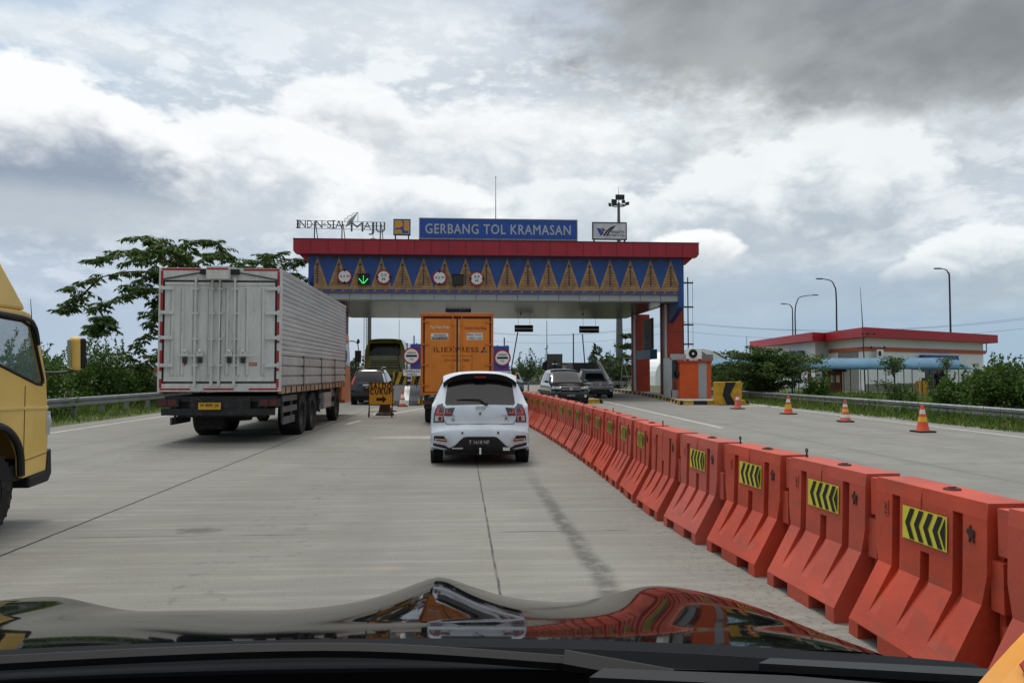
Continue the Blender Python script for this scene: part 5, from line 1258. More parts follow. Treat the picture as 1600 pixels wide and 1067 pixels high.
def driver():
    # seated at the wheel of the yellow truck, forearm resting on the window ledge
    x0 = -4.25 - .875
    J = [(.42, -.35, 1.18), (.42, -.42, 1.42), (.42, -.40, 1.66), (.42, -.38, 1.76), (.42, -.33, 1.84), (.42, -.33, 1.95),
         (.62, -.38, 1.68), (.74, -.18, 1.58), (.70, .15, 1.66), (.62, .34, 1.58),
         (.22, -.38, 1.68), (.20, -.10, 1.46), (.30, .38, 1.45), (.52, .05, 1.16), (.50, .45, .75), (.30, .05, 1.16), (.32, .45, .75)]
    E = [(0, 1), (1, 2), (2, 3), (3, 4), (4, 5), (2, 6), (6, 7), (7, 8), (8, 9), (2, 10), (10, 11), (11, 12), (0, 13), (13, 14), (0, 15), (15, 16)]
    Rr = [.15, .14, .15, .06, .09, .085, .07, .055, .045, .04, .07, .05, .04, .08, .06, .08, .06]
    o, me = person('person', '', J, E, Rr, None, 0, (120, 58, 50), (44, 46, 56))
    for p in me.polygons:
        c = p.center; p.material_index = 2 if (c.z > 1.74 and c.z < 1.9) or (c.y > -.05 and c.z > 1.35) else 3 if c.z >= 1.9 else (1 if c.z < 1.25 else 0)
    o.location = (x0, 7.22, 0); tag(o, 'driver in a dark red shirt seated in the yellow truck cab', 'person')
driver()

# ------------------------------------------------------------------ red water-filled barriers
def barrier_mesh():
    L = .94; h = .89
    # columns along the length: (y, groove kind or None, notch)
    cols = []
    def colm(y, g_, nt): cols.append((y, g_, nt))
    e = [-.47, -.36, -.30, -.25, -.155, -.07, -.035, .035, .07, .155, .25, .30, .36, .47]
    seq = [(-.47, -.30, 0), (-.30, -.225, 'L'), (-.225, -.038, 0), (-.038, .038, 'M'), (.038, .225, 0), (.225, .30, 'L'), (.30, .47, 0)]
    for a, b, g_ in seq:
        ys = [a, b]
        for q in (-.34, -.14, .14, .34):
            if a < q < b: ys += [q - .0005, q + .0005]
        for y in sorted(ys): colm(y, g_, (-.34 < y < -.14) or (.14 < y < .34))
    def prof(g_, nt):
        z0 = .085 if nt else .0
        if g_ == 'L': return [(.315, z0), (.315, .09), (.272, .165), (.055, .45), (.05, .79), (.118, .815), (.108, h)]
        if g_ == 'M': return [(.315, z0), (.315, .09), (.272, .165), (.055, .45), (.05, .545), (.126, .560), (.108, h)]
        return [(.315, z0), (.315, .09), (.272, .165), (.132, .415), (.126, .555), (.118, .815), (.108, h)]
    m = MB(); n = 14
    for (y, g_, nt) in cols:
        p = prof(g_, nt); ring = [(-x, y, z) for x, z in p] + [(x, y, z) for x, z in reversed(p)]; m.v.extend(ring)
    for i in range(len(cols) - 1):
        for j in range(n):
            m.f.append((i * n + j, i * n + (j + 1) % n, (i + 1) * n + (j + 1) % n, (i + 1) * n + j)); m.m.append(0)
    for q in list(range(n)) + list(range((len(cols) - 1) * n, len(cols) * n)):   # the feet stop short of the body ends
        x_, y_, z_ = m.v[q]
        if z_ < .5: m.v[q] = (x_, y_ * .93, z_)
    m.f.append(tuple(range(n))); m.m.append(0); k = (len(cols) - 1) * n; m.f.append(tuple(reversed(range(k, k + n)))); m.m.append(0)
    # interlocking knuckles
    m.bb((-.10, .46, .66), (.10, .555, .875)); m.bb((-.085, .46, .14), (.085, .56, .34)); m.bb((-.10, -.545, .40), (.10, -.46, .63)); m.bb((-.06, .46, .40), (.06, .50, .6)); m.bb((-.06, -.50, .1), (.06, -.46, .86))
    return m
def make_barrier():
    t = thing('water_barrier', 'x', 'traffic barrier', (0, 0, 0), 0, 'red water-filled barriers between the carriageways')
    b = barrier_mesh().build('body', 'barrier_red', t, bevel=.010, seg=2)
    return t
def add_sticker(t):
    s = MB(); x = -.128; w, h0, h1 = .19, .60, .775
    def P_(y, z): return (x - (z - .555) * -.03, y, z)
    def quad(pts, mi, d): s.add([(x - d + (z - .555) * .030, y, z) for y, z in pts], [tuple(range(len(pts)))], mi)
    quad([(-w, h0), (-w, h1), (w, h1), (w, h0)], 0, .004)
    zc = (h0 + h1) / 2; e = .006; n = 4; pitch = (2 * w - .02) / (n + .55)
    for i in range(n):   # chevrons point to the far end (+y)
        y = w - .028 - i * pitch; a = .045
        quad([(y, zc), (y - a, h1 - e), (y - a - pitch * .5, h1 - e), (y - pitch * .5, zc), (y - a - pitch * .5, h0 + e), (y - a, h0 + e)], 1, .007)
    y = -w + .055; quad([(y, zc), (-w + .012, h1 - e), (-w + .012, h0 + e)], 1, .007)
    s.build('chevron_sticker', ['sticker_yellow', 'ink_black'], t)
def add_marks(t):
    s = MB(); x = -.1245
    pts = [(-.36, .70), (-.335, .70), (-.34, .73), (-.36, .735), (-.365, .70)]
    sil = [(-.345, .69), (-.352, .70), (-.35, .72), (-.335, .735), (-.34, .75), (-.352, .752), (-.36, .77), (-.366, .754), (-.385, .75), (-.39, .735), (-.383, .715), (-.388, .69), (-.378, .69), (-.372, .71), (-.36, .708), (-.357, .69)]
    s.prism([(y, z) for y, z in sil], 'x', x - .003, x + .006); s.build('horse_emblem', mat('mark_dark', (64, 30, 30), .6), t)
    s = MB(); s.bb((x - .001, .335, .69), (x + .01, .375, .775), 0); s.bb((x - .003, .345, .70), (x - .001, .365, .706), 1); s.tube([(x - .002, .349, .72), (x - .002, .362, .735), (x - .002, .349, .745), (x - .002, .362, .76)], .003, 4, 1); s.build('number_plate', ['barrier_red', 'mark_dark'], t)
def add_cap(t):
    s = MB(); s.lathe([(.001, .008), (.040, .009), (.044, 0), (.044, -.01)], (0, -.05, .891), 'z', 14); s.box((0, -.05, .902), (.04, .016, .008)); s.build('filler_cap', mat('cap_brown', (88, 40, 32), .6), t)
def add_ring(t):
    s = MB(); s.tube([(0.0, .44, .885), (0, .44, .925)], .006, 6); pts = [Vector((0, .44 + .013 * math.cos(a), .938 + .013 * math.sin(a))) for a in [2 * math.pi * i / 10 for i in range(11)]]; s.tube(pts, .005, 5); s.build('lifting_ring', 'ink_black', t)
line = [(2.66, 1.2), (2.58, 3.0), (2.55, 4.2), (2.52, 5.0), (2.46, 5.8), (2.35, 6.8), (2.29, 8.2), (2.31, 9.6), (2.34, 11), (2.35, 13), (2.33, 16), (2.27, 19), (2.15, 22), (2.02, 25), (1.9, 28)]
def line_x(y):
    for (x0, y0), (x1, y1) in zip(line, line[1:]):
        if y0 <= y <= y1: return x0 + (x1 - x0) * (y - y0) / (y1 - y0)
    return line[-1][0]
ords = ['first', 'second', 'third', 'fourth', 'fifth', 'sixth', 'seventh', 'eighth', 'ninth', 'tenth', 'eleventh', 'twelfth', 'thirteenth', 'fourteenth', 'fifteenth', 'sixteenth', 'seventeenth', 'eighteenth', 'nineteenth', 'twentieth', 'twenty-first', 'twenty-second', 'twenty-third', 'twenty-fourth', 'twenty-fifth']
b0 = make_barrier(); bl_ = [b0]
Yb = 2.86; pitch = 1.06; nb = 21
for i in range(nb):
    t = b0 if i == 0 else copy_tree(b0); y = Yb + i * pitch
    if i == 1: pass
    dx = line_x(y + .4) - line_x(y - .4); t.location = (line_x(y), y, 0); t.rotation_euler = (0, 0, -math.atan2(dx, .8) + R(rnd.uniform(-1.2, 1.2)))
    bl_.append(t) if i else None
for i, t in enumerate(bl_):
    bare = i in (5,)
    extra = 'with yellow chevron sticker'
    if bare: extra = 'without a yellow sticker'
    t['label'] = ('red plastic water barrier %s, the %s from the black car bonnet' % (extra, ords[i]))
    if not bare: add_sticker(t)
    if i < 12: add_marks(t)
    if i != 5: add_cap(t)
    if i in (2, 3, 5, 8, 11, 14): add_ring(t)

# ------------------------------------------------------------------ traffic cones
def cone(label, loc, h, main, bands, group='orange traffic cones', rot=0.0):
    t = thing('traffic_cone', label, 'traffic cone', loc, rot, group)
    m = MB(); m.box((0, 0, .02), (.44, .44, .04)); m.build('base', 'rubber', t, bevel=.01)
    m = MB(); r0, r1 = .15, .03; prof = [(r0 + .02, .04)]; mats_ = [0]; mi = []
    cuts = [0.0] + [c for b in bands for c in (b[0], b[1])] + [1.0]; kinds = [0]
    for b in bands: kinds += [b[2], 0]
    prof = [(r0 + .015, .04), (r0, .06)]; mi = [0]
    for k, (a, b) in enumerate(zip(cuts, cuts[1:])):
        prof.append((r0 + (r1 - r0) * b + (0.002 if kinds[k] else 0), .06 + (h - .06) * b)); mi.append(kinds[k])
    prof.append((.001, h + .005)); mi.append(0)
    m.lathe(prof, n=20, mi=mi); m.build('cone', [main, 'cone_white', 'cone_yellow'], t, smooth=40)
    return t
for (px, py, h, lab, mn, bands) in (
    (1442, 677, .68, 'nearest orange cone with white and yellow bands on the right carriageway', 'cone_orange', [(.33, .52, 2), (.64, .82, 1)]),
    (1321, 661, .66, 'faded orange cone with several yellow and white bands by the guardrail', 'cone_faded', [(.12, .28, 1), (.40, .55, 2), (.66, .80, 1)]),
    (1232, 649, .66, 'slim orange cone with yellow middle in front of the dark tree', 'cone_orange', [(.22, .50, 2), (.62, .80, 1)]),
    (1152.5, 641, .64, 'small faded plain cone in front of the black arrow block', 'cone_faded', [(.55, .75, 1)]),
    (629, 637, .74, 'red and white cone beside the bullnose right of the yellow board', 'cone_orange', [(.10, .34, 1), (.46, .70, 1)]),
    (608, 645, .60, 'faded cone half hidden behind the yellow SALDO CUKUP board', 'cone_faded', [(.2, .4, 1)])):
    p = gr(px, py - 2); cone(lab, (p.x, p.y, 0.002), h, mn, bands, rot=rnd.uniform(0, 1.5))

# SALDO CUKUP board
p = gr(595, 652); t = thing('warning_board', 'yellow board on legs reading SALDO CUKUP with a right arrow', 'sign board', (p.x, p.y, 0), R(2))
k = p.y / 1200; w = 35 * k; z0 = (652 - 632) * k; h = 33 * k
m = MB(); m.bb((-w / 2, -.02, z0), (w / 2, .02, z0 + h), 0); m.build('board', ['sign_yellow'], t)
m = MB()
for (a, b) in (((-w / 2 - .03, -.03, z0 - .03), (w / 2 + .03, .03, z0)), ((-w / 2 - .03, -.03, z0 + h), (w / 2 + .03, .03, z0 + h + .03)), ((-w / 2 - .03, -.03, z0), (-w / 2, .03, z0 + h)), ((w / 2, -.03, z0), (w / 2 + .03, .03, z0 + h))): m.bb(a, b)
m.build('frame', mat('rust_brown', (70, 48, 30), .8, var=.3), t)
m = MB(); m.text('SALDO', (0, -.024, z0 + h * .855), w=w * .92, h=h * .25, bold=.11); m.text('CUKUP', (0, -.024, z0 + h * .60), w=w * .92, h=h * .24, bold=.11)
m.prism([(-w * .20, z0 + h * .17), (w * .07, z0 + h * .17), (w * .07, z0 + h * .06), (w * .25, z0 + h * .24), (w * .07, z0 + h * .42), (w * .07, z0 + h * .31), (-w * .20, z0 + h * .31)], 'y', -.028, -.022); m.build('lettering', mat('ink_dkbrown', (44, 24, 14), .6), t)
for x in (-w / 2, w / 2):
    for y, dx in ((-.02, 0), (.32, -.06 if x < 0 else -.05)): m = MB(); m.tube([(x + dx, y, 0), (x, 0, z0 + .05)], .015, 6); m.build('leg', 'rust_brown', t)
m = MB(); m.tube([(-w / 2, -.0, z0 * .45), (w / 2, -.0, z0 * .45)], .012, 5); m.build('crossbar', 'rust_brown', t)
p2 = gr(597, 650.5); m = MB(); m.lathe([(.001, 0), (.33, 0), (.33, .05), (.22, .12), (.17, .45), (.15, .52), (.001, .53)], n=18)
tag(m.build('ballast_stump', mat('stump_brown', (58, 40, 30), .85, var=.3), None, (p2.x + .02, p2.y + .75, 0)), 'dark brown ballast stump standing behind the SALDO CUKUP board', 'ballast')
# ------------------------------------------------------------------ lane noses and round toll signs
def nose(cx, Y, w, label):
    t = thing('crash_nose', label, 'crash nose', (cx, Y, 0)); h = w / 2
    m = MB(); m.prism([(-1.0, 0), (-.9, .22), (-.1, .85), (.25, .95), (1.6, .95), (1.6, 0)], 'x', -h, h); m.build('ramp', mat('nose_grey', (70, 74, 80), .7, var=.2, dirt=.3), t, bevel=.04)
    m = MB(); m.prism([(-1.02, 0), (-.91, .24), (-.09, .87), (-.09, .83), (-.85, .2), (-.9, 0)], 'x', -.12, .12); m.build('ridge', 'panel_grey', t)
    m = MB(); m.bb((-h - .08, .30, .88), (h + .08, .42, 1.52), 0); k = -h
    n = 4; pw = (2 * h + .16) / n
    for i in range(n):
        x = -h - .08 + i * pw; m.prism([(max(x - .12, -h - .078), .885), (min(x + pw * .5 - .12, h + .078), .885), (min(x + pw * .5 + .10, h + .078), 1.515), (min(x + .10, h + .078), 1.515)], 'y', .292, .299, 1)
    m.build('striped_board', ['kerb_yellow', 'ink_black'], t)
    for s in (-1, 1): m = MB(); m.bb((s * (h - .1), -.95, 0), (s * h, -.2, .30)); m.build('corner_block', 'kerb_yellow', t)
    m = MB(); m.box((.05, .28, 1.24), (.26, .02, .30), 0); m.box((.05, .268, 1.24), (.16, .01, .12), 1); m.build('notice', ['ink_white', 'sign_blue'], t)
def round_sign(px, py, Y, label, sx):
    c = at(px, py, Y); t = thing('round_sign', label, 'road sign', (c.x, Y, .19)); z = c.z - .19; r = 13.2 * Y / 1200
    for x in (-.22, .22): m = MB(); m.tube([(x, .18, 0), (x, .18, z + .6)], .03, 6); m.build('post', 'steel_dark', t)
    m = MB(); m.bb((-.18 * 1 + sx, .10, z - .62), (.62 + sx, .16, z + .56), 0); m.bb((-.16 + sx, .085, z + .36), (.60 + sx, .10, z + .40), 1); m.bb((-.16 + sx, .085, z - .56), (.60 + sx, .10, z - .52), 1); m.build('panel', ['sign_blue', 'sign_red'], t)
    m = MB(); m.disc((0, .02, z), r, 'y', .04, 36, 0); m.disc((0, -.004, z), r * .82, 'y', .012, 36, 1); m.bb((-r * .64, -.018, z - r * .12), (r * .64, -.011, z + r * .12), 2)
    m.text('GERBANG', (0, -.011, z + r * .36), w=r * 1.0, h=r * .20, bold=.02, mi=2); m.text('TOL', (0, -.011, z - r * .38), w=r * .46, h=r * .20, bold=.02, mi=2); m.build('disc', ['sign_red', 'ink_white', 'ink_black'], t)
    m = MB(); m.bb((-.38, .03, z - .92), (.42, .08, z - .62), 0); m.text('TEMPELKAN', (.02, .028, z - .71), w=.70, h=.10, bold=.02, mi=1); m.text('KARTU', (.02, .028, z - .85), w=.42, h=.09, bold=.02, mi=1); m.build('plate', ['ink_white', 'ink_black'], t)
    m = MB(); m.tube([(.1, .2, z + .5), (.1, .2, z + .95)], .03, 6); m.build('stub_post', 'steel_dark', t)
c = at(637, 600, 36); nose(c.x, 36.0, 1.25, 'yellow and black striped bullnose left of the orange box truck')
c = at(786, 600, 36); nose(c.x, 36.0, 1.2, 'striped bullnose hidden behind the white hatchback')
round_sign(643, 556, 35.8, 'round GERBANG TOL sign on blue panel left of the orange box truck', .12)
round_sign(785, 559, 35.8, 'round GERBANG TOL sign on blue panel right of the orange box truck', -.30)
# raised boom arms
def boom(px0, py0, px1, py1, Y, label):
    a, b = at(px0, py0, Y), at(px1, py1, Y); t = thing('boom_barrier', label, 'boom barrier', (a.x, Y, .19))
    m = MB(); m.bb((-.16, -.14, 0), (.16, .14, 1.0)); m.bb((-.18, -.16, 1.0), (.18, .16, 1.05)); m.build('cabinet', 'booth_orange', t, bevel=.02)
    m = MB(); e = Vector((b.x - a.x, 0, b.z - .19)); s = Vector((0, -.18, .9)); n = 7
    for i in range(n): m.tube([lerp(s, e, i / n), lerp(s, e, (i + 1) / n)], .04, 6, i % 2)
    m.build('arm', ['ink_black', 'frame_maroon'], t)
boom(796, 600, 809, 519, 52, 'raised dark boom arm right of the orange box truck')
boom(915, 600, 910, 522, 54, 'raised boom arm standing above the black minivan')
boom(628, 600, 619, 540, 44, 'raised boom arm slanting beside the green bus')

# toll booth by the right island
Y = 38.5; a = at(1062, 625, Y); b = at(1111, 565, Y)
t = thing('toll_booth', 'small orange toll booth with an air conditioner on its roof', 'toll booth', ((a.x + b.x) / 2, Y, .18)); w = b.x - a.x; h = b.z - .18; d = 1.9; X = w / 2
m = MB(); m.bb((-X + .02, 0, 0), (X - .66, d, h - .06), 0); m.bb((X - .66, .015, 0), (X - .22, d, h - .06), 1); m.bb((X - .22, 0, 0), (X, d, h - .06), 0); m.build('wall', ['booth_orange', 'panel_grey'], t, bevel=.008)
m = MB(); m.bb((-X - .05, -.05, h - .06), (X + .04, d + .05, h + .06)); m.build('roof', 'column_orange', t, bevel=.01)
m = MB(); m.bb((-X - .34, .3, 0), (-X - .30, d - .1, h + .2), 0); m.bb((-X - .34, .3, 0), (-X + .02, .34, .42), 0); m.bb((-X - .3, .31, 1.02), (-X + .015, .33, h + .1), 1); m.bb((-X - .34, .28, h + .1), (-X + .6, .5, h + .4), 0); m.build('side_window', ['panel_grey', 'pane_dark'], t)
m = MB(); m.sphere((-X - .02, .12, 1.25), .13, 10, 0, (1, .5, 1.3)); m.build('intercom', 'ink_black', t)
m = MB(); m.box((X - .02, .6, h + .22), (.5, .5, .32)); m.build('vent_block', 'concrete_grey', t)
t2 = thing('air_conditioner', 'white air conditioner unit with round fan on the booth roof', 'air conditioner', ((a.x + b.x) / 2 + .02, Y + .1, .18 + h + .07))
m = MB(); m.bb((-.42, 0, .06), (.36, .3, .62)); m.build('case', 'wall_white', t2, bevel=.02)
m = MB(); m.disc((-.10, -.005, .34), .22, 'y', .02, 24, 0); m.lathe([(.21, -.025), (.225, -.025), (.225, -.01)], (-.10, 0, .34), 'y', 24); 
for i in range(8): aa = math.pi * i / 8; m.box((-.10, -.02, .34), (.40, .006, .012), 0, ('Y', aa))
m.disc((-.10, -.022, .34), .06, 'y', .02, 12, 1); m.build('fan', ['ink_black', 'wall_white'], t2)
for x in (-.35, .3): m = MB(); m.bb((x - .03, .0, -.005), (x + .03, .3, .06)); m.build('foot', 'steel_dark', t2)

# big arrow block
p = gr(1140, 633); t = thing('arrow_block', 'weathered yellow concrete block with a big black arrow', 'crash block', (p.x, p.y, 0)); k = p.y / 1200; w = 41 * k / 2; h = 37 * k
m = MB(); m.bb((-w, 0, 0), (w, .55, h)); m.build('block', mat('block_yellow', (196, 150, 34), .8, var=.2, scale=5, dirt=.5), t, bevel=.03)
m = MB(); m.prism([(-w * .30, h * .99), (w * .54, h * .99), (w * .06, h * .47), (w * .50, .02), (-w * .24, .02), (-w * .55, h * .45)], 'y', -.006, .0); 
for x in (-.55, .0, .5): m.prism([(x * w, .0), (x * w + .12, .0), (x * w + .08, .1), (x * w + .02, .12)], 'y', -.004, 0, 1)
m.build('arrow', ['ink_black', 'concrete_grey'], t)

# ------------------------------------------------------------------ guardrails
def guardrail(pts, zt_, hgt, label, face, step=2.0):
    t = thing('guardrail', label, 'guardrail', (pts[0][0], pts[0][1], 0)); o = Vector((pts[0][0], pts[0][1], 0))
    prof = [(0, 0), (.06, .04), (.06, .12), (0, .16), (0, .18), (.06, .22), (.06, .30), (0, .34)]
    s = hgt / .34; m = MB(); n = len(prof); P = [Vector((x, y, 0)) - o for x, y in pts]
    vs = []
    for i, p in enumerate(P):
        d = (P[min(i + 1, len(P) - 1)] - P[max(i - 1, 0)]).normalized(); nn = Vector((d.y, -d.x, 0)) * face
        for (u, v) in prof: vs.append(p + nn * u + Vector((0, 0, zt_ - hgt + v * s)))
        for (u, v) in reversed(prof): vs.append(p + nn * (u - .006) + Vector((0, 0, zt_ - hgt + v * s)))
    n2 = 2 * n; m.add(vs, [(i * n2 + j, i * n2 + (j + 1) % n2, (i + 1) * n2 + (j + 1) % n2, (i + 1) * n2 + j) for i in range(len(P) - 1) for j in range(n2)])
    L = 0.0
    for a, b in zip(P, P[1:]):
        ln = (b - a).length; kk = 0
        q = 0.0
    m.build('rail', 'galvanised', t, smooth=25)
    tot = [0.0]
    for a, b in zip(P, P[1:]): tot.append(tot[-1] + (b - a).length)
    d_ = 0.6; cnt = 0
    while d_ < tot[-1] and cnt < 60:
        for i in range(len(P) - 1):
            if tot[i] <= d_ <= tot[i + 1]: q = lerp(P[i], P[i + 1], (d_ - tot[i]) / (tot[i + 1] - tot[i])); dd = (P[i + 1] - P[i]).normalized(); break
        nn = Vector((dd.y, -dd.x, 0)) * face
        m = MB(); c = q - nn * .15; m.box((c.x, c.y, (zt_ - .03) / 2 - .05), (.14, .15, zt_ + .04)); c2 = q - nn * .04; m.box((c2.x, c2.y, zt_ - hgt / 2), (.1, .12, hgt * .7)); m.build('post', 'galvanised', t); d_ += step; cnt += 1
ptsR = [(15.3, 14), (15.35, 20), (15.45, 26), (15.5, 32), (15.45, 40), (15.3, 46), (15.1, 52)]
guardrail(ptsR, .50, .29, 'long galvanised guardrail along the right edge of the road', -1)
ptsL = [(-12.7, 8), (-12.7, 16), (-12.75, 24), (-12.7, 32), (-12.5, 42), (-12.3, 60)]
guardrail(ptsL, .68, .31, 'galvanised guardrail along the left edge behind the yellow truck', 1)
ptsF = [(3.0, 62), (6, 63), (10, 63.5), (14, 63)]
guardrail(ptsF, .80, .3, 'distant pale guardrail seen beyond the toll lanes', -1)

# ------------------------------------------------------------------ plants
rs = np.random.RandomState(11)
def leaf_mesh(name, centers, dirs, length, width, matname, parent=None, jit=0.35, fold=0.25):
    """many small folded leaves; centers (n,3), dirs (n,3): along the blade"""
    n = len(centers); d = dirs / np.maximum(np.linalg.norm(dirs, axis=1, keepdims=True), 1e-6)
    r = rs.normal(size=(n, 3)); s = np.cross(d, r); s /= np.maximum(np.linalg.norm(s, axis=1, keepdims=True), 1e-6); u = np.cross(s, d)
    L = (length * (1 + jit * rs.uniform(-1, 1, n)))[:, None]; W = (width * (1 + jit * rs.uniform(-1, 1, n)))[:, None]
    base = centers; tip = centers + d * L - u * L * .12; lft = centers + d * L * .45 + s * W * .5 + u * W * fold; rgt = centers + d * L * .45 - s * W * .5 + u * W * fold; midp = centers + d * L * .5
    V = np.stack([base, lft, tip, rgt], 1).reshape(-1, 3); idx = np.arange(n) * 4
    F = np.concatenate([np.stack([idx, idx + 1, idx + 2], 1), np.stack([idx, idx + 2, idx + 3], 1)])
    me = bpy.data.meshes.new(name); me.vertices.add(len(V)); me.vertices.foreach_set('co', V.astype(np.float32).ravel())
    me.loops.add(len(F) * 3); me.loops.foreach_set('vertex_index', F.astype(np.int32).ravel()); me.polygons.add(len(F)); me.polygons.foreach_set('loop_start', np.arange(len(F), dtype=np.int32) * 3)
    me.update(calc_edges=True); me.validate(); me.materials.append(MATS[matname]); o = bpy.data.objects.new(name, me); COL.objects.link(o)
    if parent is not None: o.parent = parent
    return o
def blob_points(n, c, r, shell=.55):
    v = rs.normal(size=(n, 3)); v /= np.linalg.norm(v, axis=1, keepdims=True); k = (shell + (1 - shell) * rs.uniform(0, 1, n)) ** .7
    return np.array(c) + v * k[:, None] * np.array(r), v
def bush(name, label, loc, w, d, h, n=2600, leaf=.10, matname='leaf_bush', cat='bush', group=None, clumps=14, seed=1):
    t = thing(name, label, cat, loc, 0, group); r_ = random.Random(seed)
    C, D = [], []; st = MB()
    for i in range(clumps):
        a = r_.uniform(0, 2 * math.pi); rr = r_.uniform(0, 1) ** .5; x, y = math.cos(a) * rr * w / 2 * .8, math.sin(a) * rr * d / 2 * .8
        z = h * r_.uniform(.25, .92) * (1 - .45 * rr * rr); s = r_.uniform(.16, .30) * min(w, h * 1.3) * (.7 + .5 * r_.random())
        p, v = blob_points(n // clumps, (x, y, z), (s, s, s * .75), .35); C.append(p); D.append(v * .8 + rs.normal(size=v.shape) * .5 + np.array((0, 0, .15)))
        # leafy shoots rising out of the outline
        for q in range(2):
            k = 26; ax = np.array((x + r_.uniform(-s, s), y + r_.uniform(-s, s), z)); up = np.array((r_.uniform(-.5, .5), r_.uniform(-.5, .5), 1.0)); ln = s * r_.uniform(1.0, 1.9)
            f = np.linspace(.3, 1, k)[:, None]; C.append(ax + up * ln * f + rs.normal(size=(k, 3)) * .03); D.append(rs.normal(size=(k, 3)) * .8 + up * .4)
            st.tube([tuple(ax), tuple(ax + up * ln)], [.008, .003], 4)
        st.tube([(x * .15, y * .15, -.05), (x * .6, y * .6, z * .5), (x, y, z)], [.025, .018, .008], 5)
    C = np.concatenate(C); D = np.concatenate(D); keep = C[:, 2] > 0.02; leaf_mesh('foliage', C[keep], D[keep], leaf, leaf * .55, matname, t); st.build('stem', 'bark', t)
    return t
# bushes behind the left rail
def put(px, Y): return at(px, 560, Y).x
bush('bush', 'dense green bush behind the left guardrail next to the yellow truck', (put(92, 32), 32, -.1), 2.8, 2.2, 2.4, 4200, .13, clumps=18, seed=3)
bush('bush', 'tall leafy bush behind the mirror of the yellow truck', (put(150, 34), 34, -.1), 3.0, 2.4, 2.75, 4600, .14, clumps=18, seed=4)
bush('bush', 'green bush under the feathery tree behind the left guardrail', (put(204, 36), 36, -.1), 2.4, 2.0, 2.1, 3600, .13, clumps=16, seed=5)
bush('bush', 'low dark scrub in front of the white shed roof at left', (put(240, 42), 42, -.1), 3.2, 2.2, 1.1, 2600, .13, clumps=14, seed=6)
bush('bush', 'low scrub behind the cab window of the yellow truck', (put(30, 26), 26, -.1), 3.2, 2.2, 2.2, 3600, .13, clumps=16, seed=16)
# bushes on the right
bush('bush', 'large bush at the right edge behind the guardrail', (put(1575, 25), 25.5, -.1), 3.0, 2.4, 1.95, 6500, .13, clumps=24, seed=7)
bush('bush', 'leafy green bush left of the large one at the right edge', (put(1508, 27), 27.5, -.1), 2.2, 2.0, 1.35, 3600, .12, clumps=16, seed=8)
bush('bush', 'yellowish green shrub in front of the stone wall panel', (put(1278, 38), 38, -.1), 2.0, 1.6, 1.25, 2200, .13, clumps=12, seed=9)
bush('bush', 'low shrub under the slender sapling by the building', (put(1408, 34), 34, -.1), 1.7, 1.4, .85, 1500, .12, clumps=9, seed=10)
bush('bush', 'round shrub between the arrow block and the layered tree', (put(1172, 42), 42, -.1), 2.4, 1.6, 1.25, 1900, .14, clumps=10, seed=12)
bush('bush', 'distant shrub behind the toll booth and arrow block', (put(1130, 50), 50, -.1), 2.6, 1.8, 2.3, 1500, .18, clumps=9, seed=13)
bush('bush', 'small ground shrub behind the guardrail near the orange cones', (put(1345, 33), 33, -.1), 1.4, 1.0, .5, 900, .11, clumps=7, seed=14)
# far bushes through the gate
for i, (px, Y, w, h, lab) in enumerate(((829, 95, 5.0, 3.6, 'grey-green clump of trees beyond the gate left of the black minivan'), (812, 110, 4, 2.4, 'low distant shrub just right of the hatchback roof'), (952, 72, 3.2, 3.4, 'bushy tree beyond the pickup under the gate'), (935, 78, 2.2, 5.0, 'round topped tree above the pickup roof'), (970, 66, 3.0, 2.8, 'scrub left of the orange columns'), (552, 80, 3.5, 2.6, 'small distant tree between the white truck and the green bus'), (560, 110, 6, 2.5, 'low distant scrub left of the green bus'))):
    bush('far_tree', lab, (put(px, Y), Y, -.1), w, w * .7, h, 1500, .26, 'leaf_far', 'tree', None, 9, 30 + i)
# trees with branching limbs and sprays of drooping leaflets
def feather_tree(label, trunk, limbs, loc, leaf=.27, per=210, spray=.74, name='feathery_tree', matname='leaf_feather'):
    t = thing(name, label, 'tree', loc); o = Vector(loc); w = MB(); C, D = [], []; r_ = random.Random(5)
    def L(p): return Vector(p) - o
    w.tube(smooth_path([L(p) for p in trunk], 5), [lerp(.17, .07, i / ((len(trunk) - 1) * 5)) for i in range((len(trunk) - 1) * 5 + 1)], 9); w.build('trunk', 'bark', t)
    for limb in limbs:
        pts = smooth_path([L(p) for p in limb], 6); m = MB(); m.tube(pts, [lerp(.055, .012, i / (len(pts) - 1)) for i in range(len(pts))], 6)
        for i, p in enumerate(pts):
            f = i / (len(pts) - 1)
            if f < .22: continue
            for q in range(2):
                a = r_.uniform(0, 2 * math.pi); s = spray * r_.uniform(.5, 1.1); dr = Vector((math.cos(a), math.sin(a), r_.uniform(-.12, .25))); e = p + dr * s
                midp = p + dr * s * .5 + Vector((0, 0, .06)); e.z -= .10
                m.tube([p, midp, e], [.008, .006, .003], 4)
                k = per // 10; f_ = np.sort(rs.uniform(.15, 1, k))[:, None]; pp = np.array(p) * (1 - f_) + np.array(e) * f_ + np.array((0, 0, .05)) * (1 - (2 * f_ - 1) ** 2)
                side = np.array((-dr.y, dr.x, 0)); sg = np.where(rs.uniform(size=k) > .5, 1, -1)[:, None]
                C.append(pp); D.append(side * sg * .75 + np.array(dr) * .45 + np.array((0, 0, -.70)) + rs.normal(size=(k, 3)) * .22)
        m.build('limb', 'bark', t)
    leaf_mesh('crown', np.concatenate(C), np.concatenate(D), leaf, leaf * .30, matname, t); return t
YT = 37.0
def T(px, py, dy=0.0): return tuple(at(px, py, YT + dy))
base = at(318, 600, YT); loc = (base.x, YT, -.1)
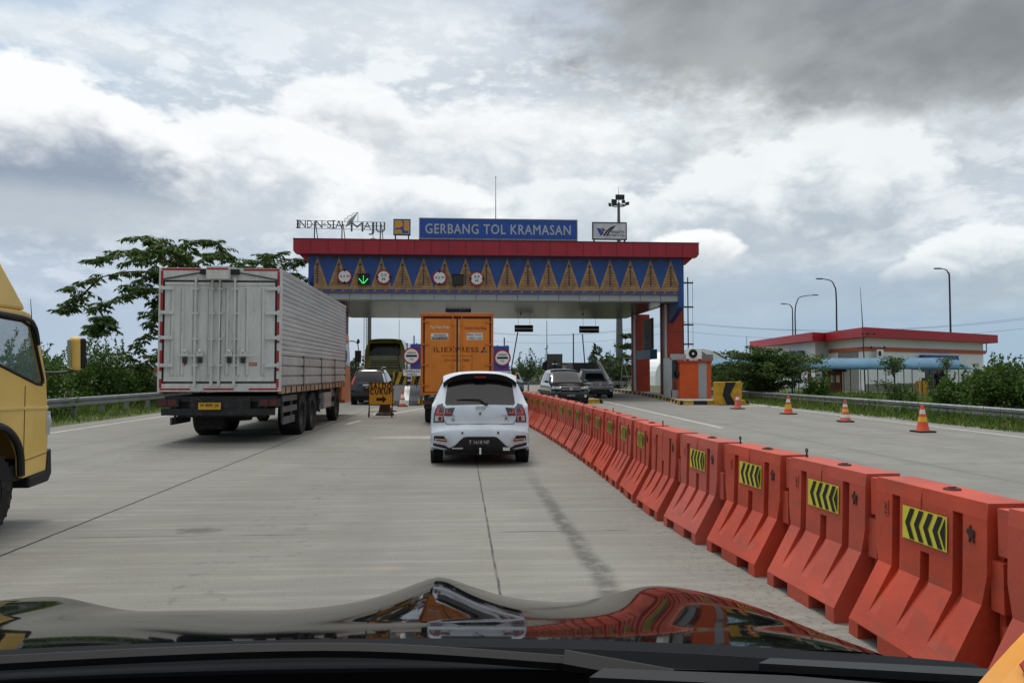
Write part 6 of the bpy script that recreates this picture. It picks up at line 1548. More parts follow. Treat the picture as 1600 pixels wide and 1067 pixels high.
feather_tree('spreading feathery tree behind the white box truck', [(base.x, YT, -.1), T(316, 560), T(310, 500), T(300, 450)], [
    [T(303, 460), T(285, 425), T(262, 398), T(235, 380), T(212, 370)], [T(300, 450), T(270, 415), T(235, 395), T(185, 402), T(135, 406)],
    [T(302, 470), T(250, 430, .8), T(200, 425, 1.2), T(150, 436, 1.2), T(106, 452, 1.2)], [T(304, 480), T(262, 455, -.8), T(225, 452, -1.2), T(185, 466, -1.4), T(155, 482, -1.4)],
    [T(300, 450), T(290, 400, .5), T(300, 378, .5), T(335, 378, .5), T(352, 400, .5)], [T(302, 450), T(312, 410, -1), T(345, 396, -1), T(368, 412, -1)],
    [T(303, 470), T(268, 440, 1.6), T(238, 410, 2), T(215, 392, 2.2), T(178, 396, 2.2)], [T(306, 500), T(272, 480, -1), T(246, 500, -1), T(228, 528, -1), T(200, 560, -1)],
    [T(304, 480), T(276, 462, -.4), T(252, 470, -.4), T(232, 496, -.4)], [T(303, 460), T(280, 430, 1), T(255, 425, 1), T(228, 440, 1), T(196, 452, 1)],
    [T(300, 455), T(296, 420, 1.5), T(275, 390, 1.5), T(245, 372, 1.5)], [T(306, 520), T(282, 520, -1.5), T(262, 548, -1.5), T(236, 560, -1.5), T(215, 580, -1.5)], [T(300, 450), T(280, 405, -1.2), T(260, 385, -1.5), T(240, 392, -1.5), T(205, 412, -1.5)],
    [T(155, 484, -1.4), T(162, 500, -1.4), T(150, 512, -1.4), T(132, 520, -1.4)], [T(155, 484, -1.4), T(166, 505, -1.4), T(172, 518, -1.4)], [T(150, 440, 1.2), T(128, 462, 1.2), T(112, 478, 1.2), T(104, 488, 1.2)]], loc)
YT = 46.0; base = at(432, 600, YT); loc = (base.x, YT, -.1)
feather_tree('second feathery tree showing above the white box truck roof', [(base.x, YT, -.1), T(434, 520), T(430, 450)], [
    [T(430, 450), T(420, 425), T(400, 408), T(380, 410)], [T(430, 450), T(432, 420), T(428, 402), T(440, 396)], [T(430, 455), T(445, 425), T(458, 405), T(474, 412)], [T(430, 450), T(448, 432, 1), T(462, 428, 1), T(476, 440, 1)], [T(430, 450), T(412, 425, -1), T(398, 420, -1), T(384, 416, -1)], [T(430, 460), T(455, 445, -1), T(470, 452, -1), T(476, 470, -1)], [T(430, 450), T(425, 415, 1.5), T(410, 400, 1.5), T(420, 398, 1.5)]], loc, .24)
# layered umbrella tree and saplings
def tier_tree(label, loc, tiers, h, leaf=.13, trunk=.07, name='layered_tree'):
    t = thing(name, label, 'tree', loc); m = MB(); m.tube([(0, 0, -.1), (.04, 0, h * .5), (-.02, 0, h)], [trunk, trunk * .7, trunk * .2], 8); m.build('trunk', 'bark', t); C, D = [], []; b = MB(); r_ = random.Random(int(h * 1000))
    for (z, cx, rx, n) in tiers:
        nb_ = max(6, int(rx * 6))
        for i in range(nb_):
            a = 2 * math.pi * i / nb_ + r_.uniform(-.4, .4); ln = rx * r_.uniform(.55, 1.12); e = Vector((cx + math.cos(a) * ln, math.sin(a) * ln, z + r_.uniform(-.1, .16))); s = Vector((0, 0, z - .28 - .05 * rx)); mid_ = lerp(s, e, .5) + Vector((0, 0, .10)); pts = smooth_path([s, mid_, e], 4); b.tube(pts, [lerp(trunk * .35, .006, j / (len(pts) - 1)) for j in range(len(pts))], 5)
            k = n // nb_; f = (rs.uniform(.12, 1.05, k) ** .75)[:, None]; p = np.array(s) * (1 - f) ** 2 + 2 * f * (1 - f) * np.array(mid_) + f * f * np.array(e); p = p + rs.normal(size=(k, 3)) * np.array((.17, .17, .055)) * (.5 + rx * .35)
            C.append(p); v = rs.normal(size=(k, 3)); v[:, 2] = np.abs(v[:, 2]) * .25 + .05; D.append(v)
    b.build('limb', 'bark', t); leaf_mesh('crown', np.concatenate(C), np.concatenate(D), leaf, leaf * .55, 'leaf_tier', t)
p = at(1197, 600, 40.0)
tier_tree('dark layered umbrella tree in front of the red roofed building', (p.x, 40, 0), [(2.72, -.2, 1.0, 700), (2.45, -1.1, 1.5, 1000), (2.35, .4, 2.4, 2600), (2.1, 1.6, 2.0, 1500), (1.95, -.6, 2.0, 1600), (1.7, .5, 2.5, 2400), (1.35, -.2, 2.1, 1700), (1.0, .6, 1.8, 1200), (.7, .2, 1.3, 700)], 2.8, .15, .09)
p = at(1396, 600, 32.0)
tier_tree('slender layered sapling before the white wall', (p.x, 32, 0), [(2.1, 0, .4, 260), (1.88, 0, .72, 480), (1.6, .0, .34, 150), (.98, .05, .68, 360), (.6, .1, .55, 220)], 2.2, .10, .025, 'sapling')
p = at(1479, 600, 33.0)
tier_tree('smaller sapling under the blue door awning', (p.x, 33, 0), [(2.0, 0, .34, 220), (1.75, 0, .22, 90)], 2.05, .10, .02, 'sapling')
p = at(1128, 590, 47.0)
tier_tree('small layered sapling beyond the toll booth', (p.x, 47, 0), [(1.9, 0, .6, 300), (1.5, .2, .9, 400), (1.0, 0, 1.0, 400)], 2.0, .16, .03, 'sapling')
p = at(978, 600, 60)
tier_tree('layered sapling next to the tall grey mast', (p.x, 60, 0), [(4.4, 0, .7, 260), (3.6, .1, 1.0, 330), (2.7, 0, 1.1, 330), (1.9, 0, 1.2, 330)], 4.6, .24, .04, 'sapling')

# grass on the verges
def grass(name, regions, n, hgt):
    C = []; 
    for (x0, x1, y0, y1, k) in regions: m_ = int(n * k); C.append(np.stack([rs.uniform(x0, x1, m_), y0 + (y1 - y0) * rs.uniform(0, 1, m_) ** 1.3, np.full(m_, -.03)], 1))
    C = np.concatenate(C); cl = np.sin(C[:, 0] * 2.1 + np.sin(C[:, 1] * .9) * 2) * np.sin(C[:, 1] * 1.3 + C[:, 0]) ; C = C[(cl + rs.uniform(-.9, 1, len(C))) > -.35]
    D = rs.normal(size=C.shape) * .45; D[:, 2] = 1.0; o = leaf_mesh(name, C, D, hgt, .035, 'grass_blade', None, .6, .1); tag(o, ('short green grass growing along the road verge', 'taller weedy grass scattered along the guardrails')[name != 'grass'], 'grass', None, 'stuff')
grass('grass', [(13.9, 17.5, 14, 40, .75), (16, 30, 24, 55, .5), (-15.5, -11.4, 10, 45, .30)], 26000, .19)

grass('tall_grass', [(14.6, 17.0, 15, 40, .6), (-15.0, -13.1, 10, 40, .6), (16, 26, 26, 46, .5)], 5000, .42)
# ------------------------------------------------------------------ service building on the right
A = at(1351, 560, 60); Bp = at(1560, 560, 72); Cp = at(1277, 560, 72.0); Dp = at(1172, 560, 92)
t = thing('building', 'low white building with red roof edge and orange band', 'building', (A.x, A.y, 0)); o = Vector((A.x, A.y, 0))
zt2 = at(1351, 511, 60).z; zf = at(1351, 526, 60).z; zo1 = at(1351, 540.5, 60).z; zo0 = at(1351, 547, 60).z
ov = 1.0
u = (Vector((Bp.x, Bp.y, 0)) - o); u.normalize(); v = at(1290, 560, 68.5) - o; v.z = 0; v.normalize(); Lw = (Vector((Bp.x, Bp.y, 0)) - o).length
def bp(a, b, z): q = u * a + v * b; return (q.x, q.y, z)
Dl = 14.0
def bbx(m, a0, a1, b0, b1, z0, z1, mi=0):
    vs = [bp(a, b, z) for z in (z0, z1) for b in (b0, b1) for a in (a0, a1)]; m.add(vs, [(0, 2, 3, 1), (4, 5, 7, 6), (0, 1, 5, 4), (1, 3, 7, 5), (3, 2, 6, 7), (2, 0, 4, 6)], mi)
def pxof(q):
    w_ = CR.transposed() @ (Vector(q) - CAM); return 800 + FPX * w_.x / -w_.z
def bsolve(a, px_):
    lo, hi = 0.0, 60.0
    for _ in range(50):
        md = (lo + hi) / 2
        if pxof(o + Vector(bp(a, md, 0))) > px_: lo = md
        else: hi = md
    return lo
b1 = bsolve(0, 1290); aw = -1.0
while pxof(o + Vector(bp(aw, b1, 0))) > 1271 and aw > -4: aw -= .1
b2 = bsolve(aw, 1172)
m = MB(); bbx(m, ov, Lw - 1.9, ov, b1 + 1, 0, zf + .02); bbx(m, aw + ov, Lw - 1.9, b1 + ov, b2 - 1, 0, zf + .018); m.build('wall', 'wall_white', t)
m = MB(); bbx(m, 0, Lw, 0, b1, zf, zt2); bbx(m, aw, Lw - .5, b1, b2, zf, zt2 - .01); m.build('roof', 'roof_red', t)
m = MB(); bbx(m, ov - .12, Lw - 1.5, ov - .12, b1 + .5, zo0, zo1); m.build('cornice_band', 'band_orange', t)
m = MB(); bbx(m, ov - .05, ov + .1, ov + 1.6, ov + 6.0, 0, zo0 - .003); m.build('stone_panel', 'stone_clad', t)
m = MB(); bbx(m, ov - .03, Lw - 1.88, ov - .03, ov + .2, -.02, .55); m.build('plinth', 'concrete_grey', t)
def rel(px, Y=None):
    """distance along the front wall for a photograph column"""
    d = ray(px, 560); n_ = Vector((-u.y, u.x, 0)); w0 = o + v * ov; tt = (w0 - Vector((CAM.x, CAM.y, 0))).dot(n_) / Vector((d.x, d.y, 0)).dot(n_); q = Vector((CAM.x, CAM.y, 0)) + Vector((d.x, d.y, 0)) * tt; return (q - o).dot(u)
r0, r1 = rel(1431), rel(1484)
m = MB(); bbx(m, r0, r1, ov - 1.0, ov - .002, 2.55, 3.05); 
m.build('door_awning', mat('awning_navy', (32, 74, 138), .5, var=.1), t)
r0, r1 = rel(1434), rel(1470)
m = MB(); bbx(m, r0, r1, ov - .03, ov + .1, 0, 2.3, 0); bbx(m, r0 + .05, (r0 + r1) / 2 - .05, ov - .05, ov - .031, .05, 2.2, 1); bbx(m, (r0 + r1) / 2 + .03, r1 - .05, ov - .05, ov - .031, .05, 2.2, 1); m.build('door', ['panel_grey', 'pane_dark'], t)
m = MB(); b_ = 13.6
vs0 = [bp(4.45, 15.5, z) for z in (2.0, 3.3)]; bbx(m, aw + ov - .9, aw + ov - .002, b1 + 4, b1 + 9.0, 2.9, 3.6); m.build('side_awning', 'awning_navy', t)
m = MB(); bbx(m, aw + ov - .05, aw + ov + .1, b1 + 5, b1 + 8, .9, 2.6); m.build('window', 'pane_dark', t)
m = MB(); pts = [bp(Lw - 1.9, ov + .5, zf - .9), bp(Lw - .6, ov + .5, zf - .9), bp(Lw - .6, ov + .5, zf)]; m.tube(pts, .05, 6); m.build('roof_bracket', 'panel_grey', t)
# air units on the side wall
for (q, lab) in ((1.1, 'white air conditioner unit on the stone corner of the building'),):
    m = MB(); bbx(m, ov + 1.1, ov + 2.0, ov - .75, ov - .4, 2.75, 3.4, 0); c_ = Vector(bp(ov + 1.55, ov - .77, 3.07))
    for i in range(14): aa = 2 * math.pi * i / 14; pass
    tag(m.build('air_conditioner', 'wall_white', None, o), lab, 'air conditioner'); ac = bpy.context.scene.objects['air_conditioner.001'] if 'air_conditioner.001' in bpy.context.scene.objects else None
    m = MB(); n_ = 16; c2 = [Vector(bp(ov + 1.45 + .24 * math.cos(2 * math.pi * i / n_), ov - .76, 3.07 + .24 * math.sin(2 * math.pi * i / n_))) for i in range(n_)]; m.add(c2, [tuple(range(n_))]); f_ = m.build('fan', 'ink_black', ac)
# walkway roof of blue sheet on slim posts
t = thing('walkway_canopy', 'long curved blue walkway roof on slim posts before the building', 'canopy', (0, 0, 0))
Yw = 47.0
a = at(1112, 570, 50); b = at(1545, 570, 50)
e0 = Vector((at(1108, 576, 54).x, 54, 0)); e1 = Vector((at(1522, 577, 49).x, 49, 0)); ud = (e1 - e0).normalized(); vd = Vector((-ud.y, ud.x, 0)); Lc = (e1 - e0).length; z_e = at(1300, 577, 51).z
m = MB(); n = 10; arc = [(1.3 - 1.3 * math.cos(math.pi * .5 * i / n) , z_e + .78 * math.sin(math.pi * .5 * i / n)) for i in range(n + 1)]; arc += [(2.0, z_e + .80), (2.6, z_e + .76)]
vs = []; nn = len(arc); ks = 46
for i in range(ks + 1):
    f = i / ks; tail = max(0, (f - .93) / .07); 
    for (s, z) in arc: p = e0 + ud * Lc * f + vd * s; vs.append((p.x, p.y, z_e + (z - z_e) * (1 - tail * tail * .9) + (.012 if i % 2 else 0)))
m.add(vs, [(i * nn + j, i * nn + j + 1, (i + 1) * nn + j + 1, (i + 1) * nn + j) for i in range(ks) for j in range(nn - 1)]); ro = m.build('roof', 'awning_blue', t, smooth=60); sd_ = ro.modifiers.new('solid', 'SOLIDIFY'); sd_.thickness = .03
for i in range(15):
    p = e0 + ud * (Lc * (i + .4) / 15.2)
    m = MB(); 
    for s in (.1, 2.5): q = p + vd * s; m.tube([(q.x, q.y, -.05), (q.x, q.y, z_e + .03)], .03, 6)
    m.tube([tuple(p + vd * .1 + Vector((0, 0, z_e))), tuple(p + vd * 2.5 + Vector((0, 0, z_e)))], .02, 5); m.build('post', 'steel_dark', t)
# white arched hall far behind the booth
p = at(1088, 560, 85); t = thing('arched_hall', 'pale arched roof hall far behind the toll booth', 'building', (p.x, 85, 0)); rr = 4.7
m = MB(); arc = [(rr * math.cos(R(200 - 10 + -i * 10)) , 1.9 + (rr * .68) * math.sin(R(190 - i * 10))) for i in range(20)]; arc = [(rr * math.cos(R(180 - 180 * i / 18)), 1.1 + 3.1 * math.sin(math.pi * i / 18)) for i in range(19)]
m.prism(arc + [(rr, 0), (-rr, 0)], 'y', 0, 12); m.build('roof', 'wall_white', t)
m = MB()
for q in (-.5, .0, .5): m.tube([(rr * .7 + q * 2, -.03, 2.0 + q), (rr * .1 + q * 3, -.03, 3.9)], .06, 5)
m.build('roof_rib', 'steel_dark', t)
m = MB(); m.bb((1.5, -.6, 0), (4.6, -.02, 2.4)); m.build('entrance', 'ink_black', t)
# brown kiosk, bins, posts by the walkway
p = at(1311, 600, 52); t = thing('kiosk', 'small brown timber kiosk under the blue walkway roof', 'kiosk', (p.x, 52.5, 0))
m = MB(); m.bb((-.5, 0, 0), (.5, 1.0, 1.55), 0); m.build('cabin', 'timber_brown', t); m = MB(); m.prism([(-.75, 1.55), (.8, 1.55), (.6, 1.75), (-.6, 1.75)], 'y', -.2, 1.2); m.build('roof', 'frame_maroon', t)
m = MB(); m.bb((-.35, -.01, .8), (-.1, .0, 1.3)); m.bb((.05, -.01, .8), (.3, .0, 1.3)); m.build('hatch', 'cream', t)
p = at(1447, 605, 50); m = MB(); m.lathe([(.001, 0), (.36, 0), (.42, .75), (.42, .8), (.3, .92), (.001, .95)], n=16); tag(m.build('dustbin', mat('bin_yellow', (214, 158, 36), .5), None, (p.x, 50.5, 0), smooth=40), 'yellow domed dustbin beside the glass door', 'dustbin')
p = at(1437, 600, 46); t = thing('notice_post', 'small white notice on a slim post near the glass door', 'sign', (p.x, 46, 0)); m = MB(); m.tube([(0, 0, 0), (0, 0, 2.1)], .03, 6); m.build('post', 'panel_grey', t); m = MB(); m.box((.1, -.04, 1.35), (.42, .03, .36)); m.build('plate', 'ink_white', t)
for px, Y, hgt, cl, lab in ((1238, 41, 1.5, 'sign_blue', 'blue post behind the guardrail below the umbrella tree'), (1290, 40, 1.2, 'panel_grey', 'pale slanted post by the yellowish shrub')):
    p = at(px, 600, Y); m = MB(); m.tube([(0, 0, 0), (0, 0, hgt)], .05, 6); m.box((.03, 0, hgt), (.2, .06, .08), 0, ('Y', R(-35))); tag(m.build('marker_post', cl, None, (p.x, Y, 0)), lab, 'post')
p = at(1467, 600, 52); standing('person in dark clothes standing by the glass door of the building', (p.x, 52.2, 0), R(20), (46, 50, 62), (38, 40, 48))
p = at(1481, 600, 51); standing('person in a blue grey shirt at the right of the glass door', (p.x, 51.6, 0), R(160), (70, 84, 104), (34, 36, 44))
p = at(1311, 600, 47); standing('person in dark red standing before the brown kiosk', (p.x - .35, 50.4, 0), R(70), (96, 34, 36), (40, 34, 40))
p = at(1204, 600, 50); standing('person in blue under the umbrella tree branches', (p.x, 50.0, 0), R(10), (52, 92, 140), (60, 70, 84))

# ------------------------------------------------------------------ street lamps and masts
def lamp(label, px, py_top, px_arm, Y):
    p = at(px, py_top, Y); e = at(px_arm, py_top + 1, Y); t = thing('street_lamp', label, 'street lamp', (p.x, Y, 0)); dx = e.x - p.x; H = p.z; r = min(abs(dx) * .7, 1.4)
    m = MB(); s = 1 if dx > 0 else -1
    m.tube(smooth_path([(0, 0, 0), (0, 0, H * .5), (0, 0, H - r * 1.6), (s * r * .18, 0, H - r * .7), (s * r * .55, 0, H - r * .18), (dx, 0, H)], 5), [lerp(.11, .045, i / 25) for i in range(26)], 8); m.build('pole', 'steel_dark', t)
    m = MB(); m.box((dx + s * .35, 0, H + .01), (.75, .26, .13)); m.build('lamp_head', 'steel_dark', t, bevel=.04)
lamp('street lamp with short arm pointing left, farthest behind the red roof', 1238, 475, 1228, 108)
lamp('street lamp with long arm reaching right above the red roof', 1242, 461, 1270, 100)
lamp('tall street lamp rising left of the thin antenna', 1306, 436, 1285, 84)
lamp('tall street lamp at the right end of the building', 1483, 420, 1470, 78)
p = at(1351, 560, 58); q = at(1344, 448, 58); m = MB(); m.tube([(0, 0, 0), ((q.x - p.x) * .4, 0, q.z * .6), (q.x - p.x, 0, q.z)], [.06, .04, .012], 6)
for z, l in ((4.5, .9), (3.4, 1.8)): m.tube([(-l * .3, 0, z), (l, 0, z)], .03, 5); m.sphere((l * .3, 0, z + .08), .09, 8); m.sphere((l * .9, 0, z + .08), .09, 8)
tag(m.build('antenna_mast', 'steel_dark', None, (p.x, 58, 0)), 'thin leaning antenna mast in front of the stone clad corner', 'antenna')
p = at(1120, 560, 80); m = MB(); m.tube([(0, 0, 0), (0, 0, at(1167, 525, 80).z)], [.05, .02], 5); tag(m.build('antenna_mast', 'steel_dark', None, (at(1167, 560, 80).x, 80, 0)), 'short thin rod left of the red roof above the umbrella tree', 'antenna')
# floodlight mast behind the gate
Y = 68; p = at(968, 560, Y); zt3 = at(968, 322, Y).z; t = thing('floodlight_mast', 'tall grey floodlight mast rising behind the gate roof', 'floodlight mast', (p.x, Y, 0))
m = MB(); m.tube([(0, 0, 0), (0, 0, zt3 * .5), (0, 0, zt3 + .3)], [.36, .25, .11], 12); m.build('pole', mat('mast_grey', (104, 112, 116), .5, .3), t)
m = MB(); m.tube([(-.65, 0, zt3 + .05), (.65, 0, zt3 + .05)], .05, 6); m.lathe([(.55, 0), (.62, 0), (.62, .06), (.55, .06)], (0, 0, zt3), 'z', 16); m.tube([(0, 0, zt3 + .2), (0, 0, zt3 + 1.75)], [.03, .012], 5); m.build('headframe', 'steel_dark', t)
for (x, y, z, rz, w) in ((.06, -.3, .72, 0, .80), (-.45, -.2, .30, .5, .5), (-.80, 0, .10, 1.1, .4), (.78, 0, .22, -1.1, .4), (.4, -.2, .34, -.3, .3)):
    m = MB(); m.box((x, y, zt3 + z), (w, .16, .46 if w > .45 else .26), 0, Matrix.Rotation(rz, 3, 'Z')); m.build('floodlight', 'steel_dark', t)
# poles seen under the ceiling on the left
for px, Y, r, zt_, lab in ((577, 64, .16, 10, 'grey pole right of the lattice post under the ceiling'),):
    p = at(px, 560, Y); m = MB(); m.tube([(0, 0, 0), (0, 0, zt_)], [r * 1.1, r * .8], 10); tag(m.build('pole', 'mast_grey', None, (p.x, Y, 0)), lab, 'pole')
p = at(571.5, 560, 56); m = MB(); zt_ = z_so + .1
for x, y in ((-.14, 0), (.14, 0), (0, .2)): m.tube([(x, y, 0), (x, y, zt_)], .022, 5)
for i in range(24): z = zt_ * i / 24; m.tube([(-.14, 0, z), (.14, 0, z + zt_ / 24)], .012, 4); m.tube([(.14, 0, z), (0, .2, z + zt_ / 24)], .012, 4)
tag(m.build('lattice_post', 'galvanised', None, (p.x, 56, 0)), 'pale lattice post standing left of the grey pole behind the bus', 'lattice post')
for px, Y, top, lab, r in ((623.5, 58, 5.45, 'thin rod hanging above the right corner of the bus', .02), (854.5, 62, 5.7, 'thin pole left of the black clearance bars, behind the minivan', .03), (896, 47, 3.9, 'dark straight pole rising behind the black minivan', .045), (953.5, 64, 3.4, 'short thin pole right of the white flag', .03), (533, 56, 4.0, 'thin pole carrying a lamp left of the bus', .03)):
    p = at(px, 560, Y); m = MB(); m.tube([(0, 0, 0), (0, 0, top)], [r, r * .8], 6); m.box((0, 0, .05), (.2, .2, .1)); tag(m.build('pole', 'steel_dark', None, (p.x, Y, 0)), lab, 'pole')
# backs of signs beyond the exit lanes
p = at(867, 566, 60); t = thing('sign_back', 'grey back of a rectangular road sign behind the black minivan', 'road sign', (p.x, 60, 0))
z0_, z1_ = at(867, 578, 60).z, at(867, 553, 60).z; m = MB(); m.bb((-.6, 0, z0_ + .5), (.6, .03, z1_)); m.bb((-.6, .0, z0_ - .2), (.6, .03, z0_ + .46)); m.build('board', mat('board_back', (112, 116, 118), .6, .2, var=.1), t); m = MB(); m.bb((-.04, -.05, 0), (.04, 0, z1_ - .5)); m.bb((-.5, -.03, z0_ + .2), (.5, -.001, z0_ + .26)); m.build('post', 'steel_dark', t)
p = at(855, 572, 61); m = MB(); m.disc((0, 0, p.z), .42, 'y', .03, 24); m.tube([(0, -.04, 0), (0, -.04, p.z + .3)], .035, 6); tag(m.build('sign_back', 'steel_dark', None, (p.x, 61, 0)), 'dark back of a round road sign left of the rectangular one', 'road sign')
p = at(888, 570, 75); t = thing('gatehouse', 'small cream and red hut far behind the black minivan', 'hut', (p.x, 75, 0)); m = MB(); m.bb((-.7, 0, 0), (.7, 1.6, 2.3), 0); m.bb((-.05, -.02, .3), (.25, 0, 2.2), 1); m.bb((.45, -.02, .3), (.6, 0, 2.2), 1); m.build('wall', ['cream', 'frame_maroon'], t); m = MB(); m.bb((-.9, -.3, 2.3), (.9, 1.8, 2.45)); m.build('roof', 'steel_dark', t)
p = at(914, 573, 66); t = thing('lorry', 'dark lorry body passing beyond the pickup', 'truck', (p.x, 66, 0)); m = MB(); m.bb((-1.0, 0, .9), (1.0, 5, 2.35)); m.build('cargo_box', 'chassis_black', t); m = MB(); m.bb((-.85, -.1, .5), (.85, 5, .9)); m.build('chassis', 'steel_dark', t)
for x in (-.75, .75): wheel(t, x, 1, .42, .25, 1 if x > 0 else -1)
p = at(941, 580, 58); t = thing('banner', 'leaning white feather banner behind the pickup', 'banner', (p.x, 58, 0)); m = MB(); m.tube([(.35, 0, 0), (-.05, 0, 1.8), (-.45, 0, 2.4)], .02, 5); m.build('pole', 'steel_dark', t)
m = MB(); n = 8; vs = [];
for i in range(n + 1):
    f = i / n; z = .9 + 1.55 * f; x = .2 - .62 * f; w_ = .55 * (1 - f * .55); vs += [(x - .02, .03 * math.sin(f * 5), z), (x + w_, .06 + .05 * math.sin(f * 6), z - .1)]
m.add(vs, [(2 * i, 2 * i + 1, 2 * i + 3, 2 * i + 2) for i in range(n)]); f_ = m.build('cloth', 'flag_white', t); s_ = f_.modifiers.new('s', 'SOLIDIFY'); s_.thickness = .01
# wire fence frame by the columns
p = at(972, 600, 60); m = MB()
for a_, b_ in (((0, 0, 0), (.25, 0, 2.6)), ((.25, 0, 2.6), (1.4, 0, 2.6)), ((1.4, 0, 0), (1.4, 0, 2.6)), ((.25, 0, 2.6), (.9, 0, 0)), ((0, 0, .1), (1.4, 0, .1)), ((.1, 0, 1.2), (1.4, 0, 1.2))): m.tube([a_, b_], .025, 5)
tag(m.build('metal_frame', 'panel_grey', None, (p.x - .6, 58, .0)), 'pale metal frame leaning left of the orange columns', 'frame')
# houses on the left horizon
def house(label, px, Y, w, z0, z1, roofm):
    p = at(px, 580, Y); t = thing('house', label, 'house', (p.x, Y, 0)); m = MB(); m.bb((-w / 2, 0, 0), (w / 2, w * .7, z0), 0); m.build('wall', 'cream', t); m = MB(); m.prism([(-w / 2 - .4, z0), (w / 2 + .4, z0), (w * .3, z1), (-w * .3, z1)], 'y', -.4, w * .7 + .4); m.build('roof', roofm, t)
    m = MB(); m.bb((-w * .2, -.03, z0 * .35), (w * .05, 0, z0 * .8)); m.build('window', 'pane_dark', t)
house('brown roofed house on the left horizon beside the truck', 236, 190, 9, 1.6, 2.8, 'roof_tile')
house('grey roofed house farther along the left horizon', 222, 240, 12, 1.8, 3.0, 'concrete_grey')
house('distant house with tiled roof seen left of the bus', 548, 260, 12, 1.8, 3.2, 'roof_tile')
p = at(216, 605, 62); t = thing('shed', 'low shed with white sheet roof behind the left bushes', 'shed', (p.x, 62, 0)); m = MB(); m.bb((-.9, 0, 0), (.9, 2, .25)); m.build('wall', 'concrete_grey', t); m = MB(); m.prism([(-1.1, .24), (1.1, .30), (1.0, .68), (-.2, .62)], 'y', -.2, 2.2); m.build('roof', 'flag_white', t)
# overhead wires on two far poles
for i, (px, Y, h) in enumerate(((700, 120, 9.0), (1060, 105, 9.0), (1640, 90, 9.0))):
    p = at(px, 560, Y); m = MB(); m.tube([(0, 0, 0), (0, 0, h)], [.14, .09], 8); m.bb((-1.0, -.05, h - .5), (1.0, .05, h - .4)); tag(m.build('utility_pole', 'concrete_grey', None, (p.x, Y, 0)), ('utility pole far behind the orange box truck', 'utility pole far behind the orange columns', 'utility pole beyond the right edge bushes')[i], 'utility pole')
pp = [at(700, 560, 120), at(1060, 560, 105), at(1640, 560, 90)]
for q, (dx, dz) in enumerate(((-.9, 0), (.9, 0), (0, -1.2))):
    m = MB()
    for a_, b_ in zip(pp, pp[1:]):
        pts = [(lerp(a_.x, b_.x, f) + dx, lerp(a_.y, b_.y, f), 8.5 + dz * 1.0 - 3.0 * 4 * f * (1 - f) * .5) for f in [i / 16 for i in range(17)]]; m.tube(pts, .018, 4)
    tag(m.build('overhead_wire', 'ink_black', None), ('left one of the three wires strung between the far utility poles', 'right one of the three wires strung between the far utility poles', 'lowest of the three wires strung between the far utility poles')[q], 'wire')
far = [(-140, 320, 60), (-60, 420, 80), (60, 420, 90), (170, 300, 70), (-230, 260, 60), (260, 240, 60)]
C = np.concatenate([np.stack([x + rs.uniform(-w, w, 2600), y + rs.uniform(-8, 8, 2600), np.abs(rs.normal(0, 1.6, 2600))], 1) for x, y, w in far]); D = rs.normal(size=C.shape); D[:, 2] = np.abs(D[:, 2]) + .3
tag(leaf_mesh('treeline', C, D, 1.7, 1.3, 'leaf_far'), 'low hazy line of trees along the horizon', 'treeline', None, 'stuff')
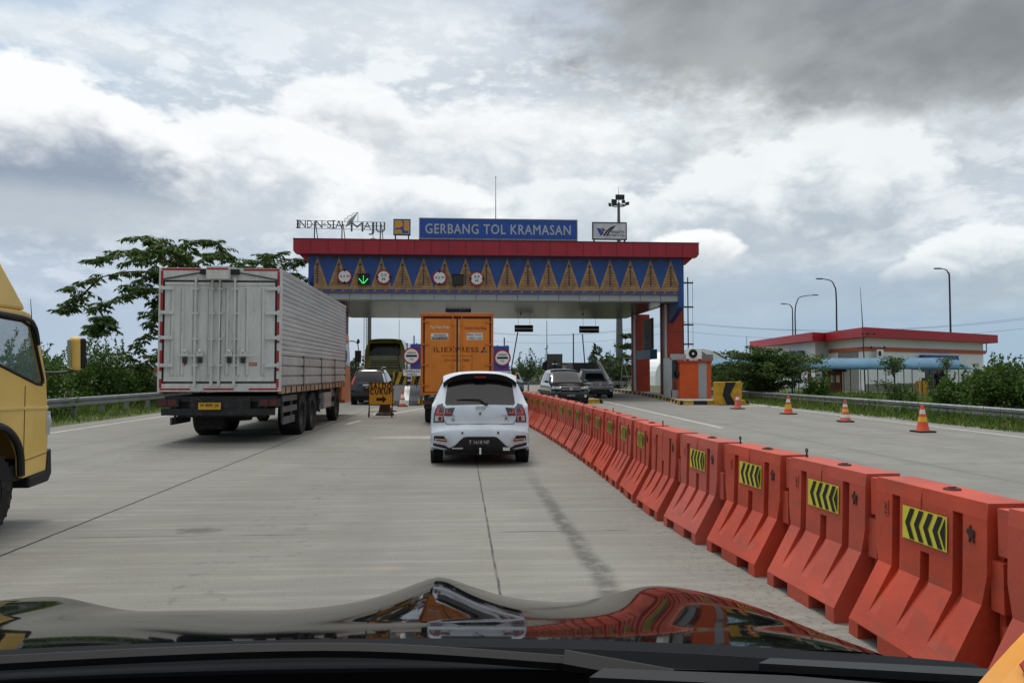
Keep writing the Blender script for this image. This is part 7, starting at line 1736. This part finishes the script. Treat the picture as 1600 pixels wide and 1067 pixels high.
# ------------------------------------------------------------------ the car we sit in: bonnet, cowl and dashboard
def own_car():
    t = thing('car', 'black car bonnet and dashboard at the bottom, the car driven', 'car', (-.26, 1.0, 0)); ox, oy = -.26, 1.0
    xl_, xr_ = -.88, .90
    def z_at(x, y):   # x,y in world
        v = (y - 1.0) / 1.0
        z = 1.150 - .155 * v - .085 * v * v
        c = x - ox
        z -= .035 * (abs(c) / .9) ** 2.2
        g = math.exp(-(abs(x + .05) / .13) ** 1.5); z += .062 * g * min(1, max(0, (v - .25) / .6))
        g2 = math.exp(-((x - .50) / .15) ** 2); z += .055 * g2 * min(1, max(.2, v * 1.1))
        g3 = math.exp(-((x + 1.0) / .15) ** 2); z += .060 * g3 * min(1, max(.2, v))
        g4 = math.exp(-((x + .40) / .20) ** 2); z -= .010 * g4
        if v > .93: z -= 1.6 * (v - .93) ** 2 * 6
        e = max(0, abs(c) - .80); z -= e * e * 9
        return z
    m = MB(); nx, ny = 72, 44; vs = []
    for j in range(ny + 1):
        y = .98 + 1.17 * j / ny
        for i in range(nx + 1):
            x = ox + xl_ + (xr_ - xl_) * i / nx; vs.append((x - ox, y - oy, z_at(x, y)))
    n = nx + 1; m.add(vs, [(j * n + i, j * n + i + 1, (j + 1) * n + i + 1, (j + 1) * n + i) for j in range(ny) for i in range(nx)])
    b = m.build('bonnet', MATS['bonnet'], t, smooth=80)
    # wings and nose
    m = MB()
    for s in (-1, 1):
        x = xl_ if s < 0 else xr_
        for j in range(ny):
            y0, y1 = .98 + 1.17 * j / ny, .98 + 1.17 * (j + 1) / ny; za, zb2 = z_at(x + ox, y0), z_at(x + ox, y1)
            m.add([(x, y0 - oy, za), (x, y1 - oy, zb2), (x + s * .03, y1 - oy, .75), (x + s * .03, y0 - oy, .75)], [(0, 1, 2, 3)]); m.add([(x + s * .03, y0 - oy, .75), (x + s * .03, y1 - oy, .75), (x, y1 - oy, .32), (x, y0 - oy, .32)], [(0, 1, 2, 3)])
    for i in range(nx):
        xa, xb = xl_ + (xr_ - xl_) * i / nx, xl_ + (xr_ - xl_) * (i + 1) / nx; y = 2.15; q = lambda x: .10 * (1 - (abs(x) / .9) ** 3)
        m.add([(xa, y - oy, z_at(xa + ox, y)), (xb, y - oy, z_at(xb + ox, y)), (xb, y - oy + q(xb), .6), (xa, y - oy + q(xa), .6)], [(0, 1, 2, 3)]); m.add([(xa, y - oy + q(xa), .6), (xb, y - oy + q(xb), .6), (xb, y - oy + q(xb), .28), (xa, y - oy + q(xa), .28)], [(0, 1, 2, 3)])
    m.build('wing', 'black_paint', t, smooth=50)
    for s in (-1, 1): wheel(t, s * .74, .45, .37, .24, s)
    # cowl: plastic apron between bonnet and glass, its edge bowed like the screen
    m = MB(); N_ = 40; vs = []
    def bow(x): return .06 * (x / .9) ** 2
    def zc(x): return 1.150 - .035 * (abs(x) / .9) ** 2.2
    for i in range(N_ + 1):
        x = -.92 + 1.84 * i / N_; vs += [(x, .005 - bow(x) * .6, zc(x) + .012), (x, -.035 - bow(x), zc(x) + .016), (x, -.05 - bow(x), zc(x) + .004), (x, -.088 - bow(x), zc(x) + .010), (x, -.10 - bow(x), zc(x) - .06)]
    for i in range(N_):
        for k in range(4): m.f.append((i * 5 + k, (i + 1) * 5 + k, (i + 1) * 5 + k + 1, i * 5 + k + 1)); m.m.append(0)
    m.v = vs; m.build('cowl', 'cowl_grey', t, smooth=40)
    # roof, pillars, doors and seats behind the windscreen opening
    m = MB(); m.bb((-.62, -2.9, 1.68), (.62, -1.02, 1.74)); m.build('roof', 'black_paint', t, bevel=.02)
    for s in (-1, 1):
        m = MB(); m.tube([(s * .88, -.26, 1.12), (s * .80, -.62, 1.42), (s * .66, -1.04, 1.69)], .035, 8); m.build('pillar', 'black_paint', t)
        m = MB(); m.tube([(s * .86, -1.9, 1.10), (s * .66, -1.95, 1.70)], .05, 8); m.build('pillar', 'black_paint', t)
        m = MB(); m.tube([(s * .86, -2.95, 1.10), (s * .64, -2.85, 1.70)], .06, 8); m.build('pillar', 'black_paint', t)
        m = MB(); m.bb((s * .84, -1.9, .35), (s * .90, -.28, 1.13)); m.build('door', 'black_paint', t, bevel=.02)
        m = MB(); m.bb((s * .84, -3.1, .35), (s * .90, -1.902, 1.13)); m.build('door', 'black_paint', t, bevel=.02)
        wheel(t, s * .74, -2.3, .37, .24, s)
    m = MB(); m.bb((-.84, -3.2, .30), (.84, -.30, .40)); m.bb((-.84, -3.25, .35), (.84, -3.15, 1.12)); m.build('floor_pan', 'chassis_black', t)
    for x in (-.40, .40): m = MB(); m.bb((x - .24, -1.75, .45), (x + .24, -1.25, .72)); m.box((x, -1.85, 1.0), (.48, .14, .70)); m.build('seat', mat('seat_black', (24, 24, 26), .8), t, bevel=.04)
    # wiper lying on the cowl
    m = MB(); pts = smooth_path([(-.75, -.10, 1.155), (-.3, -.085, 1.172), (.10, -.075, 1.176), (.38, -.10, 1.164)], 8); m.tube(pts, .009, 6); m.tube([(.38, -.10, 1.164), (.50, -.13, 1.15)], .016, 6); m.build('wiper', 'ink_black', t)
    # dashboard top
    m = MB(); vs = []
    for i in range(N_ + 1):
        x = -.85 + 1.70 * i / N_; vs += [(x, -.096 - bow(x), 1.158), (x, -.20 - bow(x), 1.164), (x, -.34, 1.155), (x, -.60, 1.12), (x, -.66, 1.0)]
    for i in range(N_):
        for k in range(4): m.f.append((i * 5 + k, (i + 1) * 5 + k, (i + 1) * 5 + k + 1, i * 5 + k + 1)); m.m.append(0)
    m.v = vs; m.build('dashboard', 'dash_black', t, smooth=40)
    m = MB(); m.prism([(.40, -.16), (.62, -.20), (.86, -.26), (.86, -.24), (.62, -.17), (.42, -.135)], 'z', 1.163, 1.170); m.prism([(.60, -.13), (.86, -.19), (.86, -.165), (.62, -.115)], 'z', 1.160, 1.169, 1); m.build('defrost_vent', ['ink_black', mat('vent_grey', (34, 38, 41), .6)], t)
def bonnet_material():
    m = bpy.data.materials.new('bonnet_paint'); m.use_nodes = True; N = NT(m.node_tree); b = N.n['Principled BSDF']
    b.inputs['Base Color'].default_value = lin((12, 13, 15)); b.inputs['Roughness'].default_value = .22; b.inputs['Specular IOR Level'].default_value = 0.0; b.inputs['Coat Weight'].default_value = .75; b.inputs['Coat Roughness'].default_value = .035; b.inputs['Coat IOR'].default_value = 1.42
    MATS['bonnet'] = m
bonnet_material()
mat('cowl_grey', (18, 20, 25), .7, var=.1, spec=.12); mat('dash_black', (4, 4, 5), 1.0, spec=.0, var=.1)
own_car()
# orange card lying on the dash at the right
c = ray(1545, 1040); d_ = .62; p = CAM + c * (d_ / c.y)
m = MB(); n = 8; vs = []
for j in range(n + 1):
    for i in range(n + 1):
        u_, v_ = i / n - .5, j / n - .5; vs.append((u_ * .17, v_ * .10, .012 * math.cos(u_ * 3) + .004 * math.sin(v_ * 9)))
m.add(vs, [(j * (n + 1) + i, j * (n + 1) + i + 1, (j + 1) * (n + 1) + i + 1, (j + 1) * (n + 1) + i) for j in range(n) for i in range(n)], 0)
o = thing('leaflet', 'orange leaflet with a red patch lying on the dashboard corner', 'leaflet', (p.x + .045, p.y - .005, p.z - .044)); o.rotation_euler = (R(28), R(-26), R(24))
s = m.build('sheet', mat('leaflet_orange', (226, 152, 40), .5, var=.06, scale=12), o); sm = s.modifiers.new('s', 'SOLIDIFY'); sm.thickness = .002
m = MB(); m.prism([(-.01, -.005), (.05, -.01), (.07, .03), (.02, .035)], 'z', .0175, .0195); m.build('red_patch', 'ink_red', o)
